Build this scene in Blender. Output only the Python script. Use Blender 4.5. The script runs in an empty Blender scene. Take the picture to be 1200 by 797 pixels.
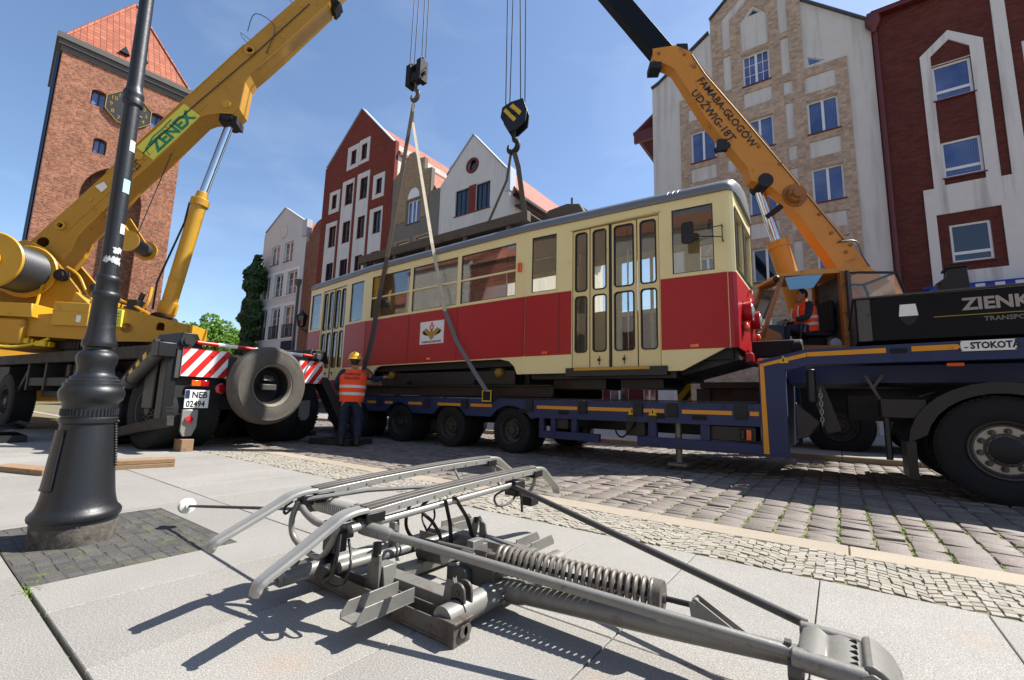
import bpy, bmesh, math, random
from mathutils import Vector, Matrix
from mathutils.geometry import tessellate_polygon
random.seed(7)
R = math.radians
SC = bpy.context.scene
COL = SC.collection

# ------------------------------------------------------------------ camera
# X runs along the street, Y across it, Z up
CAM_H = 0.85
def camera_axes():
    p, r, a = R(8.02), R(-1.507), R(54.0)
    cp, sp, cr, sr = math.cos(p), math.sin(p), math.cos(r), math.sin(r)
    r1 = Matrix(((cr, sr, 0), (-sr, cr, 0), (0, 0, 1)))
    r2 = Matrix(((1, 0, 0), (0, sp, -cp), (0, cp, sp)))
    m = Matrix(((math.sin(a), math.cos(a), 0), (-math.cos(a), math.sin(a), 0), (0, 0, 1)))
    return r1 @ r2 @ m
AX = camera_axes()
cam_d = bpy.data.cameras.new('camera')
cam = bpy.data.objects.new('camera', cam_d)
COL.objects.link(cam)
right, down, fwd = AX[0], AX[1], AX[2]
cam.matrix_world = Matrix(((right.x, -down.x, -fwd.x, 0), (right.y, -down.y, -fwd.y, 0),
                           (right.z, -down.z, -fwd.z, CAM_H), (0, 0, 0, 1)))
cam_d.sensor_width = 36
cam_d.lens = 524.5 / 1200 * 36
cam_d.clip_start = 0.05
cam_d.clip_end = 2000
SC.camera = cam

# ------------------------------------------------------------------ light
SUN_AZ, SUN_EL = 50.0, 52.0            # azimuth from +X towards +Y
world = bpy.data.worlds.new('World')
SC.world = world
world.use_nodes = True
wn = world.node_tree
wn.nodes.clear()
w_out = wn.nodes.new('ShaderNodeOutputWorld')
w_bg = wn.nodes.new('ShaderNodeBackground')
w_sky = wn.nodes.new('ShaderNodeTexSky')
w_sky.sky_type = 'NISHITA'
w_sky.sun_disc = False
w_sky.sun_elevation = R(SUN_EL)
w_sky.sun_rotation = R(90 - SUN_AZ)
w_sky.altitude = 50
w_sky.air_density = 1.0
w_sky.dust_density = 0.6
w_sky.ozone_density = 3.0
w_bg.inputs['Strength'].default_value = 0.098
# thin cirrus veils mixed into the sky by direction
w_tc = wn.nodes.new('ShaderNodeTexCoord')
w_map = wn.nodes.new('ShaderNodeMapping')
w_map.inputs['Scale'].default_value = (1.2, 2.2, 5.0)
w_map.inputs['Rotation'].default_value = (0.25, 0.1, 0.6)
w_ns = wn.nodes.new('ShaderNodeTexNoise')
w_ns.inputs['Scale'].default_value = 1.6
w_ns.inputs['Detail'].default_value = 7
w_ns.inputs['Roughness'].default_value = 0.55
w_ns.inputs['Distortion'].default_value = 0.6
w_rmp = wn.nodes.new('ShaderNodeValToRGB')
w_rmp.color_ramp.elements[0].position = 0.52
w_rmp.color_ramp.elements[1].position = 0.82
w_rmp.color_ramp.elements[1].color = (0.08, 0.08, 0.08, 1)
w_mix = wn.nodes.new('ShaderNodeMix')
w_mix.data_type = 'RGBA'
w_mix.inputs['B'].default_value = (8.2, 8.6, 9.2, 1)
wn.links.new(w_tc.outputs['Generated'], w_map.inputs['Vector'])
wn.links.new(w_map.outputs[0], w_ns.inputs['Vector'])
wn.links.new(w_ns.outputs['Fac'], w_rmp.inputs[0])
wn.links.new(w_rmp.outputs[0], w_mix.inputs['Factor'])
wn.links.new(w_sky.outputs[0], w_mix.inputs['A'])
wn.links.new(w_mix.outputs['Result'], w_bg.inputs['Color'])
wn.links.new(w_bg.outputs[0], w_out.inputs[0])

sun_d = bpy.data.lights.new('sun', 'SUN')
sun_d.energy = 4.9
sun_d.angle = R(0.53)
sun_d.color = (1.0, 0.97, 0.92)
sun = bpy.data.objects.new('sun', sun_d)
COL.objects.link(sun)
sd = Vector((math.cos(R(SUN_AZ)) * math.cos(R(SUN_EL)), math.sin(R(SUN_AZ)) * math.cos(R(SUN_EL)), math.sin(R(SUN_EL))))
sun.rotation_euler = sd.to_track_quat('Z', 'Y').to_euler()
sun.location = sd * 60

vs = SC.view_settings
vs.view_transform = 'Standard'
vs.look = 'None'
vs.exposure = 1.05
vs.gamma = 1.0
vs.use_curve_mapping = False
SC.cycles.max_bounces = 8
SC.cycles.transparent_max_bounces = 16

# ------------------------------------------------------------------ mesh helpers
ORG = {}
WHOLE = ('letter', 'numeral', 'number', 'crown', 'leaves', 'bolt', 'hole', 'emblem', 'drawing', 'print', 'fingers', 'eye', 'fluting', 'bead', 'tyre', 'railing', 'stripe_cloth', 'black_stripe', 'red_stripe', 'ridge', 'boots', 'face', 'reflective_tape')
class MB:
    """collects shapes in world coordinates (or through M) and links them as one mesh object"""
    def __init__(self, M=None):
        self.v, self.f, self.M = [], [], M
    def add(self, vs, fs):
        o = len(self.v)
        for p in vs:
            p = Vector(p)
            self.v.append(self.M @ p if self.M is not None else p)
        for f in fs:
            self.f.append([i + o for i in f])
        return self
    def box(self, lo, hi, M=None):
        x0, y0, z0 = lo; x1, y1, z1 = hi
        vs = [(x0, y0, z0), (x1, y0, z0), (x1, y1, z0), (x0, y1, z0), (x0, y0, z1), (x1, y0, z1), (x1, y1, z1), (x0, y1, z1)]
        if M is not None: vs = [M @ Vector(p) for p in vs]
        return self.add(vs, [(0, 3, 2, 1), (4, 5, 6, 7), (0, 1, 5, 4), (1, 2, 6, 5), (2, 3, 7, 6), (3, 0, 4, 7)])
    def cbox(self, c, s, M=None):
        lo = [c[i] - s[i] / 2 for i in range(3)]; hi = [c[i] + s[i] / 2 for i in range(3)]
        return self.box(lo, hi, M)
    def bar(self, p0, p1, w, h, up=(0, 0, 1)):
        """square bar between two points, w sideways and h along up"""
        p0, p1 = Vector(p0), Vector(p1)
        d = (p1 - p0).normalized(); up = Vector(up)
        s = d.cross(up)
        if s.length < 1e-4: s = d.cross(Vector((1, 0, 0)))
        s.normalize(); u = s.cross(d).normalized()
        vs = []
        for p in (p0, p1):
            for a, b in ((-1, -1), (1, -1), (1, 1), (-1, 1)):
                vs.append(p + s * (a * w / 2) + u * (b * h / 2))
        return self.add(vs, [(0, 3, 2, 1), (4, 5, 6, 7), (0, 1, 5, 4), (1, 2, 6, 5), (2, 3, 7, 6), (3, 0, 4, 7)])
    def prism(self, pts, ext):
        """closed planar polygon (3D points) pushed along ext"""
        n = len(pts); ext = Vector(ext)
        a = [Vector(p) for p in pts]; b = [p + ext for p in a]
        tris = tessellate_polygon([a])
        fs = [tuple(t) for t in tris] + [tuple(i + n for i in reversed(t)) for t in tris]
        fs += [(i, (i + 1) % n, (i + 1) % n + n, i + n) for i in range(n)]
        return self.add(a + b, fs)
    def cyl(self, p0, p1, r0, r1=None, n=20, caps=True):
        r1 = r0 if r1 is None else r1
        p0, p1 = Vector(p0), Vector(p1)
        d = (p1 - p0).normalized()
        s = d.orthogonal().normalized(); u = d.cross(s)
        vs = []
        for p, r in ((p0, r0), (p1, r1)):
            for i in range(n):
                a = 2 * math.pi * i / n
                vs.append(p + s * (r * math.cos(a)) + u * (r * math.sin(a)))
        fs = [(i, (i + 1) % n, (i + 1) % n + n, i + n) for i in range(n)]
        if caps: fs += [tuple(reversed(range(n))), tuple(range(n, 2 * n))]
        return self.add(vs, fs)
    def lathe(self, prof, p0, axis, n=32, closed=False, caps=True):
        """profile of (radius, distance along axis) turned about the axis"""
        p0 = Vector(p0); d = Vector(axis).normalized()
        s = d.orthogonal().normalized(); u = d.cross(s)
        vs, fs = [], []; m = len(prof)
        for i in range(n):
            a = 2 * math.pi * i / n
            e = s * math.cos(a) + u * math.sin(a)
            for r, t in prof: vs.append(p0 + d * t + e * r)
        for i in range(n):
            j = (i + 1) % n
            for k in range(m - 1 if not closed else m):
                k2 = (k + 1) % m
                fs.append((i * m + k, j * m + k, j * m + k2, i * m + k2))
        if not closed and caps:
            for k in (0, m - 1):
                if prof[k][0] > 1e-5:
                    ring = [i * m + k for i in range(n)]
                    fs.append(ring if k else list(reversed(ring)))
        return self.add(vs, fs)
    def tube(self, pts, r, n=8, closed=False, flat=None):
        pts = [Vector(p) for p in pts]; m = len(pts)
        rr = r if isinstance(r, (list, tuple)) else [r] * m
        vs, fs = [], []; s = None
        for i, p in enumerate(pts):
            if closed: t = pts[(i + 1) % m] - pts[i - 1]
            else: t = pts[min(i + 1, m - 1)] - pts[max(i - 1, 0)]
            t.normalize()
            if s is None: s = t.orthogonal().normalized()
            s = (s - t * s.dot(t))
            s = s.normalized() if s.length > 1e-6 else t.orthogonal().normalized()
            u = t.cross(s)
            for k in range(n):
                a = 2 * math.pi * k / n
                vs.append(p + s * (rr[i] * math.cos(a)) + u * (rr[i] * math.sin(a)))
        for i in range(m if closed else m - 1):
            j = (i + 1) % m
            for k in range(n):
                k2 = (k + 1) % n
                fs.append((i * n + k, i * n + k2, j * n + k2, j * n + k))
        if not closed:
            fs.append(tuple(reversed(range(n)))); fs.append(tuple(range((m - 1) * n, m * n)))
        return self.add(vs, fs)
    def strap(self, pts, w, t, side):
        """flat band along pts, width w along side, thickness t"""
        pts = [Vector(p) for p in pts]; side = Vector(side).normalized(); m = len(pts); vs, fs = [], []
        for i, p in enumerate(pts):
            d = (pts[min(i + 1, m - 1)] - pts[max(i - 1, 0)]).normalized()
            s = (side - d * side.dot(d)).normalized(); u = d.cross(s)
            for a, b in ((-1, -1), (1, -1), (1, 1), (-1, 1)): vs.append(p + s * (a * w / 2) + u * (b * t / 2))
        for i in range(m - 1):
            for k in range(4):
                k2 = (k + 1) % 4
                fs.append((i * 4 + k, i * 4 + k2, i * 4 + 4 + k2, i * 4 + 4 + k))
        fs += [(3, 2, 1, 0), tuple(range((m - 1) * 4, m * 4))]
        return self.add(vs, fs)
    def ball(self, c, r, n=16, m=10, sc=(1, 1, 1), M=None):
        c = Vector(c); vs = [(0, 0, 1)]; fs = []
        for j in range(1, m):
            t = math.pi * j / m
            for i in range(n):
                a = 2 * math.pi * i / n
                vs.append((math.sin(t) * math.cos(a), math.sin(t) * math.sin(a), math.cos(t)))
        vs.append((0, 0, -1))
        q = []
        for p in vs:
            p = Vector((p[0] * sc[0] * r, p[1] * sc[1] * r, p[2] * sc[2] * r))
            if M is not None: p = M @ p
            q.append(c + p)
        for i in range(n): fs.append((0, 1 + i, 1 + (i + 1) % n))
        for j in range(m - 2):
            for i in range(n):
                a = 1 + j * n + i; b = 1 + j * n + (i + 1) % n
                fs.append((a, a + n, b + n, b))
        l = len(vs) - 1; o = 1 + (m - 2) * n
        for i in range(n): fs.append((o + (i + 1) % n, o + i, l))
        return self.add(q, fs)
    def sheet(self, outer, holes, to3, back=None):
        """flat wall with openings: 2D outline and holes mapped by to3; back = vector to a second skin with reveals"""
        loops = [[Vector((p[0], p[1], 0)) for p in outer]] + [[Vector((p[0], p[1], 0)) for p in h] for h in holes]
        flat = [p for l in loops for p in l]
        tris = tessellate_polygon(loops)
        base = [Vector(to3(p[0], p[1])) for p in flat]
        n = len(base)
        if back is None: return self.add(base, [tuple(t) for t in tris])
        b = Vector(back); fs = [tuple(t) for t in tris] + [tuple(i + n for i in reversed(t)) for t in tris]
        o = 0
        for l in loops:
            k = len(l)
            for i in range(k): fs.append((o + i, o + (i + 1) % k, o + (i + 1) % k + n, o + i + n))
            o += k
        return self.add(base + [p + b for p in base], fs)
    def clusters(self):
        """face lists of the pieces that stand apart from each other"""
        par = list(range(len(self.v)))
        def find(a):
            while par[a] != a: par[a] = par[par[a]]; a = par[a]
            return a
        for f in self.f:
            r = find(f[0])
            for i in f[1:]: par[find(i)] = r
        isl = {}
        for k, f in enumerate(self.f): isl.setdefault(find(f[0]), []).append(k)
        if not 1 < len(isl) <= 420: return [list(range(len(self.f)))]
        bx = []
        for fs in isl.values():
            ids = {i for k in fs for i in self.f[k]}; ps = [self.v[i] for i in ids]
            lo = [min(p[a] for p in ps) for a in range(3)]; hi = [max(p[a] for p in ps) for a in range(3)]
            bx.append((lo, hi, max(hi[a] - lo[a] for a in range(3)), fs))
        n = len(bx); q = list(range(n))
        def fd(a):
            while q[a] != a: a = q[a]
            return a
        for i in range(n):
            for j in range(i):
                g = sum(max(0, bx[i][0][a] - bx[j][1][a], bx[j][0][a] - bx[i][1][a]) ** 2 for a in range(3)) ** .5
                if g <= max(.01, .05 * max(bx[i][2], bx[j][2])):
                    a, b = fd(i), fd(j)
                    if a != b: q[a] = b
        out = {}
        for i in range(n): out.setdefault(fd(i), []).extend(bx[i][3])
        res = sorted(out.values(), key=lambda fs: -len(fs))
        return res if len(res) <= 100 else [list(range(len(self.f)))]
    def build(self, name, mat, parent=None, loc=None, bevel=0, smooth=38, fix=True, label=None, kind=None, segs=2):
        if parent is not None and not any(w in name for w in WHOLE):
            cl = self.clusters()
            if len(cl) > 1:
                obs = []
                for fs in cl:
                    m = MB(); mp = {}
                    for k in fs:
                        for i in self.f[k]:
                            if i not in mp: mp[i] = len(m.v); m.v.append(self.v[i])
                        m.f.append([mp[i] for i in self.f[k]])
                    obs.append(m.build_one(name, mat, parent, loc, bevel, smooth, fix, label, kind, segs))
                return obs[0]
        return self.build_one(name, mat, parent, loc, bevel, smooth, fix, label, kind, segs)
    def build_one(self, name, mat, parent=None, loc=None, bevel=0, smooth=38, fix=True, label=None, kind=None, segs=2):
        if parent is not None: org = ORG[parent.name]
        elif loc is not None: org = Vector(loc)
        else: org = Vector((0, 0, 0))
        me = bpy.data.meshes.new(name)
        me.from_pydata([tuple(p - org) for p in self.v], [], self.f)
        if fix:
            bm = bmesh.new(); bm.from_mesh(me)
            bmesh.ops.recalc_face_normals(bm, faces=bm.faces)
            bm.to_mesh(me); bm.free()
        mats = mat if isinstance(mat, (list, tuple)) else [mat]
        for m in mats: me.materials.append(m)
        if smooth:
            me.polygons.foreach_set('use_smooth', [True] * len(me.polygons))
            me.set_sharp_from_angle(angle=R(smooth))
        me.update()
        ob = bpy.data.objects.new(name, me)
        COL.objects.link(ob)
        ob.location = (0, 0, 0) if parent is not None else org
        if parent is not None: ob.parent = parent
        ORG[ob.name] = org
        if bevel:
            bv = ob.modifiers.new('bevel', 'BEVEL'); bv.width = bevel; bv.segments = segs; bv.limit_method = 'ANGLE'; bv.angle_limit = R(40)
            bv.harden_normals = False
        if label: ob['label'] = label
        if kind: ob['kind'] = kind
        return ob

def thing(name, label, cat, loc=(0, 0, 0), group=None):
    o = bpy.data.objects.new(name, None)
    COL.objects.link(o); o.location = loc; o.empty_display_size = 0.2
    o['label'] = label; o['category'] = cat
    if group: o['group'] = group
    ORG[o.name] = Vector(loc)
    return o
def tag(o, label, cat, group=None):
    o['label'] = label; o['category'] = cat
    if group: o['group'] = group
    return o
def arc(c, r, a0, a1, n):
    return [(c[0] + r * math.cos(R(a0 + (a1 - a0) * i / n)), c[1] + r * math.sin(R(a0 + (a1 - a0) * i / n))) for i in range(n + 1)]
def rrect(x0, z0, x1, z1, r, n=4):
    return arc((x1 - r, z1 - r), r, 0, 90, n) + arc((x0 + r, z1 - r), r, 90, 180, n) + arc((x0 + r, z0 + r), r, 180, 270, n) + arc((x1 - r, z0 + r), r, 270, 360, n)
def rect(x0, z0, x1, z1): return [(x0, z0), (x1, z0), (x1, z1), (x0, z1)]
def smooth_path(pts, k=6):
    """Catmull-Rom through the points"""
    pts = [Vector(p) for p in pts]; out = []
    for i in range(len(pts) - 1):
        p0 = pts[max(i - 1, 0)]; p1 = pts[i]; p2 = pts[i + 1]; p3 = pts[min(i + 2, len(pts) - 1)]
        for j in range(k):
            t = j / k
            out.append(0.5 * ((2 * p1) + (p2 - p0) * t + (2 * p0 - 5 * p1 + 4 * p2 - p3) * t * t + (3 * p1 - p0 - 3 * p2 + p3) * t ** 3))
    out.append(pts[-1]); return out
def lettering(text, size, origin, xdir, ydir, bold=0.0, squash=1.0, align='LEFT', depth=0.002):
    """returns an MB with the lettering laid out from origin along xdir / ydir"""
    cu = bpy.data.curves.new('lettering', 'FONT')
    cu.body = text; cu.size = size; cu.align_x = align; cu.offset = bold; cu.extrude = 0; cu.resolution_u = 2
    ob = bpy.data.objects.new('lettering', cu); COL.objects.link(ob)
    dg = bpy.context.evaluated_depsgraph_get(); dg.update()
    me = bpy.data.meshes.new_from_object(ob.evaluated_get(dg))
    xd, yd, o = Vector(xdir).normalized(), Vector(ydir).normalized(), Vector(origin)
    m = MB(); m.add([o + xd * (v.co.x * squash) + yd * v.co.y for v in me.vertices], [tuple(p.vertices) for p in me.polygons])
    bpy.data.objects.remove(ob); bpy.data.curves.remove(cu); bpy.data.meshes.remove(me)
    return m

# ------------------------------------------------------------------ materials
def lin(c):
    if isinstance(c, str):
        c = [int(c[i:i + 2], 16) / 255 for i in (0, 2, 4)]
    return [x / 12.92 if x <= 0.04045 else ((x + 0.055) / 1.055) ** 2.4 for x in c]
class NT:
    def __init__(self, name):
        self.m = bpy.data.materials.new(name); self.m.use_nodes = True
        self.t = self.m.node_tree; self.t.nodes.clear()
        self.out = self.t.nodes.new('ShaderNodeOutputMaterial')
        self.p = self.t.nodes.new('ShaderNodeBsdfPrincipled')
        self.t.links.new(self.p.outputs[0], self.out.inputs['Surface'])
        self.tc = self.t.nodes.new('ShaderNodeTexCoord')
    def n(self, typ, **kw):
        nd = self.t.nodes.new(typ)
        for k, v in kw.items(): setattr(nd, k, v)
        return nd
    def l(self, a, b): self.t.links.new(a, b)
    def noise(self, scale, detail=4, rough=0.6, vec=None, dist=0):
        nd = self.n('ShaderNodeTexNoise'); nd.inputs['Scale'].default_value = scale
        nd.inputs['Detail'].default_value = detail; nd.inputs['Roughness'].default_value = rough; nd.inputs['Distortion'].default_value = dist
        self.l(vec if vec is not None else self.tc.outputs['Object'], nd.inputs['Vector'])
        return nd.outputs['Fac']
    def ramp(self, fac, stops):
        nd = self.n('ShaderNodeValToRGB'); cr = nd.color_ramp
        while len(cr.elements) < len(stops): cr.elements.new(0.5)
        for e, (p, c) in zip(cr.elements, stops):
            e.position = p; e.color = (c, c, c, 1) if isinstance(c, (int, float)) else (*c[:3], 1)
        self.l(fac, nd.inputs[0]); return nd.outputs[0]
    def mix(self, fac, a, b, mode='MIX'):
        nd = self.n('ShaderNodeMix', data_type='RGBA', blend_type=mode)
        for v, s in ((fac, nd.inputs['Factor']), (a, nd.inputs['A']), (b, nd.inputs['B'])):
            if isinstance(v, (int, float)): s.default_value = v
            elif isinstance(v, (list, tuple)): s.default_value = (*v[:3], 1)
            else: self.l(v, s)
        return nd.outputs['Result']
    def math(self, op, a, b=None):
        nd = self.n('ShaderNodeMath', operation=op)
        for v, s in ((a, nd.inputs[0]), (b, nd.inputs[1])):
            if v is None: continue
            if isinstance(v, (int, float)): s.default_value = v
            else: self.l(v, s)
        return nd.outputs[0]
    def bump(self, h, strength=0.3, dist=0.01):
        nd = self.n('ShaderNodeBump'); nd.inputs['Strength'].default_value = strength; nd.inputs['Distance'].default_value = dist
        self.l(h, nd.inputs['Height']); self.l(nd.outputs[0], self.p.inputs['Normal'])
    def wallvec(self):
        """(along the wall, height) so bricks lie flat on walls facing either way"""
        g = self.n('ShaderNodeNewGeometry'); s = self.n('ShaderNodeSeparateXYZ'); self.l(g.outputs['Normal'], s.inputs[0])
        o = self.n('ShaderNodeSeparateXYZ'); self.l(self.tc.outputs['Object'], o.inputs[0])
        a = self.math('ABSOLUTE', s.outputs['X']); gt = self.math('GREATER_THAN', a, 0.6)
        nd = self.n('ShaderNodeMix', data_type='FLOAT'); self.l(gt, nd.inputs['Factor']); self.l(o.outputs['X'], nd.inputs['A']); self.l(o.outputs['Y'], nd.inputs['B'])
        c = self.n('ShaderNodeCombineXYZ'); self.l(nd.outputs['Result'], c.inputs['X']); self.l(o.outputs['Z'], c.inputs['Y'])
        return c.outputs[0]

def paint(name, col, rough=0.5, metal=0.0, var=0.12, vs=2.5, bump=0.0, bs=60, dirt=None, damt=0.5, ds=6, spec=0.5, coat=0, fine=0.0):
    t = NT(name); c = lin(col) if isinstance(col, str) else col
    f = t.noise(vs, 5, 0.65)
    base = t.mix(f, [x * (1 - var) for x in c], [min(1, x * (1 + var)) for x in c])
    rr = rough
    if fine:
        f2 = t.noise(bs, 3, 0.7)
        base = t.mix(t.ramp(f2, [(0.3, 0.0), (0.7, 1.0)]), t.mix(1.0, base, [1 - fine] * 3, 'MULTIPLY'), base)
    if dirt:
        d = lin(dirt) if isinstance(dirt, str) else dirt
        nf = t.noise(ds, 8, 0.7, dist=0.4)
        m = t.ramp(nf, [(0.72 - damt * 0.45, 0.0), (0.86 - damt * 0.3, 1.0)])
        base = t.mix(m, base, d)
        rr = t.mix(m, [rough] * 3, [min(1, rough + 0.3)] * 3)
    t.p.inputs['Metallic'].default_value = metal
    t.p.inputs['Specular IOR Level'].default_value = spec
    if coat: t.p.inputs['Coat Weight'].default_value = coat; t.p.inputs['Coat Roughness'].default_value = 0.08
    t.l(base, t.p.inputs['Base Color'])
    if isinstance(rr, float): t.p.inputs['Roughness'].default_value = rr
    else: t.l(rr, t.p.inputs['Roughness'])
    if bump: t.bump(t.noise(bs, 4, 0.6), bump, 0.004)
    return t.m
def brick(name, c1, c2, mortar, w=0.25, h=0.078, ms=0.012, var=0.2, stain=0.25, bump=0.5, off=0.5):
    t = NT(name); v = t.wallvec()
    b = t.n('ShaderNodeTexBrick'); b.offset = off
    b.inputs['Scale'].default_value = 1; b.inputs['Brick Width'].default_value = w; b.inputs['Row Height'].default_value = h
    b.inputs['Mortar Size'].default_value = ms; b.inputs['Mortar Smooth'].default_value = 0.3; b.inputs['Bias'].default_value = -0.1
    for k, c in (('Color1', c1), ('Color2', c2), ('Mortar', mortar)): b.inputs[k].default_value = (*lin(c), 1)
    t.l(v, b.inputs['Vector'])
    f = t.noise(0.55, 6, 0.7)
    base = t.mix(t.ramp(f, [(0.35, 0.0), (0.75, 1.0)]), b.outputs['Color'], t.mix(1.0, b.outputs['Color'], [1 - stain] * 3, 'MULTIPLY'))
    wn_ = t.n('ShaderNodeTexWhiteNoise'); 
    fl = t.n('ShaderNodeVectorMath', operation='FLOOR'); dv = t.n('ShaderNodeVectorMath', operation='DIVIDE')
    dv.inputs[1].default_value = (w * 0.5, h, 1); t.l(v, dv.inputs[0]); t.l(dv.outputs[0], fl.inputs[0]); t.l(fl.outputs[0], wn_.inputs['Vector'])
    base = t.mix(t.math('MULTIPLY', wn_.outputs['Value'], var), base, t.mix(1.0, base, [0.45, 0.42, 0.42], 'MULTIPLY'))
    t.l(base, t.p.inputs['Base Color']); t.p.inputs['Roughness'].default_value = 0.9; t.p.inputs['Specular IOR Level'].default_value = 0.2
    t.bump(t.math('SUBTRACT', 1.0, b.outputs['Fac']), bump, 0.008)
    return t.m
def plaster(name, col, dirt, amt=0.4, bump=0.35):
    t = NT(name); c = lin(col)
    f = t.noise(1.1, 8, 0.65, dist=0.3); fine = t.noise(38, 5, 0.7)
    mp = t.n('ShaderNodeMapping'); mp.inputs['Scale'].default_value = (3.2, 3.2, 0.22); t.l(t.tc.outputs['Object'], mp.inputs['Vector'])
    st = t.noise(1.0, 5, 0.6, vec=mp.outputs[0])
    base = t.mix(f, [x * 0.86 for x in c], [min(1, x * 1.1) for x in c])
    base = t.mix(t.ramp(st, [(0.5, 0.0), (0.8, amt)]), base, lin(dirt))
    base = t.mix(t.math('MULTIPLY', fine, 0.35), base, t.mix(1.0, base, [0.72] * 3, 'MULTIPLY'))
    t.l(base, t.p.inputs['Base Color']); t.p.inputs['Roughness'].default_value = 0.93; t.p.inputs['Specular IOR Level'].default_value = 0.15
    t.bump(fine, bump, 0.012)
    return t.m
def rooftile(name, c1, c2, w=0.2, h=0.3):
    t = NT(name)
    o = t.n('ShaderNodeSeparateXYZ'); t.l(t.tc.outputs['Object'], o.inputs[0])
    g = t.n('ShaderNodeNewGeometry'); s = t.n('ShaderNodeSeparateXYZ'); t.l(g.outputs['Normal'], s.inputs[0])
    gt = t.math('GREATER_THAN', t.math('ABSOLUTE', s.outputs['X']), t.math('ABSOLUTE', s.outputs['Y']))
    nd = t.n('ShaderNodeMix', data_type='FLOAT'); t.l(gt, nd.inputs['Factor']); t.l(o.outputs['X'], nd.inputs['A']); t.l(o.outputs['Y'], nd.inputs['B'])
    cb = t.n('ShaderNodeCombineXYZ'); t.l(nd.outputs['Result'], cb.inputs['X']); t.l(t.math('MULTIPLY', o.outputs['Z'], 1.2), cb.inputs['Y'])
    b = t.n('ShaderNodeTexBrick'); b.offset = 0.0; b.inputs['Scale'].default_value = 1; b.inputs['Brick Width'].default_value = w; b.inputs['Row Height'].default_value = h
    b.inputs['Mortar Size'].default_value = 0.035; b.inputs['Mortar Smooth'].default_value = 0.6
    for k, c in (('Color1', c1), ('Color2', c2)): b.inputs[k].default_value = (*lin(c), 1)
    b.inputs['Mortar'].default_value = (*[x * 0.42 for x in lin(c1)], 1)
    t.l(cb.outputs[0], b.inputs['Vector'])
    f = t.noise(0.7, 5, 0.7)
    t.l(t.mix(f, b.outputs['Color'], t.mix(1.0, b.outputs['Color'], [0.7, 0.66, 0.62], 'MULTIPLY')), t.p.inputs['Base Color'])
    t.p.inputs['Roughness'].default_value = 0.75
    t.bump(t.math('SUBTRACT', 1.0, b.outputs['Fac']), 0.8, 0.04)
    return t.m
def pane_mat(name, col, rough=0.04, curtain=None):
    t = NT(name)
    c = lin(col)
    f = t.noise(0.9, 3)
    base = t.mix(f, [x * 0.6 for x in c], [x * 1.4 for x in c])
    if curtain:
        w = t.n('ShaderNodeTexWave'); w.inputs['Scale'].default_value = 5.5; w.inputs['Distortion'].default_value = 2.5; t.l(t.tc.outputs['Object'], w.inputs['Vector'])
        fac = t.math('MULTIPLY', t.ramp(t.noise(0.8, 2), [(0.35, 0.0), (0.6, 1.0)]), 0.8)
        base = t.mix(fac, base, t.mix(w.outputs['Fac'], [x * 0.5 for x in lin(curtain)], lin(curtain)))
    t.l(base, t.p.inputs['Base Color']); t.p.inputs['Roughness'].default_value = rough
    t.p.inputs['Specular IOR Level'].default_value = 0.5; t.p.inputs['IOR'].default_value = 1.75
    mp = t.noise(0.6, 2); t.bump(mp, 0.05, 0.05)
    return t.m
def glass_mat(name, tint=(0.86, 0.9, 0.88), refl=1.0, dust=0.05):
    t = NT(name); t.t.nodes.remove(t.p)
    tr = t.n('ShaderNodeBsdfTransparent'); tr.inputs[0].default_value = (*tint, 1)
    gl = t.n('ShaderNodeBsdfGlossy'); gl.inputs['Roughness'].default_value = 0.02; gl.inputs['Color'].default_value = (1, 1, 1, 1)
    df = t.n('ShaderNodeBsdfDiffuse'); df.inputs['Color'].default_value = (0.5, 0.5, 0.46, 1)
    fr = t.n('ShaderNodeFresnel'); fr.inputs['IOR'].default_value = 1.5
    m1 = t.n('ShaderNodeMixShader'); t.l(t.math('MINIMUM', t.math('MULTIPLY', fr.outputs[0], 1.7 * refl), 1.0), m1.inputs[0]); t.l(tr.outputs[0], m1.inputs[1]); t.l(gl.outputs[0], m1.inputs[2])
    m2 = t.n('ShaderNodeMixShader'); t.l(t.math('MULTIPLY', t.noise(3.0, 5, 0.7), dust * 2), m2.inputs[0]); t.l(m1.outputs[0], m2.inputs[1]); t.l(df.outputs[0], m2.inputs[2])
    t.l(m2.outputs[0], t.out.inputs['Surface'])
    return t.m
def stone(name, cols, rough=0.8, speck=0.2, sscale=220, bump=0.25, moss=None, mamt=0.0, spec=0.35):
    """stones that each take their own tint"""
    t = NT(name); g = t.n('ShaderNodeNewGeometry')
    st = [(i / max(1, len(cols) - 1), lin(c)) for i, c in enumerate(cols)]
    base = t.ramp(g.outputs['Random Per Island'], st)
    sp = t.noise(sscale, 3, 0.75); big = t.noise(1.7, 6, 0.65)
    base = t.mix(t.ramp(sp, [(0.36, 1.0), (0.64, 0.0)]), base, t.mix(1.0, base, [1 - speck * 1.6] * 3, 'MULTIPLY'))
    base = t.mix(t.ramp(sp, [(0.56, 0.0), (0.76, speck)]), base, [0.85, 0.83, 0.8])
    base = t.mix(t.ramp(big, [(0.4, 0.0), (0.8, 0.35)]), base, t.mix(1.0, base, [0.62, 0.6, 0.56], 'MULTIPLY'))
    if moss:
        base = t.mix(t.ramp(t.noise(9, 6, 0.7), [(0.62 - mamt * 0.2, 0.0), (0.75 - mamt * 0.2, 0.8)]), base, lin(moss))
    t.l(base, t.p.inputs['Base Color']); t.p.inputs['Roughness'].default_value = rough; t.p.inputs['Specular IOR Level'].default_value = spec
    t.bump(t.noise(sscale * 0.5, 4, 0.7), bump, 0.003)
    return t.m
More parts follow.
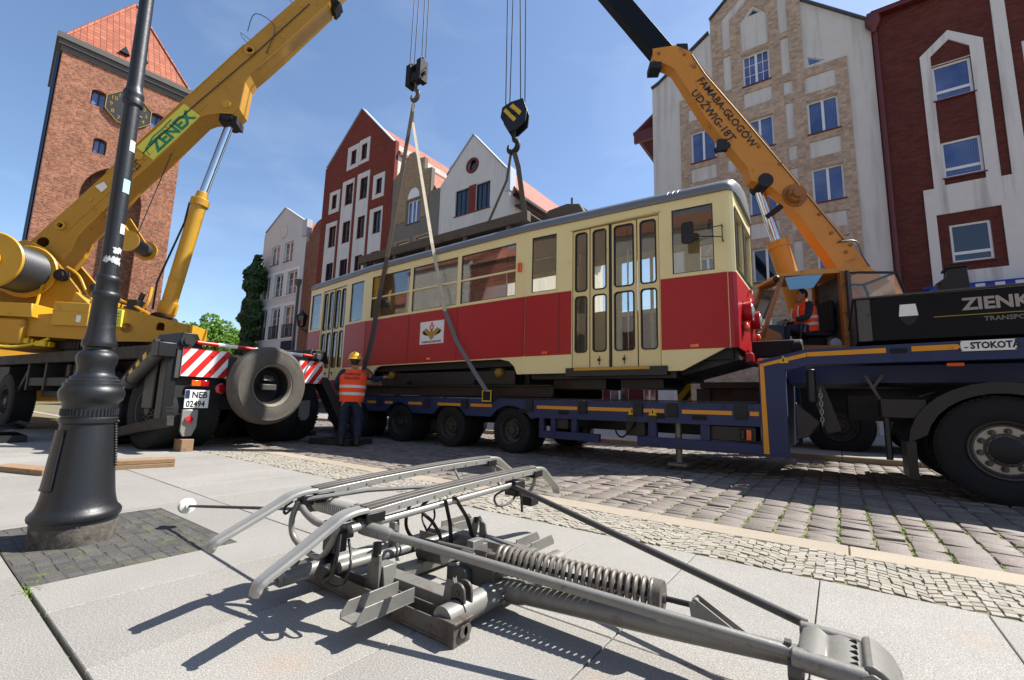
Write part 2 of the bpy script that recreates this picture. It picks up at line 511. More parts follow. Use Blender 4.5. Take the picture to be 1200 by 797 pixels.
def leaf_mat(name, c1, c2):
    t = NT(name); g = t.n('ShaderNodeNewGeometry')
    base = t.ramp(g.outputs['Random Per Island'], [(0, lin(c1)), (1, lin(c2))])
    t.l(base, t.p.inputs['Base Color']); t.p.inputs['Roughness'].default_value = 0.55
    tr = t.n('ShaderNodeBsdfTranslucent'); t.l(base, tr.inputs[0])
    m = t.n('ShaderNodeMixShader'); m.inputs[0].default_value = 0.3; t.l(t.p.outputs[0], m.inputs[1]); t.l(tr.outputs[0], m.inputs[2]); t.l(m.outputs[0], t.out.inputs['Surface'])
    return t.m
def lamp_mat(name, col, strength):
    t = NT(name); t.p.inputs['Base Color'].default_value = (*lin(col), 1); t.p.inputs['Roughness'].default_value = 0.2
    return t.m

K = {}
K['iron'] = paint('black_cast_iron', '15171a', 0.44, 0.0, 0.25, 3, 0.3, 45, dirt='2b2d30', damt=0.2, ds=7, spec=0.5)
K['iron_base'] = paint('weathered_concrete_foot', '5d574e', 0.9, 0, 0.35, 12, 0.6, 60, dirt='26241f', damt=0.65, ds=14)
K['yellow'] = paint('yellow_crane_paint', 'ad7c12', 0.45, 0, 0.16, 1.4, 0.15, 30, dirt='6a4d1c', damt=0.32, ds=4.5, spec=0.5)
K['yellow_lt'] = paint('bright_yellow_paint', 'b98a1c', 0.4, 0, 0.1, 2, dirt='7a5a1c', damt=0.32, ds=5)
K['orange'] = paint('orange_crane_paint', 'c67f12', 0.45, 0, 0.16, 1.6, 0.12, 30, dirt='5a300e', damt=0.3, ds=3.0)
K['orange_dk'] = paint('worn_orange_paint', '8f5a1c', 0.6, 0, 0.2, 3, dirt='3f2510', damt=0.4, ds=5)
K['chassis'] = paint('dirty_black_chassis', '0f0e0e', 0.65, 0, 0.3, 4, 0.25, 40, dirt='2a251e', damt=0.35, ds=6)
K['chassis_br'] = paint('rusty_brown_frame', '2a231c', 0.75, 0, 0.3, 3, 0.3, 40, dirt='1c1814', damt=0.5, ds=5)
K['black'] = paint('black_rubber', '060606', 0.8, 0, 0.2, 8)
K['black_steel'] = paint('black_steel', '0b0b0c', 0.45, 0.0, 0.25, 6, dirt='1f1c18', damt=0.2, ds=8)
K['tyre'] = paint('tyre_rubber', '100f0f', 0.85, 0, 0.2, 6, 0.3, 70, dirt='22201d', damt=0.3, ds=9)
K['tyre_dusty'] = paint('dusty_grey_tyre', '4e4941', 0.9, 0, 0.25, 5, 0.4, 60, dirt='3a3631', damt=0.4, ds=7)
K['rim'] = paint('grey_wheel_rim', '3a3733', 0.55, 0.2, 0.25, 8, dirt='1c1915', damt=0.35, ds=11)
K['rim_dusty'] = paint('dusty_wheel_rim', '756c5d', 0.75, 0.0, 0.2, 8, dirt='4c3f31', damt=0.4, ds=10)
K['alu'] = paint('aluminium_rim', '6f6b64', 0.4, 0.5, 0.15, 8, dirt='4c453c', damt=0.3, ds=14)
K['steel'] = paint('chromed_rod', 'c9ccd0', 0.12, 1.0, 0.05, 5)
K['grey_paint'] = paint('grey_pantograph_paint', '74726c', 0.45, 0.2, 0.18, 9, 0.2, 60, dirt='54422f', damt=0.36, ds=16)
K['grey_dk'] = paint('dark_grey_paint', '4a4845', 0.5, 0.3, 0.2, 9, 0.15, 60, dirt='3c2f25', damt=0.4, ds=10)
K['grey_rust'] = paint('rusted_grey_frame', '5a544d', 0.65, 0.2, 0.3, 9, 0.25, 60, dirt='382a21', damt=0.45, ds=9)
K['alu_light'] = paint('light_aluminium', '98968f', 0.36, 0.45, 0.1, 10, 0.05, 60, dirt='8b867e', damt=0.2, ds=12)
K['carbon'] = paint('dark_carbon_strip', '4b4641', 0.55, 0.1, 0.2, 14, 0.2, 80, dirt='6e675e', damt=0.3, ds=20)
K['spring'] = paint('spring_steel', '756e65', 0.5, 0.5, 0.2, 20, 0.1, 80, dirt='4a3a2c', damt=0.3, ds=20)
K['spring_lt'] = paint('light_spring_steel', 'a8a59c', 0.4, 0.4, 0.1, 20)
K['ceramic'] = paint('white_ceramic', 'd8d4c9', 0.2, 0, 0.05, 5, dirt='9a958a', damt=0.2, ds=25, coat=0.6)
K['cream'] = paint('cream_tram_paint', 'dfce94', 0.38, 0, 0.07, 1.2, 0.7, 2.2, dirt='b8a26c', damt=0.2, ds=3, spec=0.4)
K['cream_dk'] = paint('cream_door_paint', 'd8c488', 0.4, 0, 0.06, 2, dirt='92794a', damt=0.2, ds=5)
K['red'] = paint('red_tram_paint', 'a2141a', 0.36, 0, 0.1, 1.0, 0.9, 1.7, dirt='75101a', damt=0.24, ds=2.2, spec=0.35)
K['tram_roof'] = paint('grey_tram_roof', '66696c', 0.4, 0.0, 0.1, 2, dirt='4c4d4f', damt=0.2, ds=3)
K['roof_board'] = paint('weathered_roof_board', '564b3f', 0.85, 0, 0.2, 4, 0.3, 50, dirt='3a332b', damt=0.4, ds=5)
K['rubber'] = paint('black_window_rubber', '080809', 0.5, 0, 0.1, 5)
K['blue'] = paint('blue_trailer_paint', '14244c', 0.55, 0, 0.15, 2, 0.1, 30, dirt='0e1119', damt=0.3, ds=4)
K['amber_strip'] = paint('amber_reflective_strip', 'd28a0e', 0.4, 0, 0.1, 6, dirt='6b4512', damt=0.25, ds=12)
K['rail_steel'] = paint('brown_steel_rails', '33281e', 0.7, 0.3, 0.2, 4, 0.2, 40, dirt='2a211a', damt=0.4, ds=6)
K['box_black'] = paint('black_tool_box', '08090b', 0.55, 0, 0.15, 2, spec=0.2, dirt='131316', damt=0.25, ds=4)
K['white'] = paint('white_paint', 'dcdcd8', 0.45, 0, 0.05, 4, dirt='a9a59a', damt=0.15, ds=8)
K['white_rf'] = paint('white_reflective', 'e6e4de', 0.35, 0, 0.05, 6, dirt='b0a898', damt=0.15, ds=18)
K['red_rf'] = paint('red_reflective', 'c4241f', 0.35, 0, 0.06, 6, dirt='9c2a20', damt=0.2, ds=18)
K['red_lens'] = paint('red_lamp_lens', 'a5121a', 0.15, 0, 0.1, 30, coat=0.8)
K['orange_lens'] = paint('orange_lamp_lens', 'd8571a', 0.15, 0, 0.1, 30, coat=0.8)
K['hazard'] = paint('hazard_yellow', 'c9a51c', 0.5, 0, 0.1, 8, dirt='4b4018', damt=0.3, ds=10)
K['sticker'] = paint('lime_yellow_sticker', 'cdc743', 0.4, 0, 0.06, 5)
K['green'] = paint('green_letters', '0f7a4c', 0.4, 0, 0.06, 5)
K['ink'] = paint('black_letters', '14130f', 0.5, 0, 0.05, 5)
K['gold'] = paint('golden_metal', '9c7f2c', 0.4, 0.2, 0.1, 5)
K['wood'] = paint('timber_planks', '8b6f52', 0.85, 0, 0.25, 7, 0.4, 50, dirt='5a4636', damt=0.4, ds=9)
K['sling_lt'] = paint('pale_webbing_sling', 'b5ab93', 0.9, 0, 0.15, 9, 0.3, 150, dirt='857b66', damt=0.35, ds=6)
K['sling_dk'] = paint('brown_webbing_sling', '574b3b', 0.9, 0, 0.2, 9, 0.3, 150, dirt='4a3f31', damt=0.4, ds=6)
K['sling_grey'] = paint('grey_webbing_sling', '6f6a64', 0.9, 0, 0.2, 9, 0.3, 150)
K['cable'] = paint('steel_rope', '3b3b3d', 0.5, 0.4, 0.2, 40)
K['hi_vis'] = paint('orange_hi_vis_cloth', 'ef4a16', 0.8, 0, 0.08, 12, 0.2, 90)
K['reflect'] = paint('grey_reflective_tape', 'c2beb4', 0.4, 0.1, 0.05, 20)
K['navy'] = paint('navy_work_cloth', '1d2233', 0.9, 0, 0.2, 10, 0.3, 80)
K['jeans'] = paint('blue_denim', '2b4166', 0.9, 0, 0.2, 10, 0.3, 80)
K['skin'] = paint('skin', 'b07a5c', 0.55, 0, 0.08, 20)
K['hair'] = paint('dark_hair', '2a211b', 0.7, 0, 0.2, 60)
K['helmet'] = paint('yellow_helmet', 'd8a520', 0.3, 0, 0.05, 5, coat=0.4)
K['boot'] = paint('black_boots', '16130f', 0.6, 0, 0.2, 20)
K['interior'] = paint('beige_interior_panel', 'a08e6c', 0.6, 0, 0.1, 3)
K['seat'] = paint('brown_seat_plastic', '6b4a2c', 0.5, 0, 0.1, 6)
K['win_white'] = paint('white_window_frame', 'd6d5d2', 0.4, 0, 0.04, 4)
K['win_dark'] = paint('dark_window_frame', '1d2025', 0.4, 0, 0.1, 4)
K['pane_blue'] = pane_mat('glass_with_painted_sky', '2f4273', 0.03, curtain='6b7ba8')  # the blue sky mirrored in these panes is painted into the base colour
K['pane_dark'] = pane_mat('dark_window_glass', '10141c', 0.03)
K['pane_navy'] = pane_mat('navy_window_glass', '0d1226', 0.05)
K['pane_lace'] = pane_mat('window_glass_with_lace', '20242c', 0.05, curtain='8a8a88')
K['glass'] = glass_mat('clear_glass', (0.97, 0.98, 0.96), 0.55, 0.02)
K['perspex'] = glass_mat('scratched_perspex', (0.9, 0.88, 0.85), 0.25, 0.04)
K['tan_brick'] = brick('tan_brick', 'c7ab8e', 'b59579', 'b8ac9c', 0.25, 0.1, 0.012, 0.55, 0.2)
K['brown_brick'] = brick('dark_red_brown_brick', '6c372e', '5c2c25', '4e3a34', 0.25, 0.08, 0.008, 0.3, 0.25)
K['tower_brick'] = brick('old_gothic_brick', 'b5714f', '985638', 'a8917f', 0.3, 0.125, 0.02, 0.85, 0.3)
K['red_brick'] = brick('red_facade_brick', '843e30', '753429', '6a4038', 0.25, 0.08, 0.008, 0.35, 0.2)
K['gable_brick'] = brick('sandy_gable_brick', 'a8906f', '9a8061', '8d7f6c', 0.25, 0.08, 0.01, 0.4, 0.2)
K['old_brick'] = brick('orange_brown_brick', '95604a', '84513d', '806a5e', 0.25, 0.08, 0.01, 0.5, 0.3)
K['low_brick'] = brick('shop_front_brick', '6a2420', '571d1a', '4a302c', 0.25, 0.08, 0.008, 0.3, 0.2)
K['stucco'] = plaster('pale_rough_stucco', 'cdc7bc', '7d7468', 0.55)
K['stucco_white'] = plaster('dirty_white_stucco', 'd4cfc6', '6b5b4c', 0.65)
K['plaster_grey'] = plaster('dark_grey_plaster', '777269', '4f4b45', 0.4)
K['plaster_white'] = plaster('white_facade_plaster', 'cdc9c2', '97918a', 0.4)
K['plaster_far'] = plaster('off_white_far_plaster', 'c9c6c0', '9f9b95', 0.4)
K['tile_orange'] = rooftile('orange_roof_tiles', 'ad664a', '99523a', 0.24, 0.34)
K['tile_tower'] = rooftile('tower_pantiles', 'ad6242', '95492c', 0.42, 0.5)
K['wood_trim'] = paint('dark_grey_cornice_boards', '55524e', 0.8, 0, 0.12, 2, 0.2, 20)
K['maroon'] = paint('dark_red_metal', '5a1c1c', 0.5, 0, 0.1, 4)
K['coping'] = paint('pale_metal_coping', 'a9adb2', 0.4, 0.3, 0.06, 3)
K['coping_dk'] = paint('dark_metal_coping', '4c4f55', 0.45, 0.2, 0.06, 3)
K['awning_b'] = paint('blue_awning_cloth', '1f3d96', 0.8, 0, 0.05, 5)
K['awning_w'] = paint('white_awning_cloth', 'c9cad2', 0.8, 0, 0.05, 5)
K['leaf'] = leaf_mat('fresh_green_leaves', '3c6a1e', '86a83e')
K['leaf_dk'] = leaf_mat('dark_ivy_leaves', '1c3212', '3d5c22')
K['weed'] = leaf_mat('weeds', '4f6e20', '7f9a3c')
K['bark'] = paint('grey_bark', '4a4036', 0.9, 0, 0.3, 8, 0.5, 30)
K['slab'] = stone('granite_slabs', ['949089', '9b978f', 'a29e96', '96928b', 'a5a199'], 0.78, 0.34, 210, 0.3)
K['curb'] = stone('sandy_granite_kerb', ['a0937f', 'a69986', '9d917f'], 0.8, 0.22, 180, 0.3)
K['sett'] = stone('pinkish_granite_setts', ['6b625a', '7d736a', '746a62', '655d56', '867b71', '787069', '7a6a63'], 0.72, 0.2, 120, 0.6, spec=0.4)
K['mosaic'] = stone('small_grey_setts', ['8e887b', '989183', 'a0988a', '857f73'], 0.8, 0.15, 150, 0.5)
K['patch'] = stone('dark_basalt_setts', ['4b4845', '55524e', '444240', '5a5650'], 0.8, 0.15, 150, 0.5, moss='5d6a1e', mamt=0.3)
K['joint'] = paint('mossy_joint_sand', '6a6248', 0.95, 0, 0.35, 9, 0.5, 60, dirt='5c6428', damt=0.45, ds=11)
K['patch_joint'] = paint('mossy_dark_joint', '3f3d36', 0.95, 0, 0.3, 12, 0.4, 60, dirt='4f5826', damt=0.4, ds=9)
K['ground'] = stone('far_paving', ['8e877d', '8e877d'], 0.85, 0.2, 40, 0.3)
K['rust'] = paint('rust_stain', 'b28a5e', 0.85, 0, 0.2, 30)

# ------------------------------------------------------------------ ground
def stain_slabs():
    m = K['slab']; t = m.node_tree; p = [n for n in t.nodes if n.type == 'BSDF_PRINCIPLED'][0]
    src = p.inputs['Base Color'].links[0].from_socket
    tc = t.nodes.new('ShaderNodeTexCoord'); cur = src
    ns = t.nodes.new('ShaderNodeTexNoise'); ns.inputs['Scale'].default_value = 14; ns.inputs['Detail'].default_value = 5
    t.links.new(tc.outputs['Object'], ns.inputs['Vector'])
    for x, y, r in ((0.42, 3.0, .07), (0.37, 2.55, .07), (-0.9, 0.95, .05), (-1.5, 0.85, .09), (-2.1, 1.05, .07), (-0.66, 1.42, .05)):
        d = t.nodes.new('ShaderNodeVectorMath'); d.operation = 'DISTANCE'; d.inputs[1].default_value = (x, y, 0)
        t.links.new(tc.outputs['Object'], d.inputs[0])
        a = t.nodes.new('ShaderNodeMath'); a.operation = 'MULTIPLY_ADD'; a.inputs[1].default_value = 0.11; t.links.new(ns.outputs['Fac'], a.inputs[0]); t.links.new(d.outputs['Value'], a.inputs[2])
        mr = t.nodes.new('ShaderNodeMapRange'); mr.inputs['From Min'].default_value = r + .07; mr.inputs['From Max'].default_value = r * .4 + .03
        mr.inputs['To Min'].default_value = 0; mr.inputs['To Max'].default_value = 0.16
        t.links.new(a.outputs[0], mr.inputs['Value'])
        mx = t.nodes.new('ShaderNodeMix'); mx.data_type = 'RGBA'; mx.inputs['B'].default_value = (*lin('a8784e'), 1)
        t.links.new(mr.outputs[0], mx.inputs['Factor']); t.links.new(cur, mx.inputs['A']); cur = mx.outputs['Result']
    t.links.new(cur, p.inputs['Base Color'])
stain_slabs()

g = MB(); g.add([(-400, -400, -0.06), (400, -400, -0.06), (400, 400, -0.06), (-400, 400, -0.06)], [(0, 1, 2, 3)])
g.build('ground', K['ground'], kind='structure', fix=False, smooth=0)
g = MB(); g.add([(-60, -12, -0.02), (12, -12, -0.02), (12, 3.74, -0.02), (-60, 3.74, -0.02)], [(0, 1, 2, 3)])
g.build('pavement_bed', K['joint'], kind='structure', fix=False, smooth=0)

def pyr(mb, x0, y0, x1, y1, z0, z1, b):
    """a stone with a chamfered top edge"""
    mb.add([(x0, y0, z0), (x1, y0, z0), (x1, y1, z0), (x0, y1, z0), (x0, y0, z1 - b), (x1, y0, z1 - b), (x1, y1, z1 - b), (x0, y1, z1 - b),
            (x0 + b, y0 + b, z1), (x1 - b, y0 + b, z1), (x1 - b, y1 - b, z1), (x0 + b, y1 - b, z1)],
           [(0, 1, 5, 4), (1, 2, 6, 5), (2, 3, 7, 6), (3, 0, 4, 7), (4, 5, 9, 8), (5, 6, 10, 9), (6, 7, 11, 10), (7, 4, 8, 11), (8, 9, 10, 11)])
g = MB(); rnd = random.Random(3)
yrows = [2.9 - 1.22 * k for k in range(11)]
for r in range(len(yrows) - 1):
    y1, y0 = yrows[r], yrows[r + 1]
    wide = 0.007 if r in (1, 2) else 0.004
    for k in range(-62, 18):
        x0 = -0.13 + 0.6 * k; x1 = x0 + 0.6
        if r == 1 and x1 > -4.2 and x0 < -2.92:      # the patch of setts round the lamp post
            gap = 0.004
            for a, b, c, d in ((x0, y0, x1, y1),):
                if b < 0: pass
            lo, hi = max(x0, -4.21), min(x1, -2.91)
            if x0 < -4.21: pyr(g, x0 + gap, y0 + .008, -4.21, y1 - gap, -.05, 0, .003)
            if x1 > -2.91: pyr(g, -2.91, y0 + .008, x1 - gap, y1 - gap, -.05, 0, .003)
            pyr(g, lo, 1.315, hi, y1 - gap, -.05, 0, .003)
            continue
        j = rnd.uniform(-.0015, .0015)
        pyr(g, x0 + .0025, y0 + (.008 if r == 1 else .003), x1 - .0025, y1 - (.008 if r == 2 else .003), -.05, j, .003)
g.build('pavement', K['slab'], kind='structure', fix=False, smooth=0)
# lamp post patch
g = MB()
n0 = 0
y = 0.462
while y < 1.3:
    x = -4.2 + rnd.uniform(-.03, 0)
    while x < -2.93:
        w = rnd.uniform(.055, .085)
        yj = rnd.uniform(-.006, .006); pyr(g, max(x, -4.205) + .002, y + yj + .002, min(x + w, -2.915) - .002, min(y + yj + .066, 1.31) - .002, -.05, rnd.uniform(-.004, .0), .003)
        x += w
    y += .066
g.build('lamp_post_setts', K['patch'], kind='structure', fix=False, smooth=0)
g = MB(); g.add([(-4.21, .458, -.004), (-2.91, .458, -.004), (-2.91, 1.315, -.004), (-4.21, 1.315, -.004)], [(0, 1, 2, 3)]); g.build('lamp_post_bed', K['patch_joint'], kind='structure', fix=False, smooth=0); g = MB(); g.add([(-60, 2.903, -.009), (6, 2.903, -.009), (6, 3.486, -.009), (-60, 3.486, -.009)], [(0, 1, 2, 3)]); g.build('joint_sand', K['joint'], kind='structure', fix=False, smooth=0)
# fan-laid strip of small setts
g = MB(); cell = 0.046
for i in range(-410, 74):
    for j in range(-10, 18):
        x = i * cell + rnd.uniform(-.006, .006); ph = ((x + 0.31) % 0.62) / 0.62 * 2 - 1
        y = 2.9 + j * cell + 0.3 * math.sqrt(max(0, 1 - ph * ph * .95)) + rnd.uniform(-.009, .009)
        if y < 2.925 or y > 3.475: continue
        hx, hy = cell * .5 - rnd.uniform(.0006, .003), cell * .5 - rnd.uniform(.0006, .003)
        s = -ph * 0.7; z = rnd.uniform(-.003, .002); b = .003
        def q(a, c, zz): 
            return (x + a + rnd.uniform(-.002, .002), y + c + s * a, zz)
        lo = [q(-hx, -hy, -.04), q(hx, -hy, -.04), q(hx, hy, -.04), q(-hx, hy, -.04)]
        md = [(p[0], p[1], z - b) for p in lo]; c0 = (x, y)
        tp = [(p[0] + (c0[0] - p[0]) * .1, p[1] + (c0[1] - p[1]) * .1, z) for p in lo]
        g.add(lo + md + tp, [(0, 1, 5, 4), (1, 2, 6, 5), (2, 3, 7, 6), (3, 0, 4, 7), (4, 5, 9, 8), (5, 6, 10, 9), (6, 7, 11, 10), (7, 4, 8, 11), (8, 9, 10, 11)])
g.build('mosaic_strip', K['mosaic'], kind='structure', fix=False, smooth=0)
# flush kerb of sandy granite
g = MB(); x = -60.0
while x < 10:
    pyr(g, x + .003, 3.487, x + 1.25 - .003, 3.735, -.06, rnd.uniform(-.002, .002), .006); x += 1.25
g.build('kerb', K['curb'], kind='structure', fix=False, smooth=0)
# road of big setts, columns running across the street
g = MB(); g.add([(-90, 3.74, -0.014), (12, 3.74, -0.014), (12, 9.7, -0.014), (-90, 9.7, -0.014)], [(0, 1, 2, 3)])
g.build('road_bed', K['joint'], kind='structure', fix=False, smooth=0)
g = MB(); tuft_spots = []
xs = -26.0
while xs < 5.0:
    w = 0.19 + rnd.uniform(-.012, .012); y = 3.75 + rnd.uniform(-.02, .02)
    ymax = 9.65 if xs > -18 else 8
    while y < ymax:
        h = rnd.choice((.11, .125, .14, .16)) * rnd.uniform(.9, 1.1)
        z = rnd.uniform(-.008, .004); tx, ty = rnd.uniform(-.005, .005), rnd.uniform(-.005, .005)
        x0, x1, y0, y1 = xs + rnd.uniform(.006, .011), xs + w - rnd.uniform(.006, .011), y + .003, y + h - .004
        b = .007
        m = [(x0, y0), (x1, y0), (x1, y1), (x0, y1)]
        cx, cy = (x0 + x1) / 2, (y0 + y1) / 2
        jit = [(rnd.uniform(-.005, .005), rnd.uniform(-.005, .005)) for _ in range(4)]
        m = [(a + d[0], c + d[1]) for (a, c), d in zip(m, jit)]
        lo = [(a, c, -.07) for a, c in m]; md = [(a, c, z - b + (tx if i in (1, 2) else -tx)) for i, (a, c) in enumerate(m)]
        tp = [(a + (b if a < cx else -b), c + (b if c < cy else -b), z + (tx if i in (1, 2) else -tx) + (ty if i > 1 else -ty)) for i, (a, c) in enumerate(m)]
        ce = (cx, cy, z + .003)
        g.add(lo + md + tp + [ce], [(0, 1, 5, 4), (1, 2, 6, 5), (2, 3, 7, 6), (3, 0, 4, 7), (4, 5, 9, 8), (5, 6, 10, 9), (6, 7, 11, 10), (7, 4, 8, 11), (8, 9, 12), (9, 10, 12), (10, 11, 12), (11, 8, 12)])
        if y < 5.2 and xs > -3.5 and rnd.random() < .8: tuft_spots.append((xs + rnd.uniform(-.006, .006), y + rnd.uniform(0, h)))
        elif y < 3.9 and xs > -6 and rnd.random() < .5: tuft_spots.append((xs + rnd.uniform(0, w), 3.745))
        y += h
    xs += w
g.build('road', K['sett'], kind='structure', fix=False, smooth=60)
# far side: raised kerb and pale pavement up to the houses
g = MB(); x = -60.0
while x < 12:
    pyr(g, x + .004, 9.7, x + 1.0 - .004, 9.86, -.06, .1, .012); x += 1.0
g.build('far_kerb', K['curb'], kind='structure', fix=False, smooth=0)
g = MB()
for i in range(-46, 10):
    for j in range(9): pyr(g, i * 1.2 + .004, 9.865 + j * 1.2, i * 1.2 + 1.196, 9.865 + j * 1.2 + 1.19, -.05, .09, .004)
g.build('far_pavement', K['slab'], kind='structure', fix=False, smooth=0)
# weeds in the joints
g = MB()
def tuft(x, y, n, h):
    for _ in range(n):
        a = rnd.uniform(0, 6.28); l = h * rnd.uniform(.5, 1.2); w = rnd.uniform(.002, .0045)
        dx, dy = math.cos(a), math.sin(a); px, py = x + rnd.gauss(0, .012), y + rnd.gauss(0, .012)
        b = Vector((px, py, -.02)); t1 = b + Vector((dx * l * .35, dy * l * .35, l * .6)); t2 = b + Vector((dx * l * .9, dy * l * .9, l * .75))
        s = Vector((-dy, dx, 0)) * w
        g.add([b - s, b + s, t1 + s, t1 - s, t2], [(0, 1, 2, 3), (3, 2, 4)])
for x, y in tuft_spots: tuft(x, y, rnd.randint(6, 18), rnd.uniform(.018, .04))
for k in range(45):
    x = rnd.uniform(-3.2, -1.9); tuft(x, .45, rnd.randint(1, 3), .009)
for k in range(12): tuft(-2.9 + rnd.gauss(0, .05), .47 + rnd.gauss(0, .02), 8, .03)
for k in range(160): tuft(rnd.uniform(-4.2, -2.95), rnd.uniform(.47, 1.3), 3, .008)
for k in range(160): tuft(rnd.uniform(-4, 2), 2.91 + abs(rnd.gauss(0, .1)), 2, .01)
g.build('grass', K['weed'], kind='stuff', fix=False, smooth=0)

# ------------------------------------------------------------------ houses
FY = 20.0
def f3(y=FY): return lambda x, z: (x, y, z)
def window(parent, x0, z0, x1, z1, pane, frame=None, y=FY, recess=.1, bar=.06, mull=(), trans=(), sill=True, sillmat=None, name='window', fine=()):
    """framed window set back in its opening: mull / trans are fractions of the width / height"""
    yy = y + recess
    m = MB()
    m.box((x0, yy, z0), (x0 + bar, yy + .07, z1)); m.box((x1 - bar, yy, z0), (x1, yy + .07, z1))
    m.box((x0 + bar, yy, z0), (x1 - bar, yy + .07, z0 + bar)); m.box((x0 + bar, yy, z1 - bar), (x1 - bar, yy + .07, z1))
    for f in mull:
        xc = x0 + (x1 - x0) * f; m.box((xc - bar * .8, yy - .004, z0 + bar), (xc + bar * .8, yy + .06, z1 - bar))
    for f in trans:
        zc = z0 + (z1 - z0) * f; m.box((x0 + bar, yy - .002, zc - bar * .7), (x1 - bar, yy + .055, zc + bar * .7))
    for typ, f in fine:
        if typ == 'v':
            xc = x0 + (x1 - x0) * f; m.box((xc - .012, yy + .006, z0 + bar), (xc + .012, yy + .05, z1 - bar))
        else:
            zc = z0 + (z1 - z0) * f; m.box((x0 + bar, yy + .008, zc - .012), (x1 - bar, yy + .052, zc + .012))
    w = m.build(name, frame or K['win_white'], parent, smooth=0)
    p = MB(); p.box((x0 + bar * .6, yy + .035, z0 + bar * .6), (x1 - bar * .6, yy + .045, z1 - bar * .6))
    p.build('pane', pane, w, smooth=0)
    if sill:
        s = MB(); s.box((x0 - .05, y - .07, z0 - .05), (x1 + .05, yy - .003, z0 - .003))
        s.build('sill', sillmat or K['maroon'], w, smooth=0)
    return w

# --- tan brick gabled house
H = thing('gabled_house', 'tall tan brick and pale stucco gabled house behind the orange crane boom', 'house', (-2.3, FY, 0))
OUT = [(-6.45, 0), (1.86, 0), (1.86, 15.5), (-.26, 17.6), (-.26, 18.4), (-2.0, 20.1), (-3.74, 18.5), (-3.74, 17.9), (-6.1, 16.35), (-6.45, 16.2)]
rowsZ = [(11.63, 13.03), (8.78, 10.18), (5.93, 7.33), (3.08, 4.48)]
wins = []
for z0, z1 in rowsZ:
    wins += [(-.28, z0, .7, z1), (-2.46, z0, -1.47, z1), (-4.71, z0 + (.15 if z0 > 11 else 0), -3.68, z1 + (.25 if z0 > 11 else 0))]
wins.append((-2.48, 14.63, -1.48, 16.1))
MB().sheet(OUT, [rect(*w) for w in wins] + [[(-2.25, 17.93), (-1.7, 17.93), (-1.97, 18.22)], [(-.16, 14.62), (.42, 14.62), (-.16, 15.0)]], f3(), (0, .3, 0)).build('wall', K['stucco'], H, smooth=0)
# brick skin laid over the stucco, with the stucco panels left open in it
BR = [(-5.16, 0), (1.09, 0), (1.09, 14.45), (-.3, 14.5), (-.3, 18.38), (-2.0, 20.02), (-3.7, 18.46), (-3.7, 15.03), (-5.16, 15.05)]
panels = [rect(-3.25, 14.75, -2.93, 16.4), rect(-1.06, 14.58, -.76, 16.22),
          [(-3.25, 16.75), (-2.93, 16.75), (-2.93, 18.1), (-2.0, 18.95), (-1.08, 18.1), (-1.08, 16.5), (-.76, 16.5), (-.76, 18.25), (-2.0, 19.4), (-3.25, 18.3)],
          [(-2.5, 16.32), (-1.48, 16.32), (-1.48, 17.75), (-2.0, 18.38), (-2.5, 17.78)],
          rect(-.3, 13.38, .7, 14.1), rect(-2.5, 13.64, -1.44, 14.3), rect(-1.03, 13.65, -.72, 14.22), rect(-1.02, 11.7, -.73, 13.25), rect(-.29, 10.62, .71, 11.3),
          rect(-.99, 10.77, -.7, 11.36), rect(-4.8, 13.85, -4.18, 14.44), rect(-4.75, 10.85, -3.68, 11.5), rect(-3.24, 10.92, -2.9, 11.48), rect(-3.27, 9.0, -2.9, 10.44),
          rect(-.22, 7.7, .73, 8.3), rect(-2.5, 7.75, -1.44, 8.4), rect(-1.02, 6.1, -.72, 7.4), rect(-3.27, 6.2, -2.9, 7.6), rect(-4.75, 7.85, -3.68, 8.5), rect(-1.02, 8.95, -.72, 10.4),
          rect(-2.5, 10.75, -1.44, 11.4), rect(-1.03, 7.85, -.72, 8.4), rect(-3.24, 8.0, -2.9, 8.5)]
MB().sheet(BR, [rect(w[0] - .02, w[1] - .02, w[2] + .02, w[3] + .02) for w in wins] + panels, f3(FY - .045), (0, .043, 0)).build('brick_skin', K['tan_brick'], H, smooth=0)
for i, w in enumerate(wins):
    top = w[3] > 15
    window(H, *w, K['pane_dark'] if w[1] < 7.0 and w[0] < -1 else K['pane_blue'], mull=(.5,), recess=.12, bar=.055,
           fine=(('v', .25), ('v', .75), ('h', .35), ('h', .67)) if top else (), y=FY - .02)
m = MB(); m.prism([(-2.3, FY + .05, 17.88), (-1.64, FY + .05, 17.88), (-1.97, FY + .05, 18.24)], (0, .05, 0)); w = m.build('window', K['win_white'], H, smooth=0)
m = MB(); m.prism([(-2.19, FY + .04, 17.94), (-1.75, FY + .04, 17.94), (-1.97, FY + .04, 18.17)], (0, .005, 0)); m.build('pane', K['pane_dark'], w, smooth=0)
m = MB(); m.prism([(-.2, FY + .05, 14.58), (.48, FY + .05, 14.58), (-.2, FY + .05, 15.04)], (0, .05, 0)); w = m.build('window', K['win_white'], H, smooth=0)
m = MB(); m.prism([(-.13, FY + .04, 14.63), (.34, FY + .04, 14.63), (-.13, FY + .04, 14.95)], (0, .005, 0)); m.build('pane', K['pane_blue'], w, smooth=0)
m = MB()
for x0, x1 in ((-6.44, -6.0), (1.3, 1.85)): pass
m.box((-6.43, FY + .31, 0), (-6.13, 32, 15.4)); m.box((1.5, FY + .31, 0), (1.8, 32, 14.9)); m.box((-6.12, 31.7, 0), (1.49, 32, 15)); m.build('side_wall', K['stucco'], H, smooth=0)
m = MB()
for s in (-1, 1):
    xe, ze = (-7.5, 14.5) if s < 0 else (1.85, 15.35)
    xr, zr = -2.3, 18.2
    m.prism([(xr, FY + .32, zr), (xe, FY + .32, ze), (xe, FY + .32, ze - .16), (xr, FY + .32, zr - .16)], (0, 12, 0))
